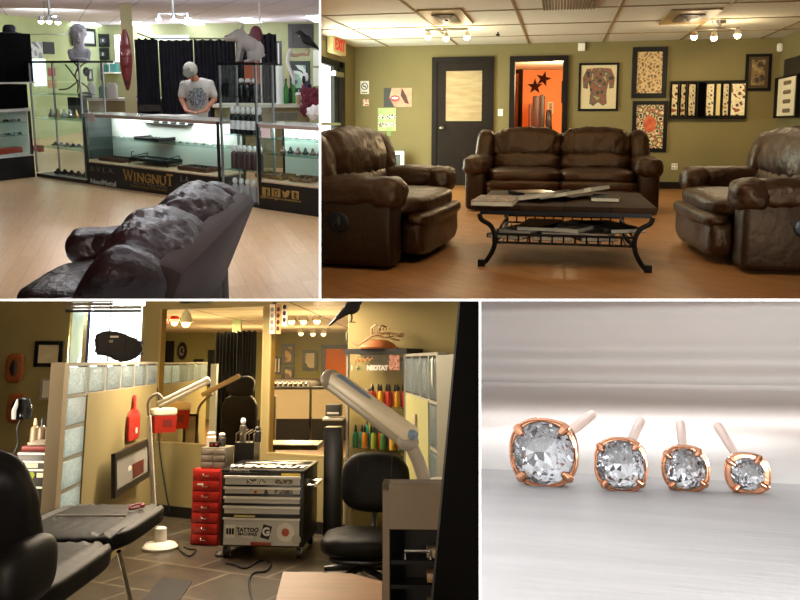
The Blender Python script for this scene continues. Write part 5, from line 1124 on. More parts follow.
# mirrored glass-block row, lamp, sharps box, treatment chair
GB = M('glass_block', '#b9cdd2', .08, var=.35, vs=30, bump=1.0, bs=26, bdist=.03, trans=.55, ior=1.3); GRT = M('block_grout', '#8e8878', .7); WPT = M('post_paint', '#a08f72', .6)
_n = GB.node_tree; _N = _n.nodes; _p = _N['Principled BSDF']; _o = _N['Material Output']; _t = _N.new('ShaderNodeBsdfTranslucent'); _t.inputs[0].default_value = lin('#dce8ec'); _m = _N.new('ShaderNodeMixShader'); _m.inputs[0].default_value = .45
_n.links.new(_p.outputs[0], _m.inputs[1]); _n.links.new(_t.outputs[0], _m.inputs[2]); _n.links.new(_m.outputs[0], _o.inputs[0])
def blockrow(name, lb, Wl, n, u0, z1, bh, cols, th=.08, pan=None, z0=0, near_first=True, capm=None):
    L = (Wl.q-Wl.p).length; bw = L/n; t = T(name, lb, 'partition', (Wl.p+Wl.q)/2, Wl.rz)
    for k in range(n):
        x = -L/2+bw*(k+.5); P('glass_block', MB().rbox((x, 0, z1-bh/2), (bw*.86, th, bh*.88), .012), GB, t)
    m = MB()
    for k in range(n+1): m.box((-L/2+bw*k, 0, z1-bh/2), (bw*.14, th*.8, bh))
    m.box((0, 0, z1+.008), (L, th, .02)); m.box((0, 0, z1-bh), (L, th*.9, .02)); P('mortar', m, GRT, t)
    for (c_, rows) in cols:
        x = -L/2+bw*(c_+.5)
        for r_ in range(rows): P('glass_block', MB().rbox((x, 0, z1-bh*(r_+1.5)), (bw*.86, th, bh*.88), .012), GB, t)
        m = MB()
        for r_ in range(rows+1): m.box((x, 0, z1-bh*(r_+1)), (bw, th*.8, .022))
        for s_ in (-1, 1): m.box((x+s_*bw*.47, 0, z1-bh*(rows/2+1)), (bw*.07, th*.8, bh*rows)); 
        P('mortar', m, GRT, t)
        lo = z1-bh*(rows+1)
        P('panel', MB().box((x, 0, lo/2), (bw, th, lo)), pan or OC, t)
    a_, b_ = -L/2, L/2
    for (c_, rows) in cols:
        if c_ == 0: a_ = -L/2+bw
        else: b_ = L/2-bw
    P('panel', MB().box(((a_+b_)/2, 0, (z1-bh)/2), (b_-a_, th, z1-bh)), pan or OC, t)
    return t, L, bw
HW = Wall(zc(63, 360, 5.1), zc(154, 360, 7.7)); ztop = zc(75, 365.5, 5.2).z; bh = .195
hwt, HL, bw = blockrow('glass_block_partition', 'half-height partition topped with glass blocks on the left, below the window', HW, 6, 0, ztop, bh, [(0, 4)])
q = HW.p-HW.t*.045+HW.n*0; O('partition_post', 'square tan end post at the near end of the left glass-block partition', 'post', MB().box((0, 0, (ztop+.02)/2), (.09, .085, ztop+.02)), WPT, loc=(q.x, q.y, 0), rz=HW.rz)
GR = Wall(zc(403, 360, 7.1), zc(444, 360, 5.0)); zt3 = zc(425, 356, 6.2).z
blockrow('glass_block_partition', 'half-height partition topped with glass blocks on the right, behind the large lamp', GR, 5, 0, zt3, .3, [(4, 3)], pan=M('panel_green', '#a09c62', .8))
q = GR.q+GR.t*.3; O('partition_post', 'blurred grey end post of the right glass-block partition beside the dark column', 'post', MB().box((0, 0, zt3/2), (.6, .1, zt3)), M('post_grey', '#6e6655', .6), loc=(q.x, q.y, 0), rz=GR.rz)
q = GR.at(437, 398)+GR.n*.05; O('outlet_plate', 'small pale oval plate near the top of the right partition', 'plate', MB().ell((0, 0, 0), (.03, .01, .1)), WC_, loc=(GR.at(442, 372)+GR.n*.06), rz=GR.rz)
q = zc(419, 424, 5.9); O('paper_towel_box', 'tan dispenser box hung on the right partition under the big lamp', 'dispenser', MB().rbox((0, 0, 0), (.1, .08, .15), .015), WPT, loc=q, rz=GR.rz)
HR = Wall(zc(150, 360, 8.9), zc(205, 360, 12.0)); blockrow('glass_block_partition', 'reflected glass-block partition seen in the left mirror', HR, 7, 0, zc(180, 364, 10).z, .24, [])
a = zc(215, 360, 10.5); O('white_post', 'bright white upright board in the middle of the left mirror', 'post', MB().box((0, 0, zc(215, 364, 10.5).z/2), (.075, .1, zc(215, 364, 10.5).z)), M('post_white_glow', '#e4e8e4', .5, emit=.25), loc=(a.x, a.y, 0))  # brightness put into the post's material as a faint glow; no lamp
a = zc(242, 360, 10.8); u = 10.8/800; t = T('treatment_chair', 'black padded treatment chair back seen in the left mirror', 'chair', (a.x, a.y, 0)); zz = zc(242, 376, 10.8).z
P('headrest', MB().cush((0, 0, zz-.13), (.36, .14, .26), 4, nz=.01), BLV, t); P('backrest', MB().cush((-.01, 0, zz-.6), (.48, .18, .7), 4, nz=.012), BLV, t); P('base', MB().box((0, .1, .35), (.4, .4, .7)), BLV, t)
# far left: wall and window
FW = Wall(zc(-30, 360, 10.5), zc(160, 360, 10.5)); fz = zc(68, 360, 10.5)
wl_, wr_2 = FW.at(68.5, 340), FW.at(141, 340)
S('wall_station_left', FW.wall(-.1, HT+.3, a=FW.p, b=wl_), OCD); zlow = FW.at(100, 372).z; S('wall_station_under_window', FW.wall(-.1, zlow, a=wl_, b=FW.q), OCD); S('wall_station_corner', FW.wall(zlow, HT+.3, a=wr_2, b=FW.q), OCD)
S('window_2', Wall(FW.p-FW.n*.25, FW.q-FW.n*.25).wall(-.1, HT+.3, a=wl_-FW.n*.25-FW.t*.3, b=wr_2-FW.n*.25+FW.t*.03), M('daylight_c', '#f4f8fa', .9, emit=1.5))
def wbar(m, x0, y0, x1, y1, th=.05, off=-.06):
    c, W, H = FW.rect(x0, y0, x1, y1); m.box(c+FW.n*off, (W, th, H), rot=(0, 0, FW.rz))
m = MB(); wbar(m, 82, 290, 86, 372); S('trim_2', m, M('window_cream', '#c9b98a', .6)); m = MB(); wbar(m, 86, 290, 89, 372); S('trim_3', m, M('window_navy', '#2a3450', .5)); m = MB(); wbar(m, 68.5, 290, 82, 372, .02, -.1); S('window_3', m, M('window_pale', '#c8dcd0', .6, emit=.5))
c, W, H = FW.rect(68, 301, 141, 311); t = T('window_blind', 'raised dark slatted blind across the top of the bright window', 'blind', c+FW.n*.02, FW.rz)
for k in range(4): P('slat', MB().box((0, 0, -H/2+H*k/3), (W*1.02, .06, .035), rot=(.1, 0, 0)), M('blind_dark', '#2c2c2c', .5) if k == 0 else GREYM, t)
# black item hanging in the window
q = zc(118, 347, 8.6); u = 8.6/800; t = T('black_cushion', 'black wing-shaped cushion with straps hanging in front of the window', 'cushion', q, facing(q))
ol = [(-24, 9), (-18, 15), (-6, 16), (6, 13), (14, 9), (20, 8), (24, 2), (23, -6), (17, -12), (6, -15), (0, -15), (-4, -11), (-14, -8), (-22, -8), (-21, 2)]
m = MB(); m.poly([(x*u, -.05, z*u) for x, z in ol], (0, .1, 0)); bm_ = m.b; bmesh.ops.bevel(bm_, geom=list(bm_.edges), offset=.025, segments=3, affect='EDGES'); P('pad', m, M('vinyl_dark', '#181414', .6), t)
for x in (-9, 7, 17): P('strap', MB().box((x*u, -.052, 1*u), (.012, .012, 31*u)), M('strap_black', '#050505', .6), t)
P('tag', MB().box((-4*u, -.056, 10*u), (8*u, .004, 1.8*u)), WC_, t); P('tag', MB().box((-7*u, -.056, 5.5*u), (4*u, .004, 2.4*u)), GREYM, t)
P('cord', MB().tube([(22*u, 0, -8*u), (26*u, 0, -2*u), (23*u, 0, 6*u)], .012, 6, smooth=4), M('cord_blue', '#2a2a6a', .5), t); P('hanger', MB().cyl((-9*u, 0, 16*u), (-9*u, 0, 45*u), .004), BKC, t)
# left wall pictures
FW.frame('framed_certificate', 'black framed certificate on the far left wall above the partition', 'framed picture', 35, 341, 63, 367, .05, BKC, M('cert_paper', '#b8a888', .7, hx2='#d0c4a4', vs=5)); FW.frame('small_grey_frame', 'small grey framed paper half hidden behind the partition post', 'framed picture', 41, 378, 54, 400, .03, GREYM, WC_)
PLQ = M('plaque_wood', '#8a4a20', .5, var=.25, vs=6)
pl = None
for (x, y, lb) in ((16, 368, 'upper oval wooden plaque with dark emblem on the far left wall'), (17, 408, 'lower oval wooden plaque behind the small black lamp')):
    c = FW.at(x, y)+FW.n*.03; t = T('wooden_plaque', lb, 'plaque', c, FW.rz); u = 10.5/800
    m = MB(); m.cush((0, 0, 0), (18*u, .06, 29*u), 3.6); P('board', m, PLQ, t); P('emblem', MB().ell((0, -.035, 0), (4*u, .02, 8*u)), M('emblem_dark', '#2a1a12', .5), t)
# tool stand behind the post
q = zc(38, 470, 5.5); u = 5.5/800; t = T('black_tool_chest', 'black drawer chest with pale edge lines left of the partition post', 'tool chest', (q.x, q.y, 0)); zt4 = zc(40, 452, 5.5).z
P('body', MB().rbox((0, .2, zt4/2), (44*u, .4, zt4), .01), BKC, t)
for k, y in enumerate((454, 462, 470, 487)): P('drawer_trim', MB().box((0, -.005, zc(40, y, 5.5).z), (42*u, .02, .012)), SIL, t)
P('label_plate', MB().box((-7*u, -.003, zc(40, 465.5, 5.5).z), (14*u, .01, .03)), CRM, t); P('sticker', MB().cyl((-6*u, -.008, zc(40, 475, 5.5).z), (-6*u, .0, zc(40, 475, 5.5).z), .024), M('sticker_green', '#8a9a2a', .5), t); P('label_plate', MB().box((8*u, -.003, zc(40, 475, 5.5).z), (17*u, .01, .03)), CRM, t)
O('red_folder', 'dark red folder lying on the black tool chest', 'folder', MB().rbox((0, .18, .015), (42*u, .3, .03), .004), M('folder_red', '#6a1414', .5), loc=(q.x, q.y, zt4+.001)); O('white_book', 'pale book with blue edge on the dark red folder', 'book', MB().rbox((-.03, .18, .012), (28*u, .24, .02), .003, rot=(0, 0, .1)), M('book_pale', '#6a6258', .5, hx2='#a8a090', vs=5), loc=(q.x, q.y, zt4+.033))
for k, (px, cc, cp, lb) in enumerate(((31.5, '#9a8a70', '#d8c9a0', 'pump bottle with cream top'), (39, '#7c6a58', '#2a2a3a', 'clear bottle with dark nozzle'), (47.5, '#86705c', '#3a4a6a', 'clear bottle with bluish nozzle'))):
    a = zc(px-12, 445, 5.62); bottle(lb+' on the tool chest behind the post', a.x, q.y+.3, zt4+.001, .2, .03, M('cbt%d' % k, cc, .2, trans=.2), 'bottles on the tool chest', cm=M('cbc%d' % k, cp, .4), ball=0)
q = zc(22, 410, 5.2); t = T('small_black_lamp', 'small glossy black lamp head on a thin neck at the far left', 'lamp', q, facing(q)); P('shade', MB().lathe([(.012, .08), (.04, .07), (.065, .0), (.062, -.055), (.05, -.05)], (0, 0, 0), 18), M('gloss_black', '#08080a', .12), t); P('neck', MB().tube([(0, 0, -.05), (-.02, 0, -.12), (-.01, 0, -.22), (-.06, 0, -.34)], .007, 6, smooth=4), BKC, t)
# things on the left partition
hn = HW.n*.05
t = HW.frame('framed_poster', 'black framed print with a dark red panel leaning on the left partition', 'framed picture', 95, 447, 132, 487, .05, BKC, M('print_grey', '#8c8a84', .5), off=.12); t.rotation_euler.x = -.06
c, W, H = HW.rect(95, 447, 132, 487)
P('red_panel', MB().box((W*.16, -.016, -H*.14), (W*.34, .004, H*.36)), M('panel_red', '#5a1812', .5), t); P('white_shape', MB().ell((-W*.08, -.016, -H*.02), (W*.06, .004, H*.08)), WC_, t)
q = HW.at(126.5, 420)+hn; u = 6.7/800; t = T('red_dustpan', 'red plastic dustpan hanging on the left partition', 'dustpan', q, HW.rz); RP = M('red_plastic', '#a8241c', .4)
m = MB(); m.poly([(-.085, 0, -.16), (.085, 0, -.16), (.1, 0, -.12), (.1, 0, .04), (.03, 0, .09), (-.03, 0, .09), (-.1, 0, .04), (-.1, 0, -.12)], (0, -.02, 0)); P('pan', m, RP, t); P('handle', MB().rbox((0, -.01, .13), (.035, .02, .15), .006), RP, t); P('price_tag', MB().box((.03, -.024, -.09), (.03, .004, .045)), WC_, t); t.scale = (1.9, 1, 1)
def sharps(p, rz, s, lb):
    t = T('sharps_box', lb, 'sharps container', p, rz); P('bin', MB().box((0, 0, -.03*s), (.23*s, .12*s, .17*s), taper=(1.12, 1.1)), M('sharps_red', '#8f2216', .35, trans=.15), t)
    P('lid', MB().cush((0, 0, .095*s), (.28*s, .15*s, .09*s), 4), CRM, t); P('label_plate', MB().box((.02*s, -.064*s, -.02*s), (.1*s, .004, .07*s)), M('label_red', '#5a1410', .5), t)
sharps(HW.at(145.5, 421)+HW.n*.16, HW.rz*.45, .88, 'red sharps box with cream lid mounted on the left partition behind the lamp pole')
sharps(zc(176, 416, 8.4), .3, 1.1, 'reflected red sharps box in the lower left of the left mirror')
q = zc(191, 430, 8.6); frame('framed_picture', 'dark framed picture reflected at the bottom of the left mirror', 'framed picture', q.x-.08, q.x+.08, q.z-.17, q.z+.17, q.y, .025, BKC, M('print_grey', '#8c8a84', .5))
# floor lamps
def lampbar(t, a, b, w, mat, name='lamp_head'):
    a, b = V(a), V(b); m = MB(); d = b-a; L = d.length; m.rbox((0, 0, 0), (L, w*1.1, w), w*.3, seg=3); m.xf(d.to_track_quat('X', 'Z').to_matrix().to_4x4()); m.xf(Matrix.Translation((a+b)/2)); return P(name, m, mat, t)
b0 = R.fl(160, 549); t = T('floor_lamp', 'cream floor lamp with tubular head and round base before the left mirror', 'lamp', (b0.x, b0.y, 0)); Zl = (R.ax.transposed() @ (b0-R.cam)).z; lz = lambda px, py, dz=0: zc(px, py, Zl+dz)-b0
P('base', MB().lathe([(.001, 0), (.135, 0), (.14, .02), (.12, .045), (.05, .06), (.045, .16), (.03, .17), (.001, .17)], (0, 0, 0), 28), WC_, t); pt = lz(149, 416)
P('pole', MB().cyl((pt.x*.6, 0, .15), pt, .021, .017), WC_, t); P('neck', MB().tube([pt, lz(148, 405), lz(151, 397), lz(158, 394), lz(163, 399)], .011, 8, smooth=5), GREYM, t)
h = lampbar(t, lz(157, 405), lz(210, 379, .1), .055, CRM); lampbar(h, lz(159, 407, -.02), lz(209, 382, .08), .03, M('lamp_diffuser', '#e6dcc4', .4), 'diffuser')
t = T('floor_lamp', 'reflection of the cream floor lamp in the left mirror', 'lamp', zc(198, 440, 8.7)); o_ = t.location; lr = lambda px, py: zc(px, py, 8.7)-V(o_)
P('neck', MB().tube([lr(198, 445), lr(197, 425), lr(199, 408), lr(206, 399), lr(212, 394)], .014, 8, smooth=5), GREYM, t); lampbar(t, lr(202, 395), lr(240, 375.5), .05, CRM)
# second, large lamp at right
Z2 = 3.6; o_ = R.fl(428, 560); t = T('magnifier_lamp', 'large tubular lamp with pale ribbed housing and blue stripe at upper right', 'lamp', zc(425, 490, Z2)); o_ = V(t.location); l2 = lambda px, py, dz=0: zc(px, py, Z2+dz)-o_
h = lampbar(t, l2(332, 381, .5), l2(412, 442, 0), .082, M('lamp_grey', '#8e8470', .4)); lampbar(h, l2(338, 377, .42), l2(416, 437, -.06), .035, M('lamp_blue', '#6a7c94', .4), 'blue_stripe'); lampbar(h, l2(334, 378, .46), l2(413, 436, -.03), .07, M('lamp_pale', '#c4b89e', .4), 'housing_rib')
P('end_cap', MB().ell(l2(331, 380, .5), (.055, .06, .055)), M('lamp_grey', ''), h); P('arm', MB().tube([l2(406, 438), l2(414, 452), l2(421, 470), l2(425, 492), l2(425, 560)], .03, 10, smooth=5), GREYM, t); P('joint', MB().ell(l2(408, 442), (.05, .05, .04)), GREYM, t)
P('white_knob', MB().ell(l2(438, 482), (.05, .04, .022)), WC_, t)
# red drawer cabinet and toolbox
def front_frame(pl, pr2):
    a, b = R.fl(*pl), R.fl(*pr2); w = Wall(a, b); return w, (w.q-w.p).length
w, L = front_frame((190, 544.5), (219, 546)); D = .34; c = (w.p+w.q)/2-w.n*D/2; H = w.at(204, 469).z
t = T('red_drawer_cabinet', 'narrow red metal cabinet with seven small drawers left of the toolbox', 'drawer cabinet', (c.x, c.y, 0), w.rz); P('carcass', MB().rbox((0, 0, H/2), (L, D, H), .006), REDM, t)
for k in range(7):
    z = H*(1-(k+.5)/7.15)-.006; dr = P('drawer', MB().rbox((0, -D/2-.006, z), (L*.9, .016, H/7.15-.012), .003), REDM, t)
    P('handle', MB().tube([(-.03, -D/2-.014, z+.008), (-.022, -D/2-.03, z-.006), (.022, -D/2-.03, z-.006), (.03, -D/2-.014, z+.008)], .004, 6), CHC, dr)
P('price_tag', MB().box((-.05, -D/2-.016, H*.8), (.05, .003, .014)), WC_, t)
cx, cy, rzc = c.x, c.y, w.rz; tt = w.t; nn = w.n; redH = H
q = c+nn*.04+tt*.0; t = T('clear_organizer', 'clear grey plastic organizer with small drawers on the red cabinet', 'organizer', (q.x, q.y, H+.001), rzc+.05)
P('body', MB().rbox((.03, 0, .085), (.22, .2, .17), .006), M('clear_grey', '#70685c', .3, alpha=.85), t)
for i in range(3):
    for j in range(2): P('drawer', MB().rbox((.03-.052+j*.104, -.105, .03+i*.053), (.095, .012, .045), .003), M('clear_drawer', '#8f877a', .25, hx2='#6a6056', vs=9), t)
OT = H+.172
for (x, y, lb, h, r, bc, cc, nm) in ((-.03, 0, 'white lidded tub on the clear organizer', .12, .042, '#cfc4ac', '#ddd4c0', 'tub'), (.06, .02, 'dark bottle with white top on the organizer', .11, .034, '#28241c', '#d8d0bc', 'bottle')):
    p_ = q+tt*x-nn*y; o = bottle(lb, p_.x, p_.y, OT, h, r, M('tb'+nm, bc, .4), 'bottles on the clear organizer', cm=M('tc'+nm, cc, .4), ball=1)
p_ = q+tt*.03+nn*.06; t = T('black_box', 'small black box with two red dots in front of the tubs', 'box', (p_.x, p_.y, OT), rzc); P('body', MB().rbox((0, 0, .02), (.09, .04, .04), .004), BKC, t)
for s_ in (-1, 1): P('red_dot', MB().ell((s_*.02, -.02, .02), (.009, .004, .009), seg=8), REDM, t)
p_ = q+tt*.235-nn*.16; t = T('black_wire_rack', 'dark rack with small bottles between organizer and toolbox', 'rack', (p_.x, p_.y, .0), rzc); P('body', MB().box((0, 0, .4), (.18, .14, .8)), BKC, t)
for k in range(5): P('rack_rod', MB().tube([(-.08+k*.04, -.06, .8), (-.08+k*.04, -.06, .87), (-.06+k*.04, .06, .9)], .006, 6), CHC, t)
bottle('white-capped bottle standing on the dark rack before the left mirror', p_.x-.04, p_.y, .801, .2, .03, M('tb3', '#3a3428', .4), 'bottles on the dark rack', cm=CAP if 'CAP' in globals() else WC_); bottle('low dark bottle standing on the dark rack at its right', p_.x+.09, p_.y, .801, .13, .03, M('tb4', '#14120f', .4), 'bottles on the dark rack', cm=BKC)
w, L = front_frame((219, 558.5), (303, 560.5)); D = .6; c = (w.p+w.q)/2-w.n*D/2; H = w.at(258, 473).z; hb3 = w.at(230, 546).z*.6
t = T('toolbox_cabinet', 'rolling black toolbox with silver drawers and stickers in the middle of the station', 'tool cabinet', (c.x, c.y, 0), w.rz); TB = t
P('carcass', MB().rbox((0, 0, (H+.09)/2), (L, D, H-.09), .01), BKC, t); top = P('lid_tray', MB().rbox((0, 0, H+.012), (L+.01, D+.01, .025), .008), BKC, t)
ys_ = [(476, 484.5), (487, 493.5), (496.5, 503), (506, 513.5)]
for k, (ya1, yb1) in enumerate(ys_):
    za, zb = w.at(260, yb1).z, w.at(260, ya1).z; dr = P('drawer', MB().box((.0, -D/2-.006, (za+zb)/2), (L*.9, .014, zb-za)), M('drawer_shade', '#c2bdb2', .4, 0), t)
    P('drawer_handle', MB().box((0, -D/2-.02, zb-.006), (L*.92, .026, .016)), SIL, dr)
    if k < 2: P('sticker', MB().box((-.05 if k == 0 else -.02, -D/2-.015, (za+zb)/2-.006), (.15, .002, .034)), art('stk%d' % k, [['#c8c0ac', '#5a5248', '#d8d0bc'], ['#b84a28', '#c8baa0', '#3a3a44']][k], 30), dr); P('sticker', MB().box((.17, -D/2-.015, (za+zb)/2-.006), (.14, .002, .03)), art('stk%db' % k, ['#9a8c74', '#403a34', '#b8ac90'], 34), dr)
za, zb = w.at(260, 545).z, w.at(260, 518).z; dr = P('drawer', MB().box((0, -D/2-.006, (za+zb)/2), (L*.9, .014, zb-za)), M('drawer_shade', ''), t); P('drawer_handle', MB().box((0, -D/2-.018, zb-.004), (L*.92, .022, .012)), SIL, dr); zm = (za+zb)/2
P('sticker', MB().box((-L*.37, -D/2-.015, zm), (.075, .002, .095)), WC_, dr); m = MB()
for k in range(3): m.rbox((-L*.37-.022+k*.022, -D/2-.018, zm), (.017, .003, .045), .001)
P('sticker_print', m, BKC, dr)
st = P('sticker', MB().poly([(-L*.27, -D/2-.015, zm+.04), (-L*.06, -D/2-.015, zm+.03), (-L*.05, -D/2-.015, zm-.0), (-L*.1, -D/2-.015, zm-.05), (-L*.24, -D/2-.015, zm-.04)], (0, .001, 0)), WC_, dr); tm = textmesh('TATTOO', .042, .001, .002); P('lettering', tm, BKC, t, loc=(-L*.16, -D/2-.018, zm+.012)); tm = textmesh('MACHINES', .03, .001, .001); P('lettering', tm, BKC, t, loc=(-L*.16, -D/2-.018, zm-.018))
P('sticker', MB().box((L*.06, -D/2-.015, zm), (.07, .002, .1), rot=(0, .25, 0)), M('stk_black', '#0a0a0a', .4), dr); tm = textmesh('G', .08, .001, .004); P('lettering', tm, WC_, t, loc=(L*.06, -D/2-.018, zm))
P('sticker', MB().cyl((L*.29, -D/2-.0155, zm), (L*.29, -D/2-.0135, zm), .068, seg=28), WC_, dr); P('sticker_center', MB().cyl((L*.29, -D/2-.018, zm), (L*.29, -D/2-.016, zm), .03, seg=20), M('stk_red', '#b0503a', .5), dr); P('sticker', MB().cyl((L*.42, -D/2-.0175, zm-.05), (L*.42, -D/2-.0155, zm-.05), .036, seg=20), M('stk_grey', '#b0a898', .5), dr)
P('yellow_notes', MB().box((-L*.2, -D/2-.02, w.at(240, 515.5).z), (.16, .02, .012)), M('note_yellow', '#c8b878', .6), t); P('yellow_label', MB().box((L*.34, -D/2-.004, w.at(286, 474.5).z), (.15, .004, .022)), M('label_yellow', '#c0a440', .5), t)
P('lock', MB().cyl((L*.08, -D/2-.008, w.at(262, 472).z), (L*.08, -D/2+.002, w.at(262, 472).z), .009), CHC, t); P('bottom_handle', MB().rbox((-.0, -D/2-.012, .115), (.16, .02, .03), .005), COPC if 'COPC' in globals() else M('copper_red', '#8a3a24', .4), t)
# lid sticker and lettering
P('lid_graphic', MB().rbox((.02, .0, H+.0255), (L*.86, D*.8, .003), .001), M('lid_black', '#0c0b09', .8, hx2='#2c281f', vs=7, spec=.1), t); tm = textmesh('WINGNUT', .13, .001, .006, sx=1.0); tm.xf(Matrix.Rotation(-PI/2, 4, 'X')); tm.xf(Matrix.Diagonal((1.0, 1.7, 1, 1))); P('lettering', tm, WC_, t, loc=(.0, -D*.2, H+.029))
m = MB(); m.poly([(-.25, .1, 0), (-.06, .05, 0), (.0, .1, 0), (.06, .05, 0), (.25, .1, 0), (.08, .16, 0), (0, .13, 0), (-.08, .16, 0)], (0, 0, .002)); P('wing_emblem', m, WC_, t, loc=(0, 0, H+.028))
tm = textmesh('SUPERSTEEL', .03, .001, .001); P('lettering', tm, WC_, t, loc=(-L*.28, -D/2-.004, w.at(232, 470.5).z))
for sx in (-1, 1):
    for sy in (-1, 1):
        k = P('caster', MB().lathe([(.001, -.018), (.042, -.018), (.046, 0), (.042, .018), (.001, .018)], (sx*(L/2-.04), sy*(D/2-.06), .047), 20, 'x'), BKC, t); P('caster_fork', MB().box((sx*(L/2-.04), sy*(D/2-.06), .075), (.05, .05, .04)), CHC, k); P('hub', MB().lathe([(.001, -.022), (.022, -.022), (.022, .022), (.001, .022)], (sx*(L/2-.04), sy*(D/2-.06), .047), 14, 'x'), CHC, k)
m = MB(); m.tube([(L/2, -D*.3, H-.1), (L/2+.07, -D*.3, H-.1), (L/2+.07, D*.1, H-.1), (L/2, D*.1, H-.1)], .008, 8); P('side_bracket', m, CHC, t); P('side_handle', MB().cyl((L/2+.07, -D*.32, H-.1), (L/2+.07, D*.12, H-.1), .014), WC_, t)
# reflected toolbox lid in right mirror
q = zc(292, 447, 8.3); t = T('toolbox_cabinet', 'reflection of the toolbox lid with pale graphic in the right mirror', 'tool cabinet', q); P('lid', MB().box((0, .2, 0), (.42*1.3, .5, .05)), BKC, t); P('lid_graphic', MB().box((0, .2, .027), (.36*1.3, .42, .004)), M('lid_pale', '#6a6250', .4, hx2='#b0a68c', vs=8), t)
# office chair
b0 = R.fl(362, 583); t = T('task_chair', 'black padded swivel chair right of the toolbox', 'chair', (b0.x, b0.y, 0), -.1); Zk = (R.ax.transposed() @ (b0-R.cam)).z; k_ = Zk/800; hz = lambda y: 1.5-(y-360)*k_
P('seat', MB().cush((-.0, -.02, hz(540)), (.54, .52, .16), 3.2, nz=.008, n=12), BLV, t); P('seat_shell', MB().cush((-.01, -.02, hz(553)), (.4, .42, .05), 4), BKC, t)
m = MB(); m.cush((.06, .2, hz(487)), (.5, .14, .41), 3.0, rot=(-.12, 0, 0), nz=.008, n=12); P('backrest', m, BLV, t)
m = MB(); zb_ = hz(488); m.tube([(-.06, .15, zb_+.19), (-.045, .145, zb_+.0), (.18, .145, zb_+.0), (.19, .15, zb_+.19)], .004, 6); m.tube([(-.14, .16, zb_+.07), (-.07, .15, zb_+.02), (-.09, .15, zb_-.18)], .004, 6); P('seam', m, M('seam', '#241e1a', .5), t)
P('back_bar', MB().tube([(.05, .27, hz(500)), (.04, .28, hz(530)), (.02, .1, hz(553))], .022, 8, smooth=4), BKC, t); P('gas_lift', MB().cyl((0, 0, .1), (0, 0, hz(555)), .026), BKC, t)
for k in range(5):
    a_ = k*2*PI/5+.5; x, y = .27*math.cos(a_), .27*math.sin(a_); lg = P('leg', MB().cyl((0, 0, .11), (x, y, .075), .028, .018, 8), BKC, t); P('caster', MB().lathe([(.001, -.015), (.026, -.012), (.028, 0), (.026, .012), (.001, .015)], (x, y, .03), 12, 'x'), BKC, lg)
# curio cabinet with ink bottles
w = Wall(zc(346, 360, 6.9), zc(406, 360, 6.6)); L = (w.q-w.p).length; D = .38; c = (w.p+w.q)/2-w.n*D/2; H = w.at(376, 349).z
t = T('curio_cabinet', 'glass display cabinet full of ink bottles with a black top, behind the swivel chair', 'display cabinet', (c.x, c.y, 0), w.rz); GLC = glass('curio_glass', '#f6f4ea', .02, .25)
P('base', MB().box((0, 0, .04), (L, D, .08)), BKC, t); P('top', MB().box((0, 0, H-.02), (L+.03, D+.03, .045)), M('top_dark', '#1c1712', .5), t)
for sx in (-1, 1):
    for sy in (-1, 1): P('corner_post', MB().box((sx*(L/2-.012), sy*(D/2-.012), H/2), (.022, .022, H-.04)), GREYM, t)
P('front_glass', MB().box((0, -D/2+.004, H/2), (L-.05, .004, H-.1)), GLC, t); P('back_panel', MB().box((0, D/2-.01, H/2), (L-.05, .008, H-.1)), M('curio_back', '#2a2a20', .6, hx2='#4a4834', vs=2), t)
shz = [w.at(376, y).z for y in (407.5, 451, 480)]
for z in shz: P('shelf', MB().box((0, 0, z), (L-.05, D-.05, .008)), GLC, t)
def onw(px, py, off=.004): q = w.at(px, py); d = q-V((c.x, c.y, 0)); return V((d.dot(w.t), -D/2-off, q.z))
tm = textmesh('NEOTAT', .052, .001, .004); P('lettering', tm, WC_, t, loc=onw(377.5, 368)); tm = textmesh('I', .05, .001, .003); P('lettering', tm, WC_, t, loc=onw(352, 368)); p_ = onw(359, 368)
P('round_emblem', MB().cyl(p_+V((0, -.002, 0)), p_, .026, seg=18), M('emblem_green', '#9aa070', .5), t); m = MB()
for k in range(3): a_ = k*2*PI/3+PI/2; m.poly([p_+V((0, -.006, 0)), p_+V((.02*math.cos(a_-.4), -.006, .02*math.sin(a_-.4))), p_+V((.02*math.cos(a_+.4), -.006, .02*math.sin(a_+.4)))], (0, .002, 0))
P('emblem_blades', m, BKC, t)
tm = textmesh('Bishop', .06, .001, .003, shear=.4, sx=1.5) if 0 else textmesh('SCRIPT', .001); m = MB(); s0 = onw(364, 360.5)
m.tube([s0+V((x, 0, z)) for x, z in ((-.09, -.02), (-.07, .012), (-.05, -.012), (-.035, .016), (-.015, -.01), (0, .018), (.02, -.005), (.04, .022), (.06, .0), (.09, .022))], .006, 6, smooth=3); P('script_lettering', m, M('script_orange', '#d89a60', .5), t)
P('pink_sticker', MB().box(onw(394.5, 362.5), (.1, .002, .125)), art('stk_pink', ['#a85a48', '#c89a80', '#b87860'], 30), t)
ic_ = ['#c02818', '#e08a20', '#e8b428', '#d85a18', '#a81c24', '#e06a14', '#c8a018', '#b83018']; ib = []
def ink(px, z, col, lb, grp, y=0, h=.185, r=.025):
    x = onw(px, 400).x; p_ = V((c.x, c.y, 0))+w.t*x-w.n*y; b_ = T('ink_bottle', lb, 'ink bottle', (p_.x, p_.y, z), group=grp)
    P('body', MB().lathe([(.001, 0), (r, 0), (r, h*.6), (r*.5, h*.7)], (0, 0, 0), 10), M('ink_'+col, col, .3), b_); P('cap', MB().lathe([(r*.55, h*.68), (r*.55, h*.82), (r*.2, h), (.001, h)], (0, 0, 0), 8), BKC, b_)
for k in range(9): ink(367+k*4.2, shz[0]+.005, ic_[k % 8], 'red, orange or yellow ink bottle on the upper cabinet shelf, front row', 'ink bottles front row of the upper shelf', y=-.1+.03*(k % 2))
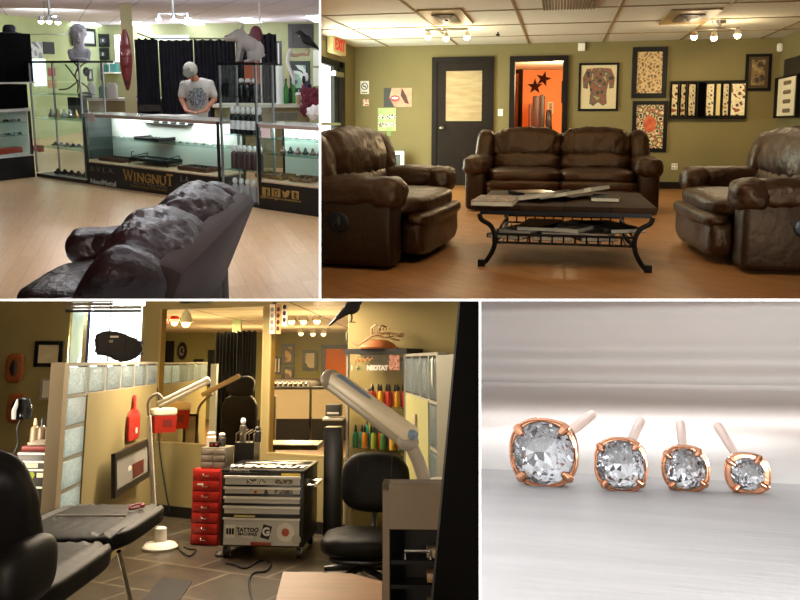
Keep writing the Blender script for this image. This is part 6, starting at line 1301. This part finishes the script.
for k in range(7): ink(369+k*5, shz[0]+.005, ic_[(k*3) % 8], 'warm-coloured ink bottle on the upper cabinet shelf, back row', 'ink bottles back row of the upper shelf', y=.08, h=.185)
cc = ['#1c7a5a', '#2a9a8a', '#c8781c', '#1a4a6a', '#8a9a2a', '#b8401c', '#2a6a3a', '#4a2a5a', '#d0a83a', '#c85a28']
for k in range(12): ink(350+k*4.6, shz[1]+.005, cc[k % 10], 'ink bottle in the lower crowded row of the cabinet, front', 'ink bottles front row of the lower shelf', y=-.1+.03*(k % 2), h=.19)
for k in range(11): ink(352+k*4.6, shz[1]+.005, cc[(k*3+1) % 10], 'ink bottle in the lower crowded row of the cabinet, behind', 'ink bottles back row of the lower shelf', y=.06, h=.26)
for k in range(10): ink(350+k*5.4, shz[2]+.005, cc[(k*7+2) % 10], 'ink bottle on the lowest visible shelf behind the chair', 'ink bottles on the lowest shelf', y=-.05, h=.18)
O('grey_jar', 'grey-white tub standing at the left of the upper ink shelf', 'jar', MB().lathe([(.001, 0), (.035, 0), (.035, .12), (.03, .14), (.001, .14)], (0, 0, 0), 14), GREYM, loc=V((c.x, c.y, shz[0]+.005))+w.t*onw(357, 400).x)
# side shelf with devices left of cabinet
q = zc(334, 420, 6.9); t = T('device_shelf', 'small dark shelf unit with pale board left of the ink cabinet', 'shelf', (q.x, q.y, 0)); z_ = zc(333, 414, 6.7).z
P('cabinet_box', MB().rbox((0, 0, z_/2-.06), (.15, .2, z_-.12), .01), BKC, t); P('board', MB().box((0, -.02, z_-.05), (.17, .24, .016)), CRM, t); P('device', MB().rbox((0, 0, z_+.02), (.13, .18, .1), .008), M('device_dark', '#3a3630', .5), t); P('device_slot', MB().box((.0, -.095, z_+.0), (.1, .01, .014)), SIL, t)
# bowl, twigs, crow on cabinet
q = V((c.x, c.y, H+.003))+w.t*onw(373, 345).x+w.n*.1; t = T('terracotta_dish', 'orange terracotta dish upside down on top of the ink cabinet', 'dish', q); P('dish', MB().lathe([(.001, 0), (.16, 0), (.165, .012), (.13, .045), (.07, .075), (.001, .08)], (0, 0, 0), 28), M('terracotta', '#b06a38', .6, var=.1), t)
BON = M('bone', '#b89a70', .6, var=.15, vs=12); t = T('skeleton_ornament', 'bony branching ornament lying on the orange dish', 'ornament', q+V((.0, 0, .083)))
for k, pts in enumerate(([(-.22, .02, -.03), (-.17, 0, -.05), (-.1, 0, .0), (0, 0, .04), (.1, 0, .05), (.19, 0, .03)], [(-.05, 0, .02), (-.06, .03, .09), (-.02, 0, .12)], [(0, 0, .04), (.02, -.02, .11), (.07, 0, .1)], [(.08, 0, .05), (.12, -.02, .0), (.18, 0, -.01)], [(-.12, -.03, -.02), (-.03, -.05, .03), (.06, -.04, .01), (.14, -.03, .03)], [(.19, 0, .03), (.21, 0, .05)])): P('bone', MB().tube(pts, .009, 6, smooth=4), BON, t)
P('skull', MB().ell((.19, 0, .035), (.03, .022, .022)), BON, t)
for k in range(7): P('rib', MB().tube([(-.06+k*.025, -.03, .03), (-.06+k*.025, -.045, .07), (-.055+k*.025, 0, .09)], .004, 5, smooth=3), BON, t)
q = zc(353, 336, 7.3); O('black_hat', 'rounded black object behind the skeleton ornament', 'hat', MB().cush((0, 0, 0), (.13, .12, .16), 3), BKC, loc=q)
q = zc(352, 307, 6.6); crow('black crow perched at the very top above the ink cabinet', q, .72, .2, 1, -1)
q = zc(376.5, 300, 7.2); O('green_board', 'pale green upright panel behind the crow at the top', 'panel', MB().box((0, 0, 0), (.075, .02, .4)), M('panel_pale_green', '#8e9868', .7), loc=q)
q = w.at(383, 330)-w.n*.3
# posters stuck on right mirror
t = T('poster_strip', 'strip of skull-like sketches stuck at the top left of the right mirror', 'poster', WC.at(275.5, 319)+WC.n*.01, WC.rz)
u = 8/800
for k in range(3):
    P('sheet', MB().box(((-3+k*7)*u, 0, (0 if k < 2 else 3)*u), (6*u, .004, (28 if k < 2 else 20)*u)), [WC_, M('sheet_tan', '#b88a58', .6), M('sheet_grey', '#c8bca8', .6)][k], t)
    for j in range(4 if k < 2 else 3): P('sketch', MB().ell(((-3+k*7)*u, -.004, (9-j*6+(0 if k < 2 else 2))*u), (.02, .003, .022), seg=8), [GREYM, M('sk_dark', '#3a2418', .6), BKC][k], t)
q = WC.at(199, 300)+WC.n*.05; O('wall_speaker', 'black bar at the very top above the left mirror', 'bar', MB().box((0, 0, 0), (.36, .06, .06)), BKC, loc=q, rz=WC.rz)
# treatment bench
hip, foot = zc(-22, 360, 3.3), zc(128, 360, 5.2); d = (hip-foot); d.z = 0; Lb = d.length; d.normalize(); rzb = math.atan2(-d.x, d.y)   # local +Y towards the head end
t = T('treatment_bench', 'long black padded tattoo bench with chrome legs at the left foreground', 'treatment chair', (foot.x, foot.y, 0), rzb); zb_ = .62; Wb = .66
def pad(m, y0, y1, z, th, w_, n_=9, dz=0):
    m.cush((0, (y0+y1)/2, z-th/2), (w_, y1-y0, th), 5, n=16, ruch=0)
    for v in m.b.verts:
        if v.co.z > z-th*.5: v.co.z += .011*math.cos(v.co.x/w_*2*PI*n_) if abs(v.co.x) < w_*.42 else .012
    return m
P('leg_pad', pad(MB(), 0, .98, zb_, .1, Wb), BLV, t); P('seat_pad', pad(MB(), .97, 2.0, zb_-.015, .12, Wb+.02), BLV, t)
m = MB(); m.cush((0, 2.02, .88), (Wb, .2, .62), 4, rot=(-.5, 0, 0), nz=.01, n=12); P('backrest', m, BLV, t); m = MB(); m.cush((0, 2.24, 1.24), (.34, .14, .2), 3.4, rot=(-.4, 0, 0)); P('headrest', m, BLV, t)
for sx in (-1, 1):
    m = MB(); m.cush((sx*(Wb/2-.0), 2.08, .72), (.13, .4, .24), 3); P('arm_pad', m, BLV, t)
P('seam_line', MB().tube([(-Wb*.3, .5, zb_+.008), (0, .52, zb_+.012), (Wb*.3, .5, zb_+.008)], .006, 6), GREYM, t)
P('frame', MB().box((0, 1.0, zb_-.15), (.3, 1.9, .05)), BKC, t)
for (x, y0, y1) in ((-.2, .35, .6), (.2, .35, .6), (-.22, 1.7, 1.45), (.22, 1.7, 1.45)): P('leg', MB().tube([(x, y1, zb_-.16), (x*1.2, y0, .02)], .013, 8), CHC, t)
P('crossbar', MB().cyl((-.24, .35, .03), (.24, .35, .03), .012), CHC, t); P('foot_loop', MB().tube([(.33, 1.6, .5), (.38, 1.7, .45), (.38, 1.72, .1), (.38, 2.2, .05)], .013, 8, smooth=4), CHC, t)
q = R.fl(137, 507, zb_+.02); t = T('pink_clip', 'small pink tangled clip lying on the foot end of the bench', 'clip', (q.x, q.y, zb_+.012)); P('loop', MB().tube([(.04*math.cos(k*.9), .03*math.sin(k*1.3), .01+.012*math.sin(k)) for k in range(9)], .006, 6, smooth=3), M('clip_pink', '#b8485a', .5), t)
# foreground right: cabinet, dark column, wooden table
q0 = zc(383, 600, 2.55); ztc = zc(410, 487, 2.55).z; W = .34; t = T('foreground_cabinet', 'out-of-focus tan open cabinet with dark shelves at the lower right', 'cabinet', (q0.x+W/2, q0.y+.0, 0)); TAN = M('tan_laminate', '#5c4e3c', .55, var=.05); zmid = zc(410, 531, 2.55).z
P('side_panel', MB().box((-W/2+.01, .05, ztc/2), (.022, .11, ztc)), TAN, t); P('side_panel', MB().box((W/2-.01, .05, ztc/2), (.02, .11, ztc)), TAN, t); P('front_board', MB().box((0, 0, (ztc+zmid)/2), (W-.04, .02, ztc-zmid)), TAN, t); P('top', MB().box((0, .045, ztc-.01), (W, .1, .02)), TAN, t); P('back_panel', MB().box((0, .105, ztc/2), (W, .01, ztc)), BKC, t)
for k, y in enumerate((560, 583, 610)):
    z = zc(410, y, 2.6).z; P('shelf', MB().box((0, .05, z), (W-.05, .1, .012)), BKC, t); P('tray', MB().rbox((.06, .04, z+.026), (W-.16, .07, .03), .006), [M('tray_cream', '#6a5e48', .5), M('tray_tan2', '#6a5034', .5), M('tray_cream', '')][k], t)
for s_ in (0, 1): P('wire_handle', MB().tube([(-.1+s_*.11, -.0, zc(410, 560, 2.6).z+.01), (-.1+s_*.11, -.0, zc(410, 549, 2.6).z), (-.02+s_*.11, -.0, zc(410, 549, 2.6).z), (-.02+s_*.11, -.0, zc(410, 560, 2.6).z+.01)], .005, 6), CHC, t)
c0, c1 = zc(461, 296, 1.95), zc(431, 620, 1.95); m = MB(); m.poly([c0, c1, c1+V((.4, .15, 0)), c0+V((.4, .15, 0))], (0, .12, 0)); S('wall_dark_column', m, M('near_black', '#040303', .8, spec=.1))
pts = [R.fl(x, y, .68) for x, y in ((283, 580), (352, 582), (382, 590), (382, 640), (268, 640))]; cc_ = sum(pts, V())/5; t = T('wooden_table', 'corner of a pale wooden table at the bottom edge beside the tan cabinet', 'table', (cc_.x, cc_.y, 0)); P('tabletop', MB().poly([p-V((cc_.x, cc_.y, 0)) for p in pts], (0, 0, .03)), M('birch', '#a67448', .5, var=.1, vs=5, stretch=(1, 6, 1)), t)
for k in (0, 2, 3, 4): p = pts[k]-V((cc_.x, cc_.y, 0)); P('leg', MB().box((p.x*.88, p.y*.88, .34), (.04, .04, .68)), M('birch', ''), t)
q = R.fl(334, 573, .3); O('grey_step', 'light grey corrugated board behind the wooden table', 'board', MB().box((0, 0, 0), (.3, .12, .02)), M('board_grey', '#8c8474', .6, hx2='#6c6456', vs=9), loc=R.fl(320, 577, .01)+V((0, 0, .01)))
# cables on the floor
CBL = M('cable_black', '#0a0908', .5)
O('power_cable', 'thin black cable looping across the tiles in front of the toolbox', 'cable', MB().tube([R.fl(x, y, .008) for x, y in ((226, 563), (235, 565), (246, 568), (262, 560), (271, 563), (266, 571), (254, 573), (249, 582), (253, 604))], .007, 6, smooth=5), CBL)
O('power_cable', 'thin black cable trailing from the lamp base to the red cabinet', 'cable', MB().tube([R.fl(x, y, .008) for x, y in ((172, 541), (182, 552), (190, 556), (196, 550), (190, 549), (184, 547))], .006, 6, smooth=5), CBL)
O('wall_cable', 'black cable running down the wall beside the left mirror behind the lamp', 'cable', MB().tube([WC.at(x, y)+WC.n*.03 for x, y in ((152, 381), (160, 392), (161, 440), (166, 480), (172, 512))], .007, 6, smooth=5), CBL)
q = R.fl(221, 556); O('power_adapter', 'small dark coiled adapter on the floor at the left toolbox wheel', 'adapter', MB().lathe([(.001, 0), (.045, 0), (.05, .02), (.03, .04), (.001, .04)], (0, 0, 0), 14), M('adapter', '#4a443c', .4), loc=q)
q = R.fl(96, 592); O('dark_mat', 'dark square mat on the tiles at the bottom', 'mat', slab(.001, .006, [R.fl(x, y) for x, y in ((162, 578), (192, 582), (176, 606), (140, 604))]), M('mat_dark', '#1c1712', .7))
# station lights: overhead and window daylight, plus side fills added out of view
area(zc(228, 291, 6.9), zc(235, 470, 6.3), 1.7, C1, (1, .82, .6), sy=.4)
area(RC.cam+RC.ax @ V((-1.5, .42, .5)), zc(230, 470, 6), 1.0, C3, (1, .82, .62), sy=.4); area(zc(-120, 405, 5.0), zc(150, 460, 5.5), 1.2, C4, (1, .84, .62), sy=.7)
area(zc(105, 333, 10.72), zc(110, 385, 6), .8, C5, (.85, .95, 1), sy=.75)
for (px, Zc) in ((190, 13), (300, 12), (300, 17), (230, 17)): q = zc(px, 360, Zc); q.z = CZ-.05; area(q, (q.x, q.y, 0), 1.5, C6*.6, (1, .93, .82), sy=1.2); point((q.x, q.y, 1.35), C6*.22, (1, .93, .82), .15)  # low points added to brighten the hall ceiling and walls
area(zc(300, 320, 19.5), RWall_.at(300, 370), 1.5, C6*.6, (1, .82, .55), sy=.5)
# ================================================================ SET D: studs on a white board (lower right)
use(RD)
BRD = M('white_board_wood', '#c8c4c2', .65, var=.06, vs=3, bump=.35, bs=14, bdist=.006, stretch=(.5, 3, 1))
Yb_ = R.fl(640, 476).y
S('floor_white_board', MB().rbox((R.fl(640, 500).x, Yb_/2+.4, -.05), (5, Yb_-.8, .1), .012), BRD)
m = MB(); vs = []; prof = [(Yb_+.2, -.11)]+[(Yb_+.2+7.0*k/12, -.11) for k in range(1, 13)]
Yw = Yb_+8.2; ZZ = lambda y: R.at(640, y, Yw).z; z0_, z1_ = ZZ(384), ZZ(285)
for k in range(1, 9): a_ = k/8*PI/2; prof.append((Yb_+7.2+math.sin(a_)*1.0, -.11+(1-math.cos(a_))*(z0_+.11)))
for k in range(1, 49):
    u_ = k/48; prof.append((Yw-.1*math.sin(u_*2*PI*3.0+.5)*(.5+.5*math.sin(u_*9)), z0_+(z1_-z0_)*u_))
for (y_, z_) in prof: vs += [(-9, y_, z_), (9, y_, z_)]
m._add(vs, [(2*k, 2*k+1, 2*k+3, 2*k+2) for k in range(len(prof)-1)])
S('wall_backdrop_sweep', m, M('backdrop_white', '#e0dcd8', .9))
GOLDR = M('rose_gold', '#e0a27e', .2, 1, bump=.12, bs=40); GOLDP = M('rose_gold_pale', '#e4cabc', .6, .15)
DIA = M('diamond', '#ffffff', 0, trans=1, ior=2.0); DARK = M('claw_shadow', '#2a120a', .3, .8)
def superr(a, p): return 1/((abs(math.cos(a))**p+abs(math.sin(a))**p)**(1/p))
def stud(lb, cx, cy, hx, hy, sr, post, prot, seed):
    Yg = R.fl(cx, cy+hy-1).y; c = R.at(cx, cy, Yg); k = (R.ax.transposed() @ (c-R.cam)).z/800; X, Z, r = hx*k, hy*k, sr*k
    t = T('diamond_stud', lb, 'stud earring', (c.x, Yg, c.z)); N_ = 48; ca = math.atan2(-c.x, Yg)*0
    # bezel wall: rounded square cup, open front
    prof = [(1.0, .34), (1.0, .02), (.985, -.02), (.95, -.03), (.915, 0), (.90, .04), (.86, .20), (.55, .42), (.0, .46)]
    m = MB(); vs = []
    for (f, y) in prof:
        for i in range(N_):
            a = 2*PI*i/N_+PI/4*0; p_ = 2.5 if f > .8 else 2.2; q = superr(a, p_); vs.append((X*f*q*math.cos(a), y*X, Z*f*q*math.sin(a)))
    n = len(prof); m._add(vs, [(j*N_+i, j*N_+(i+1) % N_, (j+1)*N_+(i+1) % N_, (j+1)*N_+i) for j in range(n-1) for i in range(N_)])
    vs = []
    for (f, y) in ((1.0, .34), (.8, .5), (.3, .62), (.0, .63)):
        for i in range(N_): a = 2*PI*i/N_; q = superr(a, 2.3); vs.append((X*f*q*math.cos(a), y*X, Z*f*q*math.sin(a)))
    m._add(vs, [(j*N_+i, j*N_+(i+1) % N_, (j+1)*N_+(i+1) % N_, (j+1)*N_+i) for j in range(3) for i in range(N_)])
    P('bezel', m, GOLDR, t)
    rr_ = random.Random(seed); m = MB(); vs = [(0, .42*r, 0)]; fs = []; NR = ((.3, .34, 8), (.62, .20, 16), (1.02, .05, 16)); st = [0]
    for q_, (f_, y_, n_) in enumerate(NR):
        st.append(len(vs)); off = .5*(q_ % 2)
        vs += [(f_*r*math.cos(2*PI*(i_+off)/n_), (y_+rr_.uniform(-.07, .07)*(q_ < 2))*r, f_*r*math.sin(2*PI*(i_+off)/n_)) for i_ in range(n_)]
    fs += [(0, st[1]+i_, st[1]+(i_+1) % 8) for i_ in range(8)]
    for i_ in range(8):
        a_, b_ = st[1]+i_, st[1]+(i_+1) % 8; c_, d_, e_ = st[2]+2*i_, st[2]+(2*i_+1) % 16, st[2]+(2*i_+2) % 16
        fs += [(a_, c_, d_), (a_, d_, b_), (b_, d_, e_)]
    for i_ in range(16):
        a_, b_ = st[2]+i_, st[2]+(i_+1) % 16; c_, d_ = st[3]+i_, st[3]+(i_+1) % 16; fs += [(a_, c_, b_), (b_, c_, d_)]
    m._add(vs, fs); o = bpy.data.objects.new('pavilion_reflector', m.mesh('pavilion', M('facet_mirror', '#fbfcff', .03, 1), smooth=False)); o.location = (0, .02*X, 0); _link(o, t)  # mirror-metal facets added behind the stone to brighten it
    # brilliant-cut stone
    m = MB(); y0 = .03*X; g = 16; vs = []
    def ring(rr, yy, n_, off=0): s_ = len(vs); [vs.append((rr*r*math.cos(2*PI*(i+off)/n_), yy*r, rr*r*math.sin(2*PI*(i+off)/n_))) for i in range(n_)]; return s_
    tb = ring(.55, -.26, 8); md = ring(.78, -.15, 8, .5); gd = ring(1.0, .02, 16); g2 = ring(1.0, .06, 16); fs = [tuple(tb+i for i in range(8)), tuple(range(g2, g2+16))]
    for i in range(8):
        j = (i+1) % 8; a, b = gd+2*i, gd+(2*i+1) % 16; c2 = gd+(2*i+2) % 16
        fs += [(tb+i, tb+j, md+i), (tb+i, md+i, a), (md+i, b, a), (md+i, c2, b), (tb+j, c2, md+i), (a, b, b+16, a+16), (b, c2, c2+16, b+16)]
    m._add(vs, fs); me = m.mesh('stone', DIA, smooth=False)
    o = bpy.data.objects.new('diamond', me); o.location = (0, -.02*X, 0); o.rotation_euler = (0, seed*.3, 0); _link(o, t)
    m = MB(); vs = []
    for i in range(N_):
        a = 2*PI*i/N_; q = superr(a, 2.5); vs += [(X*.93*q*math.cos(a), .0, Z*.93*q*math.sin(a)), (r*1.03*math.cos(a), -.01*X, r*1.03*math.sin(a)), (r*1.0*math.cos(a), .06*X, r*1.0*math.sin(a))]
    m._add(vs, [(3*i, 3*i+1, (3*i+4) % (3*N_), (3*i+3) % (3*N_)) for i in range(N_)]+[(3*i+1, 3*i+2, (3*i+5) % (3*N_), (3*i+4) % (3*N_)) for i in range(N_)]); P('rim', m, GOLDR, t)
    # claws at the four corners
    for s1 in (45, 135, 225, 315):
        a = math.radians(s1+seed*2); q = superr(a, 2.5); ex, ez = math.cos(a), math.sin(a); p1 = V((X*q*ex*.93, .05*X, Z*q*ez*.93)); p2 = V((r*.88*ex, -.16*r, r*.88*ez))
        P('claw', MB().loft([(p1, .15*X), (p1.lerp(p2, .45)+V((0, -.08*X, 0)), .14*X), (p2, .09*X), (p2.lerp(V((0, 0, 0)), .06), .03*X)], 12), GOLDR, t)
        s0 = p1.lerp(p2, .55); P('claw_shade', MB().ell(V((r*1.02*ex, -.06*r, r*1.02*ez))+V((-ez, 0, ex))*.1*X, (.05*X, .03*X, .05*X), seg=10), DARK, t)  # dark bead standing in for the shade beside each claw
    P('post', MB().loft([((0, .5*X, 0), .1*X), ((post[0], post[1]*.5, post[2]*.5), .09*X+.014), ((post[0]*1.0, post[1], post[2]), .08*X+.02)], 12), GOLDP, t)
    return t
stud('largest round diamond stud in a rose gold setting, first from the left', 543, 453, 34, 34, 30.5, (0, 2.0, .0), 0, 1)
stud('second largest diamond stud in a rose gold claw setting, second from the left', 620.5, 465, 26, 27, 23.5, (0, 2.0, 0), 0, 2)
stud('third diamond stud in rose gold, second from the right', 685.5, 469, 23, 23, 19.5, (0, 2.0, 0), 0, 3)
stud('smallest diamond stud in rose gold, at the right end of the row', 747.5, 474, 21.5, 20.5, 15.5, (0, 2.0, 0), 0, 4)
cx_ = R.fl(640, 500).x
lc = lambda x, y, z: R.cam+R.ax @ V((x, y, z))       # metres right, down, ahead of the viewer
area(lc(1.45, .36, .5), R.at(600, 470, Yb_), 1.0, D1, (.97, .985, 1), sy=.4)
area(lc(.45, .30, .25), R.at(640, 470, Yb_), .5, D4, (.92, .96, 1), sy=.25)
area(lc(2.9, .78, 3.2), R.at(640, 500, Yb_), 1.2, D2, (.97, .98, 1), sy=.6)
area(zc(680, 278, 7.2), zc(680, 420, 8.5), 3.2, D3, (.95, .98, 1), sy=.5)
area(zc(665, 288, 6.15), zc(665, 460, 5.4), 2.2, D6, (.95, .98, 1), sy=.12)
S('unseen_bounce_sheet', MB().poly([zc(460, 264, 5.95), zc(900, 264, 5.95), zc(900, 204, 12.5), zc(460, 204, 12.5)]), M('backdrop_white', ''))  # unseen white sheet added over the set lights to keep the bounce neutral
area(zc(1000, 330, 7), zc(640, 350, 11), 2.0, D5, (.95, .98, 1), sy=1.2)
# ---------------------------------------------------------------- camera, partitions, clipping, placing the sets
def rel(o):
    m = o.matrix_basis.copy(); p = o.parent
    while p: m = p.matrix_basis @ m; p = p.parent
    return m
def clip(room, planes):
    kids = {}
    for o in bpy.data.objects:
        if o.parent: kids.setdefault(o.parent, []).append(o)
    def walk(o):
        yield o
        for c in kids.get(o, []): yield from walk(c)
    dead = []
    for r in room.roots:
        for o in list(walk(r)):
            if o.type != 'MESH': continue
            m = rel(o); bb = [m @ V(c) for c in o.bound_box]
            for (a, b) in planes:
                n = (room.ax @ V(a)).cross(room.ax @ V(b)).normalized()   # outside where n.(p-cam) > 0
                ds = [n.dot(q-room.cam) for q in bb]
                if max(ds) <= 0: continue
                if o.data.users > 1: o.data = o.data.copy()
                bm = bmesh.new(); bm.from_mesh(o.data); inv = m.inverted()
                co = inv @ room.cam; nn = (m.to_3x3().transposed() @ n).normalized()
                bmesh.ops.bisect_plane(bm, geom=bm.verts[:]+bm.edges[:]+bm.faces[:], plane_co=co, plane_no=nn, clear_outer=True)
                if not bm.faces: dead.append(o); bm.free(); break
                bm.to_mesh(o.data); bm.free()
    for o in dead:
        if o in room.roots: room.roots.remove(o)
        bpy.data.objects.remove(o)
def ray(x, y): return V((x-PPX, y-PPY, F))
def edge_x(x, keep_left):
    a, b = ray(x, 0), ray(x, 600)
    n = a.cross(b)                       # +x or -x?
    if (n.x > 0) != keep_left: a, b = b, a
    return (a, b)
def edge_y(y, keep_above):
    a, b = ray(0, y), ray(800, y)
    n = a.cross(b)
    if (n.y > 0) != keep_above: a, b = b, a
    return (a, b)
for room, pl in ((RA, [edge_x(319.2, True), edge_y(299.2, True)]), (RB, [edge_x(320.8, False), edge_y(299.2, True)]),
                 (RC, [edge_x(479.2, True), edge_y(300.8, False)]), (RD, [edge_x(480.8, False), edge_y(300.8, False)])):
    if room.roots: clip(room, pl)
B3 = RB.ax
for room in (RA, RB, RC, RD):
    m3 = B3 @ room.ax.transposed()
    m = Matrix.Translation((0, 0, RB.h)) @ m3.to_4x4() @ Matrix.Translation((0, 0, -room.h))
    for o in room.roots:
        o.matrix_basis = m @ o.matrix_basis
cm = bpy.data.cameras.new('camera'); co = bpy.data.objects.new('camera', cm); COL.objects.link(co)
cm.sensor_width = 36; cm.lens = 36*F/800; cm.shift_x = (400-PPX)/800; cm.shift_y = -(300-PPY)/800; cm.clip_start = .05; cm.clip_end = 200
rot = B3 @ Matrix(((1, 0, 0), (0, -1, 0), (0, 0, -1)))
co.matrix_world = Matrix.Translation((0, 0, RB.h)) @ rot.to_4x4()
bpy.context.scene.camera = co
# thin white partition boards between the four sets, edge-on
use(RB); CW = M('white_board', '#ffffff', .6)
def board(name, p0, p1, n, near, far, t=2/F):
    a, b = ray(*p0)/F, ray(*p1)/F
    w = lambda v: RB.cam+RB.ax @ v
    th = V(n)*t*near*.5
    pts = [w(a*near), w(b*near), w(b*far), w(a*far)]
    tt = RB.ax @ th
    o = S(name, MB().poly([p-tt for p in pts], tt*2), CW); return o
NEAR = 1.6
board('wall_between_upper_sets', (320, -30), (320, 299), (1, 0, 0), NEAR, 16)
board('wall_between_lower_sets', (480, 301), (480, 630), (1, 0, 0), NEAR, 16)
_w = lambda x, y, z: RB.cam+RB.ax @ (ray(x, y)/F*z)
S('unseen_light_baffle', MB().poly([_w(480.5, 301, 5.9), _w(480.5, 268, 5.9), _w(480.5, 208, 11), _w(480.5, 196, 15), _w(480.5, 301, 15)], RB.ax @ V((.01, 0, 0))), CW)  # unseen baffle added to stop station light leaking into the stud set
board('floor_between_storeys', (-30, 300), (830, 300), (0, 1, 0), NEAR, 5.9)
# slim strip lights added just in front of the board edges to whiten them
def strip(p0, p1, horiz):
    a, b = RB.cam+RB.ax @ (ray(*p0)/F*(NEAR-.05)), RB.cam+RB.ax @ (ray(*p1)/F*(NEAR-.05)); L = (b-a).length
    l = bpy.data.lights.new('board_edge_fill', 'AREA'); l.shape = 'RECTANGLE'; l.size = L; l.size_y = .003; l.energy = LINEW*L; l.spread = 1.2
    o = bpy.data.objects.new('board_edge_fill', l); COL.objects.link(o); x = (b-a).normalized(); z = -(RB.ax @ V((0, 0, 1))); z = (z-x*z.dot(x)).normalized(); y = z.cross(x)
    mm = Matrix((x, y, z)).transposed().to_4x4(); mm.translation = (a+b)/2; o.matrix_world = mm
strip((0, 300), (800, 300), 1); strip((320, 0), (320, 299), 0); strip((480, 301), (480, 600), 0)
sc = bpy.context.scene
w = bpy.data.worlds.new('world'); sc.world = w; w.use_nodes = True
w.node_tree.nodes['Background'].inputs[0].default_value = (.9, .8, .7, 1); w.node_tree.nodes['Background'].inputs[1].default_value = WORLD
vs = sc.view_settings; vs.view_transform = 'Standard'; vs.look = 'None'; vs.gamma = 1; vs.use_curve_mapping = False; vs.exposure = 0
sc.cycles.max_bounces = 8; sc.cycles.transparent_max_bounces = 16; sc.cycles.diffuse_bounces = 4
sc.cycles.caustics_reflective = False; sc.cycles.caustics_refractive = False; sc.cycles.sample_clamp_indirect = 4
